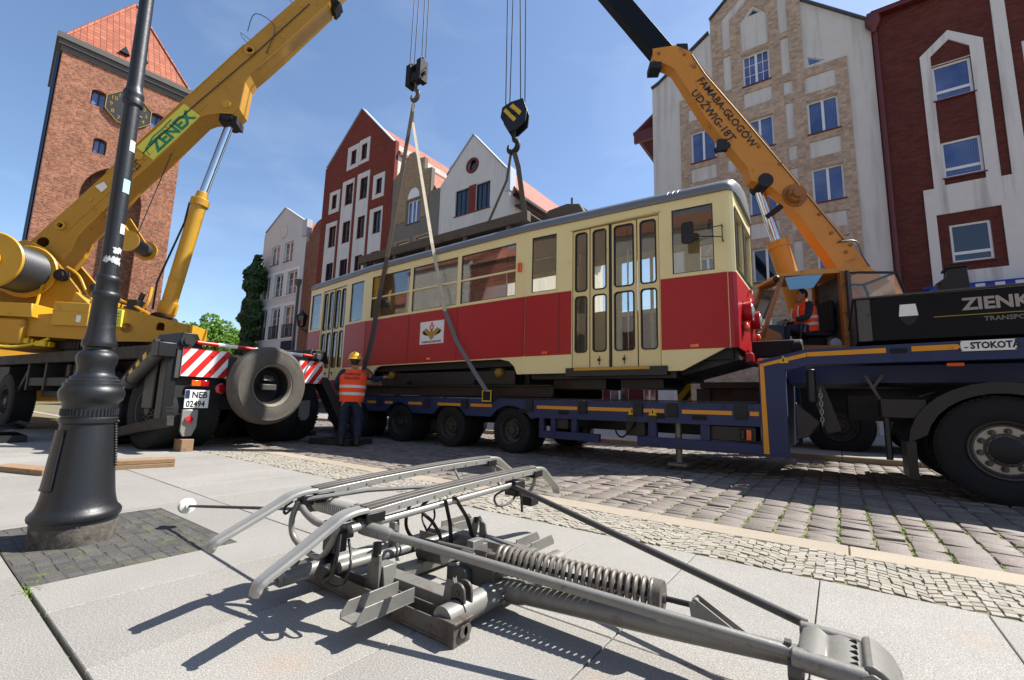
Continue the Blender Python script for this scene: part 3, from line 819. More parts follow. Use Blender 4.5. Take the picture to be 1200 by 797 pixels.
m.build('roof', K['maroon'], H, smooth=0)
m = MB(); m.bar((-6.47, FY + .1, 16.25), (-6.1, FY + .1, 16.4), .5, .05); m.bar((-6.1, FY + .1, 16.4), (-3.8, FY + .1, 17.95), .5, .05); m.bar((-3.74, FY + .1, 18.55), (-2.0, FY + .1, 20.15), .5, .05)
m.bar((-2.0, FY + .1, 20.15), (-.26, FY + .1, 18.45), .5, .05); m.bar((-.26, FY + .1, 17.65), (1.86, FY + .1, 15.55), .5, .05)
m.build('coping', K['coping_dk'], H, smooth=0)
m = MB(); m.box((-7.5, FY + .28, 13.9), (-6.45, FY + .45, 14.45)); m.box((-7.55, FY + .3, 14.35), (-7.4, 31, 14.5)); m.build('eave', K['maroon'], H, smooth=0)

# --- dark red house to its right
H = thing('red_brick_house', 'dark red brown brick house with white window bands at the right edge', 'house', (6, FY, 0))
bw = [(3.37, 11.6), (3.38, 8.75), (3.36, 5.8)]
BW = [(x, z, x + .97, z + 1.3) for x, z in bw] + [(5.52, z, 6.5, z + 1.3) for x, z in bw] + [(3.36, 2.6, 4.33, 4.0)]
MB().sheet([(1.88, 0), (10, 0), (10, 15.6), (1.88, 15.6)], [rect(*w) for w in BW], f3(), (0, .3, 0)).build('wall', K['brown_brick'], H, smooth=0)
PB = [(3.1, 8.45), (3.1, 13.4), (3.87, 14.1), (4.68, 13.4), (4.68, 8.45), (4.92, 8.45), (4.96, 15.58), (5.27, 15.58), (5.27, 8.45), (10, 8.45), (10, 4.55), (2.82, 4.55), (2.82, 8.45)]
PH = [[(3.37, 12.92), (4.35, 12.92), (4.35, 13.28), (3.87, 13.75), (3.37, 13.3)], rect(3.37, 10.08, 4.35, 12.9), rect(3.37, 8.5, 4.35, 10.06), rect(3.08, 5.5, 4.6, 7.5), rect(5.5, 8.6, 6.52, 15.5), rect(5.4, 5.5, 6.7, 7.5)]
PH = [PH[0], rect(3.37, 8.5, 4.35, 12.9), rect(3.08, 5.5, 4.6, 7.5), rect(5.4, 5.5, 6.7, 7.5)]
MB().sheet(PB, PH, f3(FY - .05), (0, .048, 0)).build('plaster_band', K['stucco_white'], H, smooth=0)
for w in BW: window(H, *w, K['pane_blue'] if w[1] > 8 else K['pane_dark'], trans=(.24,), recess=.05, bar=.07)
m = MB(); m.cyl((1.97, FY - .1, .2), (1.97, FY - .1, 15.0), .07); m.build('downpipe', K['maroon'], H)
m = MB(); m.lathe([(.08, 0), (.1, .15), (.24, .35), (.24, .6)], (1.93, FY - .16, 14.9), (0, 0, 1), 8); m.build('hopper', K['maroon'], H)
m = MB(); m.box((1.75, FY - .32, 15.52), (10, FY - .12, 15.66)); m.build('gutter', K['maroon'], H, smooth=0)
m = MB(); m.prism([(1.88, FY - .35, 15.68), (1.88, 26, 19.5), (1.88, 32, 15.6)], (8.2, 0, 0)); m.build('roof', K['tile_orange'], H, smooth=0)
m = MB(); m.box((3.3, FY + .0, 15.7), (5.4, FY + 3, 17.8)); m.prism([(3.1, FY - .1, 17.8), (5.6, FY - .1, 17.8), (4.35, FY - .1, 18.8)], (0, 4, 0)); d = m.build('dormer', K['brown_brick'], H, smooth=0)
window(H, 3.8, 16.0, 4.9, 17.3, K['pane_blue'], y=FY - .1, mull=(.5,), sill=False)
m = MB(); m.box((1.9, FY + .31, 0), (2.2, 32, 15.5)); m.box((2.21, 31.7, 0), (10, 32, 15.5)); m.build('side_wall', K['brown_brick'], H, smooth=0)
# awning over its shop
A = thing('shop_awning', 'blue and white striped awning above the black tool box', 'awning', (5, FY, 4.5))
for j, key in ((0, 'awning_b'), (1, 'awning_w')):
    m = MB(); x = 2.6 + j * .21
    while x < 9:
        m.prism([(x, FY - .08, 4.98), (x, FY - .85, 4.86), (x, FY - .85, 4.5), (x, FY - .83, 4.5), (x, FY - .83, 4.83), (x, FY - .08, 4.95)], (.209, 0, 0)); x += .42
    m.build('stripe_cloth', K[key], A, smooth=0)
m = MB(); m.box((2.55, FY - .1, 4.99), (9, FY - .06, 5.06)); m.cyl((2.58, FY - .86, 4.88), (9, FY - .86, 4.88), .025); m.build('rail', K['awning_b'], A)

# --- low shop in the gap between the houses
H = thing('low_shop', 'low dark red brick shop with orange roof seen under the tram', 'shop', (-10, 21, 0))
sw = [(-13.4, .9, -12.2, 2.0), (-11.2, .9, -10.1, 2.0), (-9.2, .9, -8.2, 2.0), (-7.5, 1.0, -6.9, 2.0)]
MB().sheet([(-14.9, 0), (-6.5, 0), (-6.5, 2.75), (-14.9, 2.75)], [rect(*w) for w in sw], f3(21), (0, .25, 0)).build('wall', K['low_brick'], H, smooth=0)
for w in sw: window(H, *w, K['pane_lace'], y=21, mull=(.5,), bar=.05)
m = MB(); m.prism([(-14.9, 20.6, 2.78), (-14.9, 24, 4.0), (-14.9, 28, 2.8)], (8.45, 0, 0)); m.build('roof', K['tile_orange'], H, smooth=0)
m = MB(); m.box((-14.9, 27.6, 0), (-6.5, 28, 2.7)); m.box((-14.9, 21.26, 0), (-14.6, 27.5, 2.7)); m.build('back_wall', K['low_brick'], H, smooth=0)

# --- white gabled house
H = thing('white_gabled_house', 'white plastered gabled house with round window and orange side roof', 'house', (-18, FY, 0))
MB().sheet([(-20.8, 0), (-14.98, 0), (-14.98, 13.4), (-15.3, 13.4), (-15.3, 14.75), (-18.0, 17.9), (-20.22, 15.75), (-20.8, 15.2)],
           [rect(-19.38, 12.65, -18.2, 14.4), rect(-17.63, 12.65, -16.48, 14.4), [(-18 + .38 * math.cos(i * .3927), 15.8 + .47 * math.sin(i * .3927)) for i in range(16)]],
           f3(), (0, .3, 0)).build('wall', K['plaster_white'], H, smooth=0)
window(H, -19.38, 12.65, -18.2, 14.4, K['pane_navy'], K['win_dark'], mull=(.33, .66), bar=.05)
window(H, -17.63, 12.65, -16.48, 14.4, K['pane_navy'], K['win_dark'], mull=(.33, .66), bar=.05)
m = MB(); m.box((-18.19, FY - .04, 12.6), (-17.64, FY - .005, 14.45)); m.build('brick_panel', K['red_brick'], H, smooth=0)
m = MB(); vs = []
prof = [(.36, .0), (.36, -.06), (.52, -.06), (.52, .0)]
m.lathe([(r, t) for r, t in prof], (-18, FY, 15.8), (0, 1, 0), 24, caps=False); w = m.build('round_window', K['red_brick'], H)
m = MB(); m.cyl((-18, FY + .12, 15.8), (-18, FY + .14, 15.8), .5, n=24); m.build('pane', K['pane_navy'], w)
m = MB(); m.box((-15.28, FY + .31, 0), (-14.98, 33, 13.1)); m.box((-20.5, 32.7, 0), (-15.29, 33, 13)); m.box((-20.8, FY + .31, 0), (-20.55, 33, 13)); m.build('side_wall', K['stucco'], H, smooth=0)
m = MB(); m.prism([(-18.0, FY + .32, 17.3), (-14.3, FY + .32, 13.0), (-14.3, FY + .32, 12.85), (-18.0, FY + .32, 17.1)], (0, 13, 0)); m.prism([(-18.0, FY + .32, 17.3), (-20.9, FY + .32, 14.2), (-20.9, FY + .32, 14.05), (-18.0, FY + .32, 17.1)], (0, 13, 0))
m.build('roof', K['tile_orange'], H, smooth=0)
m = MB(); m.box((-14.32, FY + .3, 12.72), (-14.18, 33, 12.86)); m.bar((-15, FY + .5, 12.55), (-15, 33, 12.55), .9, .05); m.build('gutter', K['win_dark'], H, smooth=0)
m = MB(); m.bar((-18, FY + .12, 17.95), (-15.25, FY + .12, 14.8), .42, .06); m.bar((-18, FY + .12, 17.95), (-20.25, FY + .12, 15.78), .42, .06); m.box((-15.31, FY - .06, 13.3), (-14.92, FY + .5, 14.8)); m.build('coping', K['coping'], H, smooth=0)

# --- narrow grey house
H = thing('grey_gabled_house', 'narrow dark grey house with stepped sandy brick gable', 'house', (-23.3, FY, 0))
MB().sheet([(-25.8, 0), (-20.82, 0), (-20.82, 15.1), (-21.3, 15.1), (-21.75, 15.1), (-21.75, 16.85), (-22.5, 16.95), (-22.5, 17.85), (-23.25, 17.95), (-23.6, 18.6), (-24.2, 18.6), (-24.6, 17.9), (-25.8, 17.0)],
           [rect(-24.05, 13.15, -22.76, 14.85), rect(-24.9, 11.35, -23.7, 11.9), rect(-22.9, 11.4, -21.7, 11.95)], f3(), (0, .3, 0)).build('wall', K['plaster_grey'], H, smooth=0)
MB().sheet([(-25.3, 13.4), (-24.15, 13.4), (-24.15, 14.95), (-22.6, 14.95), (-22.6, 13.4), (-21.95, 13.4), (-21.8, 16.8), (-22.53, 16.9), (-22.53, 17.8), (-23.3, 17.9), (-23.62, 18.5), (-24.18, 18.5), (-24.6, 17.8), (-25.3, 17.2)],
           [], f3(FY - .05), (0, .048, 0)).build('brick_skin', K['gable_brick'], H, smooth=0)
window(H, -24.05, 13.15, -22.76, 14.85, K['pane_blue'], mull=(.36, .66), bar=.07)
window(H, -24.9, 11.35, -23.7, 11.9, K['pane_lace'], bar=.06); window(H, -22.9, 11.4, -21.7, 11.95, K['pane_lace'], bar=.06)
m = MB(); m.prism([(x, FY - .07, z) for x, z in [(-24.0, 15.0)] + [(-23.4 + .6 * math.cos(R(180 - i * 18)), 15.0 + .75 * math.sin(R(i * 18))) for i in range(11)]], (0, .07, 0)); m.build('arch_panel', K['win_white'], H, smooth=0)
for x0, z0, x1, z1 in ((-25.25, 11.2, -23.55, 12.1), (-23.2, 11.25, -21.4, 12.15)):
    MB().sheet(rect(x0, z0, x1, z1), [rect(x0 + .33, z0 + .13, x1 - .13, z1 - .18)], f3(FY - .05), (0, .048, 0)).build('brick_surround', K['gable_brick'], H, smooth=0)
m = MB(); m.prism([(-23.3, FY + .32, 17.6), (-20.9, FY + .32, 14.6), (-20.9, FY + .32, 14.4), (-25.7, FY + .32, 14.4), (-25.7, FY + .32, 14.6)], (0, 12, 0)); m.build('roof', K['tile_orange'], H, smooth=0)

# --- tall red house
H = thing('red_gabled_house', 'tall red gabled house with white window strips above the tram', 'house', (-30.4, FY, 0))
RW = [(-31.42, 19.95, -30.75, 21.15), (-30.03, 19.95, -29.35, 21.25), (-33.72, 16.65, -33.07, 17.85), (-27.78, 16.45, -27.15, 17.65)]
for z in (16.52, 13.28, 10.1, 6.9, 3.7):
    RW += [(-31.82, z, -30.84, z + 1.75), (-29.85, z, -28.95, z + 1.75)]
for z in (13.28, 10.1, 6.9, 3.7):
    RW += [(-33.75, z, -32.8, z + 1.75), (-27.85, z, -26.97, z + 1.7)]
MB().sheet([(-35.2, 0), (-25.82, 0), (-25.82, 20.25), (-26.2, 20.25), (-30.4, 24.6), (-34.9, 20.75), (-35.2, 20.7)], [rect(*w) for w in RW], f3(), (0, .3, 0)).build('wall', K['red_brick'], H, smooth=0)
def around(ws): return [rect(w[0] - .02, w[1] - .02, w[2] + .02, w[3] + .02) for w in ws]
for x0, z0, x1, z1 in ((-31.95, 19.55, -30.4, 21.6), (-30.36, 19.6, -29.0, 21.7), (-34.1, 16.25, -32.65, 18.2), (-28.2, 16.08, -26.83, 18.05), (-32.3, 3, -30.72, 18.65), (-30.3, 3, -28.72, 18.75), (-34.3, 3, -32.72, 15.45), (-28.35, 3, -26.82, 15.3)):
    hs = [w for w in RW if w[0] > x0 - .05 and w[2] < x1 + .05 and w[1] > z0 - .1 and w[3] < z1 + .1]
    MB().sheet(rect(x0, z0, x1, z1), around(hs), f3(FY - .05), (0, .048, 0)).build('plaster_strip', K['plaster_white'], H, smooth=0)
for w in RW: window(H, *w, K['pane_dark'], K['win_dark'], mull=(.5,), trans=(.3,), bar=.05, recess=.08)
m = MB(); m.box((-26.12, FY + .31, 0), (-25.82, 31, 20.0)); m.box((-35.2, FY + .31, 0), (-34.9, 31, 20)); m.box((-34.89, 30.7, 0), (-26.13, 31, 20)); m.prism([(-34.9, 30.7, 20), (-26.2, 30.7, 20), (-30.4, 30.7, 24.6)], (0, .3, 0)); m.build('side_wall', K['stucco'], H, smooth=0)
m = MB(); m.prism([(-30.4, FY + .32, 24.1), (-25.6, FY + .32, 19.4), (-25.6, FY + .32, 19.2), (-30.4, FY + .32, 23.9)], (0, 10.3, 0)); m.prism([(-30.4, FY + .32, 24.1), (-35.3, FY + .32, 19.9), (-35.3, FY + .32, 19.7), (-30.4, FY + .32, 23.9)], (0, 10.3, 0)); m.build('roof', K['tile_orange'], H, smooth=0)
m = MB()
for yy in (FY + .12, 30.85):
    m.bar((-30.4, yy, 24.65), (-26.1, yy, 20.3), .45, .07); m.bar((-30.4, yy, 24.65), (-35.0, yy, 20.75), .45, .07)
m.build('coping', K['coping'], H, smooth=0)

# --- old brick house end and the far white house
H = thing('narrow_brick_house', 'narrow old brick house with rounded top between red and white houses', 'house', (-36, FY, 0))
MB().sheet([(-37.35, 0), (-35.22, 0), (-35.22, 16.2)] + [(-35.22 - 1.5 * math.sin(R(a)), 14.7 + 1.5 * math.cos(R(a))) for a in range(15, 91, 15)] + [(-37.0, 14.6), (-37.35, 14.4)], [], f3(FY + .03), (0, .3, 0)).build('wall', K['old_brick'], H, smooth=0)
m = MB(); m.prism([(-36.9, FY + .4, 14.0), (-35.22, FY + .4, 16.2), (-35.22, FY + .4, 14.0)], (0, 9, 0)); m.build('roof', K['tile_orange'], H, smooth=0)
H = thing('far_white_house', 'off white gabled house at the far left end of the street', 'house', (-41.5, FY, 0))
FW = [(-43.5, 13.25, -41.95, 15.1), (-41.05, 13.25, -39.5, 15.1)]
for z0, z1 in ((10.05, 12.15), (6.1, 8.95), (2.4, 4.9)):
    FW += [(-44.6, z0, -43.05, z1), (-42.3, z0, -40.65, z1), (-39.95, z0, -38.2, z1)]
MB().sheet([(-45.3, 0), (-37.4, 0), (-37.4, 15.2), (-38.0, 15.2), (-38.0, 16.6), (-41.6, 18.7), (-45.0, 16.9), (-45.3, 16.8)], [rect(*w) for w in FW], f3(), (0, .3, 0)).build('wall', K['plaster_far'], H, smooth=0)
for w in FW:
    window(H, *w, K['pane_lace'], mull=(.5,), fine=(('h', .33), ('h', .66)), bar=.09, recess=.12)
for w in FW[2:8]:
    MB().sheet(rect(w[0] - .32, w[1] - .15, w[2] + .32, w[3] + .3), [rect(*w)], f3(FY - .06), (0, .058, 0)).build('window_surround', K['win_white'], H, smooth=0)
for w in FW[5:8]:
    m = MB()
    for i in range(9): m.box((w[0] + i * (w[2] - w[0]) / 8 - .02, FY - .12, w[1]), (w[0] + i * (w[2] - w[0]) / 8 + .02, FY - .08, w[1] + 1.1))
    m.box((w[0] - .05, FY - .13, w[1] + 1.1), (w[2] + .05, FY - .07, w[1] + 1.15)); m.box((w[0] - .05, FY - .13, w[1] + .04), (w[2] + .05, FY - .07, w[1] + .09))
    m.build('railing', K['win_dark'], H, smooth=0)
m = MB(); m.lathe([(.0, -.05), (.55, -.05), (.68, -.02), (.68, .0)], (-41.5, FY - .02, 16.3), (0, 1, 0), 20); m.build('roundel', K['stucco'], H)
m = MB(); m.cyl((-37.75, FY - .12, 0), (-37.75, FY - .12, 10.6), .1); m.lathe([(.1, 0), (.3, .3), (.3, .6)], (-37.75, FY - .15, 10.5), (0, 0, 1), 8); m.build('downpipe', K['wood_trim'], H)
m = MB(); m.prism([(-41.6, FY + .32, 18.2), (-37.1, FY + .32, 15.3), (-37.1, FY + .32, 15.0), (-46, FY + .32, 15.0), (-46, FY + .32, 15.6)], (0, 10, 0)); m.build('roof', K['tile_orange'], H, smooth=0)
m = MB(); m.bar((-41.6, FY + .12, 18.75), (-37.95, FY + .12, 16.65), .42, .08); m.bar((-41.6, FY + .12, 18.75), (-45.1, FY + .12, 16.95), .42, .08); m.box((-38.05, FY - .1, 15.1), (-37.3, FY + .4, 16.65)); m.build('coping', K['coping'], H, smooth=0)
m = MB(); m.box((-39.9, FY - .1, 4.9), (-37.6, FY - .065, 5.75)); tag(m.build('shop_sign', K['navy'], loc=(-38.7, FY, 4.9), smooth=0), 'dark blue shop sign board on the far white house', 'sign')
# wall lantern
T = thing('wall_lantern', 'black wall lantern on the narrow old brick house', 'lamp', (-35.75, FY, 7))
m = MB(); m.lathe([(.12, 0), (.3, .1), (.4, .9), (.42, .95)], (-35.75, FY - .6, 6.6), (0, 0, 1), 6); m.build('glass_case', K['pane_dark'], T)
m = MB(); m.lathe([(.5, 0), (.2, .3), (.05, .5)], (-35.75, FY - .6, 7.55), (0, 0, 1), 6); m.bar((-35.75, FY - .6, 6.5), (-35.75, FY + .02, 6.3), .08, .08); m.build('bracket', K['iron'], T)

# ------------------------------------------------------------------ gate tower (turned a little)
TA = R(-5.0); TO = Vector((-50.0, 4.84, 0))
TM = Matrix.Translation(TO) @ Matrix.Rotation(TA, 4, 'Z')       # local: x<0 into the tower, y along the visible face
T = thing('brick_gate_tower', 'tall brick gate tower with red tiled pyramid roof and clock behind the yellow boom', 'tower', TO)
TW, TD, TH = 8.6, 8.6, 29.6
t3 = lambda y, z: TM @ Vector((0, y, z))
tb = TM.to_3x3() @ Vector((-.6, 0, 0))
def archh(y0, y1, z0, z1):
    c = (y0 + y1) / 2; r = (y1 - y0) / 2
    return [(y0, z0), (y1, z0), (y1, z1 - r * .5)] + [(c + r * math.cos(R(a)), z1 - r * .5 + r * .5 * math.sin(R(a))) for a in (30, 60, 90, 120, 150)] + [(y0, z1 - r * .5)]
def parch(y0, y1, z0, z1):
    c = (y0 + y1) / 2; w = y1 - y0; zs = z1 - w * .72; pts = [(y0, z0), (y1, z0), (y1, zs)]
    for k in range(1, 6): a = R(k * 9.5); pts.append((y0 + w * math.cos(a) + (c - y0 - w * math.cos(R(57))) * k / 6 * .2, zs + w * .72 * math.sin(a) / math.sin(R(57))))
    pts.append((c, z1))
    return pts + [(2 * c - p[0], p[1]) for p in reversed(pts[2:-1])]
ops = [archh(2.06, 3.06, 25.05, 26.5), archh(6.05, 7.05, 25.05, 26.5), archh(2.65, 3.5, 20.95, 22.3), archh(5.9, 6.7, 20.95, 22.3), parch(2.35, 6.35, 4, 20.2)]
m = MB(); m.sheet(rect(0, 0, TW, TH), ops, t3, tb)
m.box((-TD, 0, 0), (-.61, .5, TH), TM); m.box((-TD, TW - .5, 0), (-.61, TW, TH), TM); m.box((-TD, .51, 0), (-TD + .5, TW - .51, TH), TM)
m.build('wall', K['tower_brick'], T, smooth=0)
for o in ops[:4]:
    y0, y1 = min(p[0] for p in o), max(p[0] for p in o); z0, z1 = min(p[1] for p in o), max(p[1] for p in o)
    m = MB(); m.box((-.5, y0 + .02, z0 + .02), (-.42, y1 - .02, z1 - .0), TM); m.box((-.42, (y0 + y1) / 2 - .05, z0 + .02), (-.38, (y0 + y1) / 2 + .05, z1), TM); w = m.build('window', K['win_dark'], T, smooth=0)
    m = MB(); m.box((-.41, y0 + .1, z0 + .1), (-.4, y1 - .1, z1 - .1), TM); m.build('pane', K['pane_blue'], w, smooth=0)
m = MB(); m.box((-1.9, 2.2, 3.8), (-1.6, 6.5, 20.5), TM); m.build('recess_wall', K['tower_brick'], T, smooth=0)
m = MB()
for r0, r1, xx in ((1.02, 1.08, .02),):
    pts = [(c[0], c[1]) for c in parch(2.75, 6.45, 4, 18.35)]
    inn = parch(2.9, 6.3, 4, 18.1)
    m.sheet(pts[2:-0] + [pts[0], pts[1]], [], lambda y, z: TM @ Vector((.03, y, z)), None) if False else None
m = MB(); e = .55
for k, (o_, z0, z1) in enumerate(((.12, 28.65, 29.05), (.3, 29.07, 29.45), (.46, 29.47, 29.95))):
    for a in ((-TD - o_, -o_, o_, 0.0), ):
        m.box((0.001, -o_, z0), (o_, TW + o_, z1), TM); m.box((-TD - o_, -o_, z0), (0, -.001, z1), TM); m.box((-TD - o_, TW + .001, z0), (0, TW + o_, z1), TM); m.box((-TD - o_, 0, z0), (-TD - .001, TW, z1), TM)
m.build('cornice', K['wood_trim'], T, smooth=0)
m = MB(); o_ = .05
cs = [TM @ Vector(p) for p in ((o_, -o_, 29.96), (o_, TW + o_, 29.96), (-TD - o_, TW + o_, 29.96), (-TD - o_, -o_, 29.96))]
ap = TM @ Vector((-TD / 2, TW / 2, 38.9)); m.add(cs + [ap], [(0, 1, 4), (1, 2, 4), (2, 3, 4), (3, 0, 4), (3, 2, 1, 0)]); rf = m.build('roof', K['tile_tower'], T, smooth=0)
m = MB()
for y_, z_ in ((3.7, 31.3), (5.0, 31.4)):
    xs_ = .05 - (z_ - 29.96) / (38.9 - 29.96) * (TD / 2 + .05)
    m.prism([TM @ Vector(p) for p in ((xs_ + .5, y_ - .35, z_ - .35), (xs_ + .5, y_ + .35, z_ - .35), (xs_ + .5, y_, z_ + .3))], TM.to_3x3() @ Vector((-.9, 0, .05)))
m.build('roof_vent', K['win_dark'], rf, smooth=0)
m = MB()
for a_, b_ in ((0, 4), (1, 4), (3, 4)): m.tube([(cs + [ap])[a_], ap], .13, 6)
m.build('ridge_tiles', K['tile_tower'], rf)
m = MB(); m.cyl(TM @ Vector((-.3, -.18, 0)), TM @ Vector((-.3, -.18, 28.5)), .13); m.build('drainpipe', K['pane_navy'], T)
# clock face: eight-sided board
cy_, cz_ = 4.52, 25.7
oc = [(cy_ + 1.62 * math.cos(R(22.5 + 45 * i)) * 1.02, cz_ + 1.62 * math.sin(R(22.5 + 45 * i)) * .98) for i in range(8)]
m = MB(); m.prism([TM @ Vector((.05, y, z)) for y, z in oc], TM.to_3x3() @ Vector((.12, 0, 0))); ck = m.build('clock', K['ink'], T, smooth=0)
m = MB()
for i in range(8):
    a, b = oc[i], oc[(i + 1) % 8]; m.bar(TM @ Vector((.18, *a)), TM @ Vector((.18, *b)), .05, .05)
for i in range(12):
    a = R(90 - 30 * (i + 1)); txt = str(i + 1)
    p = TM @ Vector((.185, cy_ + 1.2 * math.cos(a), cz_ + 1.2 * math.sin(a) - .17)); 
    tm = lettering(txt, .5, p, TM.to_3x3() @ Vector((0, 1, 0)), (0, 0, 1), 0.0, align='CENTER'); m.add(tm.v, tm.f)
m.bar(TM @ Vector((.19, cy_, cz_)), TM @ Vector((.19, cy_ + .95, cz_ - .25)), .06, .12); m.bar(TM @ Vector((.19, cy_, cz_)), TM @ Vector((.19, cy_ + .35, cz_ - .6)), .06, .14)
m.build('clock_numerals', K['gold'], ck, smooth=0, fix=False)

# ------------------------------------------------------------------ trees and ivy
def crown(mb, c, r, n, size, rnd, clump=9, sq=(1, 1, .9)):
    cl = []
    for _ in range(clump):
        v = Vector((rnd.gauss(0, 1), rnd.gauss(0, 1), rnd.gauss(0, 1))).normalized() * rnd.uniform(.3, .85)
        cl.append((Vector((v.x * r * sq[0], v.y * r * sq[1], v.z * r * sq[2])), r * rnd.uniform(.28, .5)))
    for _ in range(n):
        o, cr = rnd.choice(cl)
        v = Vector((rnd.gauss(0, 1), rnd.gauss(0, 1), rnd.gauss(0, 1))).normalized() * cr * rnd.uniform(.55, 1.08) ** .5
        p = Vector(c) + o + v
        d = Vector((rnd.uniform(-1, 1), rnd.uniform(-1, 1), rnd.uniform(-1, 1))).normalized(); u = d.orthogonal().normalized(); w = d.cross(u)
        s = size * rnd.uniform(.6, 1.3)
        mb.add([p - u * s * .5, p + w * s * .32, p + u * s * .5, p - w * s * .32], [(0, 1, 2, 3)])
def tree(x, y, h, r, lab, seed):
    rr = random.Random(seed); T = thing('broadleaf_tree', lab, 'tree', (x, y, 0), 'trees at the end of the street')
    m = MB(); m.tube(smooth_path([(x, y, 0), (x + .1, y, h * .3), (x - .1, y + .1, h * .55), (x, y, h * .8)], 4), [.32 - .02 * i for i in range(13)], 8)
    for k in range(6):
        a = rr.uniform(0, 6.28); z = h * rr.uniform(.35, .6)
        m.tube([(x, y, z), (x + math.cos(a) * r * .4, y + math.sin(a) * r * .4, z + r * .3), (x + math.cos(a) * r * .75, y + math.sin(a) * r * .75, z + r * .55)], [.12, .08, .03], 6)
    m.build('trunk', K['bark'], T)
    m = MB(); crown(m, (x, y, h * .68), r, 5200, .42, rr, 16, (1, 1, .62)); m.build('crown', K['leaf'], T, fix=False, smooth=0)
tree(-66, 24.2, 12.3, 4.2, 'bright green leafy tree just left of the ivy column', 1)
tree(-72, 22.5, 11.2, 4.6, 'bright green leafy tree behind the yellow crane deck end', 2)
tree(-62, 26.0, 10.2, 3.2, 'lower green tree partly behind the ivy column', 3)
IV = thing('ivy_column', 'tall dark ivy covered pillar beside the far white house', 'ivy', (-45.0, 19.0, 0))
m = MB(); m.tube([(-44.95, 19.2, 0), (-45.0, 19.2, 7), (-44.8, 19.2, 13)], [.5, .45, .25], 8); m.build('stem', K['bark'], IV)
m = MB(); rv = random.Random(11)
for k in range(9000):
    z = rv.uniform(0, 14.2); t = z / 14.2; r = (.9 + .22 * math.sin(z * 1.7) + .15 * math.sin(z * 4.1)) * (1 if t < .85 else max(.25, 1 - ((t - .85) / .16) ** 2))
    a = rv.uniform(0, 6.283); q = rv.uniform(.8, 1.08)
    p = Vector((-44.6 + .25 * t + r * q * math.cos(a), 19.1 + r * .8 * q * math.sin(a), z))
    if rv.random() < .06: p += Vector((rv.uniform(.2, .7), 0, 0))
    d = Vector((math.cos(a) + rv.uniform(-.6, .6), math.sin(a) + rv.uniform(-.6, .6), rv.uniform(-.2, .8))).normalized(); u = d.orthogonal().normalized(); w = d.cross(u); s = rv.uniform(.2, .42)
    m.add([p - u * s * .5, p + w * s * .4, p + u * s * .5, p - w * s * .4], [(0, 1, 2, 3)])
m.build('leaves', K['leaf_dk'], IV, fix=False, smooth=0)

# house row added out of view to shade and be mirrored in the panes
H = thing('added_house_row', 'plain row of plastered houses added out of view behind the viewer', 'house', (-10, -15, 0))
for k, (x0, x1, h, mt) in enumerate(((-44, -33, 10, 'tan_brick'), (-33, -25, 13, 'stucco'), (-25, -17, 12.5, 'red_brick'), (-17, -9, 13, 'tan_brick'), (-9, -1, 12, 'plaster_white'), (-1, 8, 11, 'brown_brick'), (8, 18, 10, 'stucco'))):
    hs = [rect(x0 + 1 + j * 2.2, 1 + i * 3, x0 + 2.1 + j * 2.2, 2.6 + i * 3) for i in range(3) for j in range(int((x1 - x0 - 1) / 2.2))]
    MB().sheet(rect(x0, 0, x1 - .02, h), hs, lambda x, z: (x, -15, z), (0, -.3, 0)).build('facade', K[mt], H, smooth=0)
    m = MB(); m.box((x0 + .1, -15.28, .2), (x1 - .1, -15.2, h - .5)); m.build('window_glass', K['pane_dark'], H, smooth=0)
    m = MB(); m.prism([(x0, -14.8, h), (x0, -20, h + 3), (x0, -25, h)], (x1 - x0 - .02, 0, 0)); m.build('roof', K['tile_orange'], H, smooth=0)

# ------------------------------------------------------------------ shared builders for vehicles
def clip_rect(poly, x0, y0, x1, y1):
    for ax, lim, sg in ((0, x0, 1), (0, x1, -1), (1, y0, 1), (1, y1, -1)):
        out = []
        for i in range(len(poly)):
            p, q = poly[i - 1], poly[i]; a, b = (p[ax] - lim) * sg, (q[ax] - lim) * sg
            if (a < 0) != (b < 0):
                t = a / (a - b); out.append((p[0] + (q[0] - p[0]) * t, p[1] + (q[1] - p[1]) * t))
            if b >= 0: out.append(q)
        poly = out
        if not poly: break
    return poly
def stripes(x0, y0, x1, y1, pitch, width, lean):
    """slanting stripes clipped to a rectangle; lean = sideways run per unit of height"""
    res = []; h = y1 - y0; s = x0 - abs(lean) * h - pitch
    while s < x1 + abs(lean) * h + pitch:
        p = clip_rect([(s, y0), (s + width, y0), (s + width + lean * h, y1), (s + lean * h, y1)], x0, y0, x1, y1)
        if len(p) > 2: res.append(p)
        s += pitch
    return res
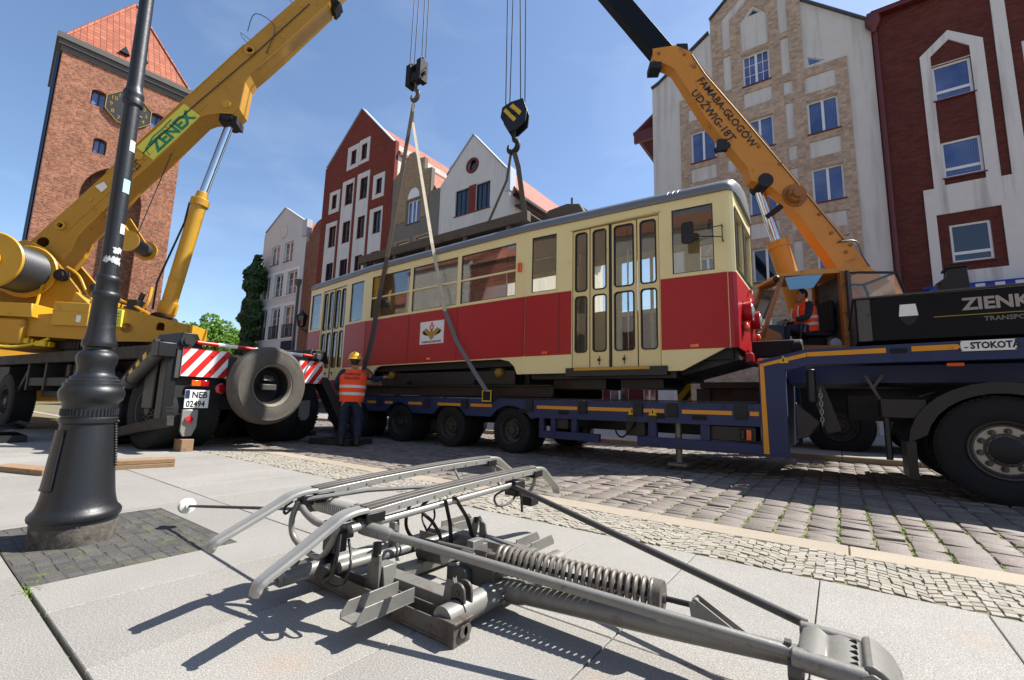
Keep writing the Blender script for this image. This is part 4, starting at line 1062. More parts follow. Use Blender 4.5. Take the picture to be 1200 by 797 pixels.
def wheel(parent, c, axis, rad, wid, tyre='tyre', rimmat='rim', rim=.56, dual=0, nuts=10, dish=.35, name='wheel', hub=True):
    """rim and hub with a treaded tyre as its sub-part; axis points outwards from the vehicle"""
    c = Vector(c); a = Vector(axis).normalized(); rr = rad * rim
    s = a.orthogonal().normalized(); s = Vector((0, 0, 1)) - a * a.z; s.normalize(); t = a.cross(s)
    m = MB(); o = wid / 2
    m.lathe([(rr, o * .92), (rr * .98, o), (rr * .93, o * .96), (rr * .86, o * (1 - dish * 1.4)), (rr * .6, o * (1 - dish * 1.6)), (rr * .56, o * (1 - dish)), (rr * .3, o * (1 - dish * .9)), (rr * .26, o * (1 - dish * .4)), (0, o * (1 - dish * .35))], c, a, 36, caps=False)
    for k in range(nuts):
        an = 2 * math.pi * k / nuts; e = s * math.cos(an) + t * math.sin(an); p = c + e * rr * .44 + a * o * (1 - dish)
        m.cyl(p, p + a * .035, rr * .055, n=6)
    w = m.build(name, K[rimmat], parent)
    m = MB()
    for off in ([0] if not dual else [0, -dual]):
        cc = c + a * off
        m.lathe([(rr * .99, -o * .85), (rr * 1.1, -o), (rad * .84, -o), (rad * .95, -o * .92), (rad, -o * .78), (rad * 1.004, 0), (rad, o * .78), (rad * .95, o * .92), (rad * .84, o), (rr * 1.25, o * 1.0), (rr * 1.1, o * .97), (rr * .99, o * .85)], cc, a, 48, closed=True)
        n = 60
        for k in range(n):
            an = 2 * math.pi * k / n; e = s * math.cos(an) + t * math.sin(an); f = t * math.cos(an) - s * math.sin(an)
            for side in (-1, 1):
                p = cc + e * (rad * .985) + a * (side * o * .62)
                q = [p + f * (u * rad * .036) + a * (v * o * .3) for u, v in ((-1, -1), (1, -1), (1, 1), (-1, 1))]
                m.add(q + [x + e * .012 for x in q], [(4, 5, 6, 7), (0, 1, 5, 4), (1, 2, 6, 5), (2, 3, 7, 6), (3, 0, 4, 7)])
    m.build('tyre', K[tyre], w, smooth=30)
    return w

# ------------------------------------------------------------------ tram
TY = 7.6
PL = [(-12.05, 6.76), (-9.05, 6.5), (-4.45, 6.5), (-1.15, 6.74)]
PITCH = lambda x: .010 * (x + 2.5) if x < -2.5 else 0
def ty(x):
    for (a, b), (c, d) in zip(PL, PL[1:]):
        if x <= c or c == PL[-1][0]: return b + (d - b) * (x - a) / (c - a)
def near(off=0): return lambda x, z: Vector((x, ty(x) - off, z + PITCH(x)))
def far(off=0): return lambda x, z: Vector((x, 2 * TY - ty(x) + off, z + PITCH(x)))
TR = thing('tram', 'red and cream old tram car hanging in slings above the blue trailer', 'tram', (-6.6, TY, 1.0))
segs = [(-12.05, -9.05), (-9.05, -4.45), (-4.45, -1.15)]
holesN = [[rect(-9.86, 2.83, -9.27, 3.82), rect(-11.32, 1.44, -10.08, 3.84), rect(-11.98, 2.83, -11.45, 3.82)],
          [rect(-8.92, 2.83, -7.57, 3.83), rect(-7.48, 2.83, -6.14, 3.83), rect(-6.04, 2.83, -4.68, 3.83)],
          [rect(-4.33, 2.83, -3.84, 3.85), rect(-3.54, 1.44, -2.09, 3.84), rect(-1.9, 2.83, -1.32, 3.84)]]
holesF = [[rect(-11.9, 2.83, -10.2, 3.8), rect(-9.9, 2.83, -9.2, 3.8)], holesN[1], [rect(-4.33, 2.83, -3.84, 3.85), rect(-3.5, 1.9, -2.15, 3.8), rect(-1.9, 2.83, -1.32, 3.84)]]
outl = [[(-12.05, 1.68), (-11.6, 1.40), (-9.05, 1.40), (-9.05, 4.0), (-12.05, 4.0)],
        [(-9.05, 1.40), (-8.72, 1.40)] + [(-8.4 - .32 * math.cos(R(a)), 1.40 + .27 * math.sin(R(a))) for a in (30, 60, 90)] + [(-5.0, 1.67), (-4.78, 1.62), (-4.66, 1.52), (-4.6, 1.38), (-4.45, 1.38), (-4.45, 4.0), (-9.05, 4.0)],
        [(-4.45, 1.38), (-1.8, 1.38), (-1.22, 1.69), (-1.15, 1.69), (-1.15, 4.0), (-4.45, 4.0)]]
m = MB(); thick = .05
for i in range(3):
    m.sheet(outl[i], holesN[i], near(), (0, thick, 0)); m.sheet(outl[i], holesF[i], far(), (0, -thick, 0))
# rounded corners and end walls
def endface(x0, sgn, fx):
    """plan outline of an end from the near corner to the far corner"""
    y0 = ty(x0); return [(x0, y0), (x0 + sgn * .05, y0 + .02), (x0 + sgn * .09, y0 + .07), (x0 + sgn * .09, 2 * TY - y0 - .07), (x0 + sgn * .05, 2 * TY - y0 - .02), (x0, 2 * TY - y0)]
FR = endface(-1.15, 1, lambda k: -1.02 - .02 * k); BK = endface(-12.05, -1, lambda k: -12.17 + .02 * k)
for pl, hol in ((FR, True), (BK, True)):
    for k in range(len(pl) - 1):
        p, q = Vector((*pl[k], 0)), Vector((*pl[k + 1], 0)); L = (q - p).length; d = (q - p) / L
        to3 = (lambda p, d: lambda s, z: p + d * s + Vector((0, 0, z + PITCH(p.x))))(p, d)
        nrm = Vector((-d.y, d.x, 0)) * (.05 if pl is FR else -.05)
        hs = [rect(.07, 2.86, L / 2 - .03, 3.76), rect(L / 2 + .03, 2.86, L - .07, 3.76)] if k == 2 else []
        m.sheet(rect(0, 1.72, L, 4.0), hs, to3, nrm)
body = m.build('body', K['cream'], TR, smooth=25)
# red panels
m = MB()
def panelN(x0, x1, z0, z1): m.box((0, 0, 0), (0, 0, 0)) if False else m.sheet(rect(x0, z0, x1, z1), [], near(.007), (0, .0065, 0))
for x0, x1 in ((-12.04, -11.36), (-10.02, -9.07), (-9.055, -7.53), (-7.522, -6.09), (-6.082, -4.47), (-4.445, -3.78), (-3.772, -3.55), (-2.08, -1.16)): panelN(x0, x1, 1.69, 2.77)
for x0, x1 in ((-12.04, -9.06), (-9.04, -4.46), (-4.44, -1.16)): m.sheet(rect(x0, 1.69, x1, 2.77), [], far(.007), (0, -.0065, 0))
for pl in (FR, BK):
    for k in range(len(pl) - 1):
        p, q = Vector((*pl[k], 0)), Vector((*pl[k + 1], 0)); d = (q - p).normalized(); n_ = Vector((d.y, -d.x, 0)) * (.007 if pl is FR else -.007)
        m.sheet(rect(0, 1.69, (q - p).length, 2.77), [], (lambda p, d, n_: lambda s, z: p + d * s + n_ + Vector((0, 0, z + PITCH(p.x))))(p, d, n_), -n_ * .95)
m.build('red_panel', K['red'], TR, smooth=25)
m = MB()
for x in (-9.06, -7.526, -6.086, -4.458, -3.776): m.sheet(rect(x - .006, 1.70, x + .006, 2.76), [], near(.0115), (0, .004, 0))
m.build('panel_joint', K['maroon'], TR, smooth=0)
m = MB()
for a, b in ((-11.3, -10.05), (-12.04, -11.36), (-10.02, -4.46), (-4.44, -3.55), (-2.08, -1.16)):
    if a == -11.3: continue
    xs_ = [a + (b - a) * i / 6 for i in range(7)]
    for i in range(6):
        if xs_[i] < -9.05 < xs_[i + 1]: continue
        m.sheet(rect(xs_[i], 2.775, xs_[i + 1], 2.8), [], near(.012), (0, .012, 0))
m.build('waist_rail', K['cream'], TR, smooth=0)
# roof
m = MB(); sec = []
def rsec(x, w, e=0):
    y0 = ty(x) if x < -1.2 and x > -12.1 else w
    hw = TY - y0 + .035
    pts = [(-hw, 3.99), (-hw - .012, 4.03), (-hw + .01, 4.1), (-hw + .09, 4.17), (-hw * .75, 4.24), (-hw * .4, 4.31), (0, 4.34)]
    pts = pts + [(-a, b) for a, b in reversed(pts[:-1])]
    return [Vector((x, TY + a * (1 - e), 3.99 + (b - 3.99) * (1 - e * .55) + PITCH(x))) for a, b in pts]
st = [rsec(-12.25, 6.95, .3), rsec(-12.2, 6.85, .1), rsec(-12.04, 6.76)] + [rsec(x, 0) for x in (-11, -10, -9.05, -7.5, -6, -4.45, -3.4, -2.3, -1.5, -1.21)] + [rsec(-1.12, 6.75), rsec(-1.07, 6.77, .02), rsec(-1.03, 6.82, .12), rsec(-1.01, 6.95, .3)]
n = len(st[0]); vs_ = [p for s in st for p in s]; fs_ = []
for i in range(len(st) - 1):
    for k in range(n - 1): fs_.append((i * n + k, i * n + k + 1, (i + 1) * n + k + 1, (i + 1) * n + k))
fs_ += [tuple(range(n)), tuple(range((len(st) - 1) * n, len(st) * n))]
fs_ += [(i * n, (i + 1) * n, (i + 1) * n + n - 1, i * n + n - 1) for i in range(len(st) - 1)]
m.add(vs_, fs_)
for x in (-1.95, -1.87, -1.8): m.tube([(x, ty(x) - .04, 4.02), (x, ty(x) - .025, 4.1), (x, ty(x) + .06, 4.175), (x + .01, ty(x) + .25, 4.25)], .007, 6)
roof = m.build('roof', K['tram_roof'], TR, smooth=50)
m = MB()
m.box((-10.4, 7.08, 4.5), (-4.85, 7.22, 4.72)); m.box((-10.4, 7.98, 4.5), (-4.85, 8.12, 4.72)); m.box((-10.4, 7.22, 4.66), (-4.85, 7.98, 4.7))
for x in (-10.2, -9, -7.8, -6.6, -5.4): m.box((x, 7.1, 4.26), (x + .12, 8.1, 4.499))
m.build('roof_walkway', K['roof_board'], TR, bevel=.01)
m = MB(); m.prism([(-4.62, 7.15, 4.28), (-4.4, 7.15, 4.62), (-3.98, 7.15, 4.66), (-3.72, 7.15, 4.6), (-3.55, 7.15, 4.28)], (0, .8, 0)); m.cyl((-3.9, 7.2, 4.6), (-3.9, 7.2, 4.78), .02)
m.build('resistor_box', K['roof_board'], TR, bevel=.01)
# glass
m = MB()
for i in range(3):
    for h in holesN[i]:
        if h[0][1] < 2: continue
        m.sheet(rect(h[0][0], h[0][1], h[2][0], h[2][1]), [], near(-.02), (0, .006, 0))
    for h in holesF[i]: m.sheet(rect(h[0][0], h[0][1], h[2][0], h[2][1]), [], far(-.02), (0, -.006, 0))
for pl in (FR, BK):
    for k in (2,):
        p, q = Vector((*pl[k], 0)), Vector((*pl[k + 1], 0)); d = (q - p).normalized(); n_ = Vector((-d.y, d.x, 0)) * (.03 if pl is FR else -.03)
        m.sheet(rect(.03, 2.9, (q - p).length - .0, 3.78), [], (lambda p, d, n_: lambda s, z: p + d * s + n_ + Vector((0, 0, z + PITCH(p.x))))(p, d, n_), n_ * .2)
m.build('window_pane', K['glass'], TR, smooth=0, fix=True)
# window rails and rubber
m = MB()
for h in holesN[1]: m.sheet(rect(h[0][0], 3.29, h[1][0], 3.325), [], near(-.003), (0, .02, 0))
m.build('window_rail', K['cream'], TR, smooth=0)
m = MB()
for i in (0, 1, 2):
    for h in holesN[i] + ([] if i else []):
        if h[0][1] < 2: continue
        x0, z0, x1, z1 = h[0][0], h[0][1], h[2][0], h[2][1]; e = .014
        m.sheet(rect(x0 - .002, z0 - .002, x1 + .002, z1 + .002), [rect(x0 + e, z0 + e, x1 - e, z1 - e)], near(-.012), (0, .012, 0))
for pl in (FR,):
    for k in (2,):
        p, q = Vector((*pl[k], 0)), Vector((*pl[k + 1], 0)); d = (q - p).normalized(); n_ = Vector((-d.y, d.x, 0)) * -.008; L = (q - p).length
        m.sheet(rect(.05, 2.84, L - .05, 3.78), [rect(.085, 2.875, L / 2 - .045, 3.745), rect(L / 2 + .045, 2.875, L - .085, 3.745)], (lambda p, d, n_: lambda s, z: p + d * s + n_ + Vector((0, 0, z)))(p, d, n_), n_)
m.build('window_rubber', K['rubber'], TR, smooth=0)
# folding doors
def door(x0, x1, leaf_w, nm):
    m = MB(); g = .012; k = 0; leaves = []
    for a, b in leaf_w:
        xa, xb = x0 + a * (x1 - x0), x0 + b * (x1 - x0); leaves.append((xa, xb))
        ym = .014 if k % 2 else .02
        hs = [rrect(xa + .05, 2.75, xb - .05, 3.76, .05), rrect(xa + .05, 1.72, xb - .05, 2.65, .05)]
        m.sheet(rect(xa, 1.45, xb, 3.815), hs, near(-ym), (0, .03, 0)); k += 1
    d = m.build('folding_door', K['cream_dk'], TR, smooth=0)
    m = MB()
    for xa, xb in leaves:
        for z0, z1 in ((2.75, 3.76), (1.72, 2.65)):
            m.sheet(rrect(xa + .036, z0 - .014, xb - .036, z1 + .014, .06), [rrect(xa + .058, z0 + .008, xb - .058, z1 - .008, .045)], near(-.008), (0, .03, 0))
    xm = (leaves[1][1] + leaves[2][0]) / 2 if len(leaves) > 2 else leaves[0][1]
    m.sheet(rect(xm - .022, 1.45, xm + .022, 3.82), [], near(-.012), (0, .03, 0))
    m.build('door_rubber', K['rubber'], d, smooth=0)
    m = MB()
    for xa, xb in leaves:
        for z0, z1 in ((2.75, 3.76), (1.72, 2.65)): m.sheet(rect(xa + .05, z0, xb - .05, z1), [], near(-.03), (0, .005, 0))
    m.build('door_pane', K['glass'], d, smooth=0)
    m = MB()
    for i in (1, 2) if len(leaves) > 2 else (0, 1):
        xc = (leaves[i][0] + leaves[i][1]) / 2; m.cyl(near(.0)(xc, 1.575), near(.03)(xc, 1.575), .022, n=10); m.sheet(rect(xc - .006, 1.5, xc + .006, 1.64), [], near(.004), (0, .006, 0))
    m.build('door_handle', K['black_steel'], d)
    return d
door(-3.53, -2.1, ((0, .205), (.22, .44), (.475, .755), (.77, 1.0)), 'front')
door(-11.3, -10.1, ((0, .22), (.235, .48), (.52, .76), (.775, 1.0)), 'rear')
m = MB(); m.sheet(rect(-3.62, 1.32, -2.0, 1.455), [], near(.05), (0, .1, 0)); st_ = m.build('door_step', K['black_steel'], TR, smooth=0)
m = MB(); m.sheet(rect(-3.47, 1.41, -2.25, 1.452), [], near(.058), (0, .007, 0)); m.build('step_edge', K['yellow_lt'], st_, smooth=0)
m = MB(); m.bar(near(.02)(-3.56, 3.83), near(.02)(-2.06, 3.86), .03, .02); m.build('rain_strip', K['cream_dk'], TR, smooth=0)
# far side doors seen through: posts
m = MB()
for x in (-3.5, -2.83, -2.15): m.bar(far(-.05)(x, 1.5), far(-.05)(x, 3.8), .06, .05)
m.bar(far(-.05)(-3.5, 2.7), far(-.05)(-2.15, 2.7), .05, .08); m.build('far_door_frame', K['cream_dk'], TR, smooth=0)
# floor, ceiling and seats
m = MB(); m.prism([(x, y, 1.74 + PITCH(x)) for x, y in [(-12.0, 6.85), (-9.05, 6.6), (-4.45, 6.6), (-1.15, 6.85), (-1.15, 8.35), (-4.45, 8.6), (-9.05, 8.6), (-12.0, 8.35)]], (0, 0, -.2)); m.build('floor', K['chassis'], TR, smooth=0)
m = MB(); m.prism([(x, y, 3.93 + PITCH(x)) for x, y in [(-12.0, 6.85), (-9.05, 6.6), (-4.45, 6.6), (-1.15, 6.85), (-1.15, 8.35), (-4.45, 8.6), (-9.05, 8.6), (-12.0, 8.35)]], (0, 0, .02))
m.build('ceiling', K['interior'], TR, smooth=0)
m = MB(); m.box((-4.1, 7.9, 1.75), (-4.06, 8.55, 3.9)); m.box((-9.4, 6.7, 1.75), (-9.36, 7.2, 3.9)); m.box((-9.4, 7.9, 1.75), (-9.36, 8.5, 3.9)); m.build('bulkhead', K['interior'], TR, smooth=0)
for x in (-8.6, -7.7, -6.8, -5.9, -5.0):
    for y0, y1 in ((6.7, 7.25), (7.95, 8.5)):
        m = MB(); m.box((x, y0, 2.1), (x + .42, y1, 2.16)); m.box((x - .05, y0, 2.15), (x, y1, 2.75)); m.box((x + .05, y0 + .2, 1.74), (x + .3, y0 + .26, 2.1)); m.build('bench', K['seat'], TR, bevel=.02)
m = MB()
for y in (7.2, 8.0): m.cyl((-9.3, y, 3.65), (-4.2, y, 3.68), .016)
for x in (-8.4, -6.9, -5.4, -3.2, -2.8): m.cyl((x, 7.2, 1.74), (x, 7.2, 3.9), .016)
m.build('handrail', K['steel'], TR)
m = MB(); m.box((-1.75, 7.0, 1.74), (-1.35, 7.9, 2.65)); m.cyl((-1.6, 7.3, 2.65), (-1.6, 7.3, 2.8), .09); m.build('driver_desk', K['interior'], TR, bevel=.02)
m = MB(); m.ball((-1.42, 7.05, 3.62), .11, sc=(.35, 1, 1)); m.build('inside_mirror', K['rubber'], TR)
# outside details
m = MB(); c = near(.24)(-1.62, 3.36); m.prism([c + Vector((a, 0, b)) for a, b in rrect(-.085, -.16, .085, .16, .04)], (.0, .035, 0)); mr_ = m.build('wing_mirror', K['rubber'], TR)
m = MB(); p = near(0)(-1.19, 3.22)
m.tube([c + Vector((.05, .02, .02)), p + Vector((0, -.08, .22)), p + Vector((0, -.01, .22))], .007, 6); m.tube([c + Vector((.05, .02, -.06)), p + Vector((0, -.08, .05)), p + Vector((0, -.01, .0))], .007, 6); m.tube([p + Vector((0, -.08, .24)), p + Vector((0, -.08, -.02))], .008, 6)
m.build('mirror_arm', K['black_steel'], mr_)
m = MB(); m.cbox(near(.03)(-4.57, 3.33), (.075, .05, .17)); m.build('indicator', K['orange_lens'], TR, bevel=.015)
m = MB()
for x in (-1.62, -4.04, -6.85): m.cbox(near(.014)(x, 1.735 if x != -6.85 else 1.76), (.12, .012, .05))
m.build('side_reflector', K['orange_lens'], TR, bevel=.004)
sg = MB(); sg.sheet(rect(-7.14, 2.07, -6.44, 2.55), [], near(.016), (0, .008, 0)); sign = sg.build('sign_board', K['white'], TR, smooth=0)
m = MB(); t3_ = near(.019)
for sgn in (-1, 1):
    m.sheet([(-6.79, 2.22), (-6.79 + sgn * .1, 2.24), (-6.79 + sgn * .25, 2.37), (-6.79 + sgn * .24, 2.28), (-6.79 + sgn * .3, 2.33), (-6.79 + sgn * .16, 2.41), (-6.79 + sgn * .05, 2.33), (-6.79, 2.33)], [], t3_)
    m.sheet([(-6.79, 2.18), (-6.79 + sgn * .09, 2.2), (-6.79, 2.26)], [], t3_)
m.sheet([(-6.84, 2.2), (-6.79, 2.14), (-6.74, 2.2), (-6.75, 2.34), (-6.83, 2.34)], [], near(.0205))
m.build('wing_emblem', K['gold'], sign, smooth=0, fix=False)
m = MB(); m.sheet([(-6.85, 2.46), (-6.85, 2.4), (-6.83, 2.36), (-6.79, 2.33), (-6.75, 2.36), (-6.73, 2.4), (-6.73, 2.46)], [[(-6.82, 2.44), (-6.82, 2.41), (-6.79, 2.37), (-6.76, 2.41), (-6.76, 2.44)]], near(.021)); m.sheet(rect(-6.82, 2.47, -6.76, 2.52), [rect(-6.8, 2.485, -6.78, 2.505)], near(.021)); m.build('red_shield', K['red_rf'], sign, smooth=0, fix=False)
x_ = Vector((1, 0, .01)); m = lettering('TRAMWAJE ELBLĄSKIE', .062, near(.02)(-7.08, 2.095), x_, (0, 0, 1), .001, .93); m.build('sign_letters', K['ink'], sign, smooth=0, fix=False)
for y_, r_ in ((7.28, .15), (8.1, .15)):
    m = MB(); m.lathe([(r_ * .9, -.1), (r_ * 1.0, .02), (r_ * .95, .05), (r_ * .92, .03)], (-.98, y_, 2.28), (1, 0, 0), 20); hl = m.build('headlight', K['red'], TR)
    m = MB(); m.lathe([(r_ * .93, .0), (r_ * .7, .05), (0, .08)], (-.98, y_, 2.28), (1, 0, 0), 20); m.build('lens', K['alu_light'], hl)
for y_ in (7.12, 8.3):
    m = MB(); m.ball((-1.0, y_, 2.02), .07, sc=(.6, 1, 1)); m.build('turn_light', K['orange_lens'], TR)
m = MB(); m.box((-1.06, 7.2, 1.52), (-.95, 8.1, 1.66)); m.build('buffer_beam', K['red'], TR, bevel=.02)
m = MB(); m.box((-1.0, 7.5, 1.62), (-.45, 7.7, 1.86)); m.cyl((-.5, 7.6, 1.74), (-.36, 7.6, 1.74), .13); m.build('coupler', K['black'], TR, bevel=.02)
m = MB()
for a, b in (((-.99, 7.25), 2.5), ((-.99, 7.95), 2.5)): m.tube([(a[0], a[1], b), (a[0] + .03, a[1] + .05, b + .1), (a[0] + .03, a[1] + .2, b + .1)], .012, 6)
m.build('front_handle', K['red'], TR)
m = MB(); m.sheet([(0.05, 2.52), (.12, 2.56), (.2, 2.52), (.16, 2.44), (.22, 2.36), (.12, 2.4), (.02, 2.36), (.08, 2.44)], [], lambda s, z: Vector((-.994, 7.5 + s, z))); m.build('front_crest', K['cream'], TR, fix=False, smooth=0)
K['ochre'] = paint('ochre_axle_cover', '7d6212', .5, 0, .2, 8, dirt='3a2f14', damt=.4, ds=12)
# underframe, truck and wheels
m = MB(); m.box((-11.4, 6.75, 1.36), (-9.2, 8.45, 1.53)); m.box((-9.2, 6.95, 1.3), (-4.5, 8.25, 1.52)); m.box((-4.4, 6.75, 1.28), (-1.9, 8.45, 1.5)); m.bar((-1.9, 7.6, 1.4), (-1.1, 7.6, 1.62), 1.3, .16)
m.box((-4.1, 6.95, 1.12), (-3.1, 7.6, 1.3)); m.box((-2.9, 7.1, 1.15), (-2.2, 8.2, 1.28)); m.build('underframe', K['black_steel'], TR, smooth=0)
m = MB(); m.box((-8.55, 6.66, 1.18), (-4.75, 6.78, 1.45)); m.box((-8.55, 8.42, 1.18), (-4.75, 8.54, 1.45)); m.box((-8.7, 6.9, 1.15), (-8.5, 8.3, 1.4)); m.box((-4.8, 6.9, 1.15), (-4.6, 8.3, 1.4))
m.build('truck_frame', K['black_steel'], TR, bevel=.01)
for x in (-8.15, -5.1):
    m = MB(); m.lathe([(.36, -.06), (.36, .04), (.39, .05), (.39, .08), (.3, .08), (.12, .02), (.0, .02)], (x, 6.88, 1.33), (0, -1, 0), 28); m.lathe([(.36, -.06), (.36, .04), (.39, .05), (.39, .08), (.3, .08), (.0, .02)], (x, 8.32, 1.33), (0, 1, 0), 28); m.cyl((x, 6.9, 1.33), (x, 8.3, 1.33), .07)
    w = m.build('wheelset', K['black_steel'], TR)
    m = MB(); m.ball((x, 6.63, 1.4), .095, sc=(1, .7, 1)); m.cyl((x, 6.65, 1.4), (x, 6.8, 1.4), .1); m.build('axle_box', K['ochre'], w)
for x in (-7.6, -5.65):
    m = MB(); m.lathe([(.08 + .018 * (i % 2), i * .022) for i in range(11)], (x, 6.7, 1.06), (0, 0, 1), 14); m.build('truck_spring', K['black_steel'], TR)

# lifting beams under the tram
B = thing('lifting_beams', 'pair of brown steel beams slung under the tram', 'steel beams', (-6.5, 6.7, 1.0))
for y in (6.52, 8.5):
    m = MB(); m.box((-9.3, y, 1.15), (-3.9, y + .16, 1.17)); m.box((-9.3, y + .07, .985), (-3.9, y + .09, 1.149)); m.box((-9.3, y, .965), (-3.9, y + .16, .985)); m.build('beam', K['rail_steel'], B, smooth=0)
m = MB()
for x in (-9.0, -5.05): m.box((x, 6.3, .9), (x + .14, 8.9, .96))
m.build('cross_beam', K['rail_steel'], B, smooth=0)
P_ = MB(); P_.box((-5.16, 6.24, .87), (-4.96, 6.29, 1.06)); ep = P_.build('end_plate', K['black'], B, smooth=0)
m = MB(); m.sheet(rect(-5.165, .865, -4.955, 1.065), [rect(-5.145, .885, -4.975, 1.045)], lambda x, z: Vector((x, 6.238, z)), (0, .01, 0)); m.build('plate_edge', K['hazard'], ep, smooth=0)

# ------------------------------------------------------------------ blue low loader trailer
TL = thing('low_loader_trailer', 'blue low loader trailer with amber strips under the tram', 'trailer', (-5, 7.6, 0))
YN, YFAR = 6.33, 8.9
m = MB(); m.box((-12.3, YN + .12, .7), (-.75, YFAR - .12, .9)); m.build('deck', K['chassis_br'], TL, smooth=0)
AXL = [-4.6, -6.05, -7.5, -8.95]
def sidebeam(y, d):
    m = MB(); out = [(-12.3, .92), (-12.3, .6), (AXL[-1] - .52, .6)]
    for x in reversed(AXL): out += [(x + .50 * math.cos(R(a)), .39 + .50 * math.sin(R(a)) * .84) for a in (150, 125, 100, 80, 55, 30)]
    out += [(AXL[0] + .55, .62), (-.78, .64), (-.78, .92)]
    m.sheet(out, [], lambda x, z: Vector((x, y, z)), (0, d, 0)); return m
sidebeam(YN, .1).build('side_beam', K['blue'], TL, smooth=0); sidebeam(YFAR, -.1).build('side_beam', K['blue'], TL, smooth=0)
m = MB(); m.box((-12.2, YN - .012, .925), (-.8, YN + .12, .945)); m.build('deck_edge', K['chassis'], TL, smooth=0)
m = MB(); rs = random.Random(5)
for x0, x1 in ((-11.6, -10.9), (-10.6, -9.95), (-9.75, -9.3), (-8.55, -8.25), (-7.95, -7.7), (-7.2, -6.8), (-6.35, -5.75), (-5.5, -5.0), (-4.05, -3.3), (-3.12, -2.42), (-2.25, -1.96), (-1.72, -1.1), (-.9, -.8)):
    z = .80; m.box((x0, YN - .008, z - .03), (x1, YN - .001, z + .022))
m.build('reflective_strip', K['amber_strip'], TL, smooth=0)
m = MB()
for x in (-10.8, -9.85, -8.15, -6.65, -5.65, -4.2, -3.21, -2.33, -1.85, -1.0):
    m.box((x - .07, YN - .03, .72), (x + .07, YN - .002, .9)); m.box((x - .05, YN - .035, .74), (x + .05, YN - .028, .78))
m.build('stake_pocket', K['chassis'], TL, bevel=.006)
m = MB()
for x in (-3.55, -2.05, -1.5, -4.35): m.prism([(a, YN - .004, b) for a, b in rrect(x - .1, .69, x + .1, .755, .03)], (0, .003, 0))
m.build('rope_slot', K['black'], TL, smooth=0)
for x in (-2.42, -2.12):
    m = MB(); m.prism([(x - .06, YN - .012, .73), (x + .06, YN - .012, .73), (x, YN - .012, .84)], (0, .003, 0)); w = m.build('warning_sign', K['hazard'], TL, smooth=0)
    m = MB(); m.sheet([(x - .012, .755), (x + .012, .755), (x + .006, .81), (x - .006, .81)], [], lambda a, b: Vector((a, YN - .0135, b))); m.box((x - .055, YN - .012, .66), (x + .055, YN - .009, .72)); m.build('warning_mark', K['ink'], w, smooth=0, fix=False)
# lower frames between wheels and gooseneck
m = MB()
m.box((-4.02, YN + .02, .3), (-2.95, YN + .1, .42))
for x in (-4.02, -3.8, -3.42): m.box((x, YN + .021, .42), (x + .09, YN + .099, .639))
m.box((-2.36, YN + .02, .3), (-.75, YN + .1, .43))
for x in (-2.2, -1.5): m.box((x, YN + .021, .43), (x + .12, YN + .099, .639))
m.build('lower_frame', K['blue'], TL, bevel=.006)
m = MB(); m.box((-3.75, YN + .06, .46), (-3.5, YN + .3, .62)); m.box((-2.6, YN + .2, .42), (-2.3, YN + .5, .66)); m.box((-1.45, YN + .08, .44), (-.85, YN + .5, .63)); m.box((-12, 7.2, .45), (-1, 8.0, .7)); m.cyl((-1.0, YN + .04, .47), (-1.0, YN + .04, .6), .03); m.build('under_box', K['black_steel'], TL, bevel=.01)
m = MB(); m.cyl((-1.83, YN + .2, .1), (-1.83, YN + .2, .7), .045); m.box((-1.96, YN + .1, .06), (-1.7, YN + .34, .09)); m.build('support_leg', K['alu'], TL)
m = MB(); m.cbox((-.93, YN + .06, .53), (.06, .04, .13)); m.build('side_lamp', K['orange_lens'], TL, bevel=.008)
m = MB(); m.tube(smooth_path([(-2.75, YN + .15, .6), (-2.7, YN + .1, .45), (-2.6, YN + .08, .4), (-2.5, YN + .12, .5), (-2.45, YN + .2, .62)], 5), .014, 6); m.build('air_hose', K['black'], TL)
for x in AXL:
    wheel(TL, (x, YN + .17, .385), (0, -1, 0), .385, .27, rim=.6, dual=.3, nuts=8, dish=.5)
    wheel(TL, (x, YFAR - .17, .385), (0, 1, 0), .385, .27, rim=.6, dual=.3, nuts=8, dish=.5)
# gooseneck
m = MB(); G = [(-.78, .3), (-.78, 1.45), (-.28, 1.575), (3.6, 1.64), (3.6, 1.42), (-.22, 1.39), (-.5, 1.33), (-.5, .3)]
for y, d in ((YN, .14), (YFAR, -.14)): m.sheet(G, [], lambda x, z: Vector((x, y, z)), (0, d, 0))
m.box((-.75, YN + .15, .35), (-.55, YFAR - .15, 1.4)); m.box((-.5, YN + .5, 1.2), (3.5, YFAR - .5, 1.4)); m.build('gooseneck', K['blue'], TL, smooth=0)
m = MB(); y = YN - .004
for poly in ([(-.765, .32), (-.705, .32), (-.715, 1.0), (-.72, 1.38), (-.765, 1.41)], [(-.765, 1.412), (-.72, 1.385), (-.27, 1.485), (-.27, 1.535)], [(-.265, 1.487), (.46, 1.5), (.46, 1.555), (-.265, 1.537)], [(.67, 1.505), (1.02, 1.51), (1.055, 1.54), (1.02, 1.565), (.67, 1.56)], [(1.5, 1.53), (2.4, 1.545), (2.4, 1.6), (1.5, 1.585)]):
    m.prism([(a, y - .003, b) for a, b in poly], (0, .006, 0))
m.build('reflective_strip', K['amber_strip'], TL, smooth=0)
m = MB(); m.prism([(a, YN - .006, b) for a, b in rrect(.49, 1.49, .64, 1.545, .025)], (0, .004, 0)); m.build('rope_slot', K['black'], TL, smooth=0)
m = MB(); m.prism([(-.55, YN - .01, 1.415), (-.45, YN - .01, 1.42), (-.51, YN - .01, 1.51)], (0, .003, 0)); w = m.build('warning_sign', K['hazard'], TL, smooth=0)
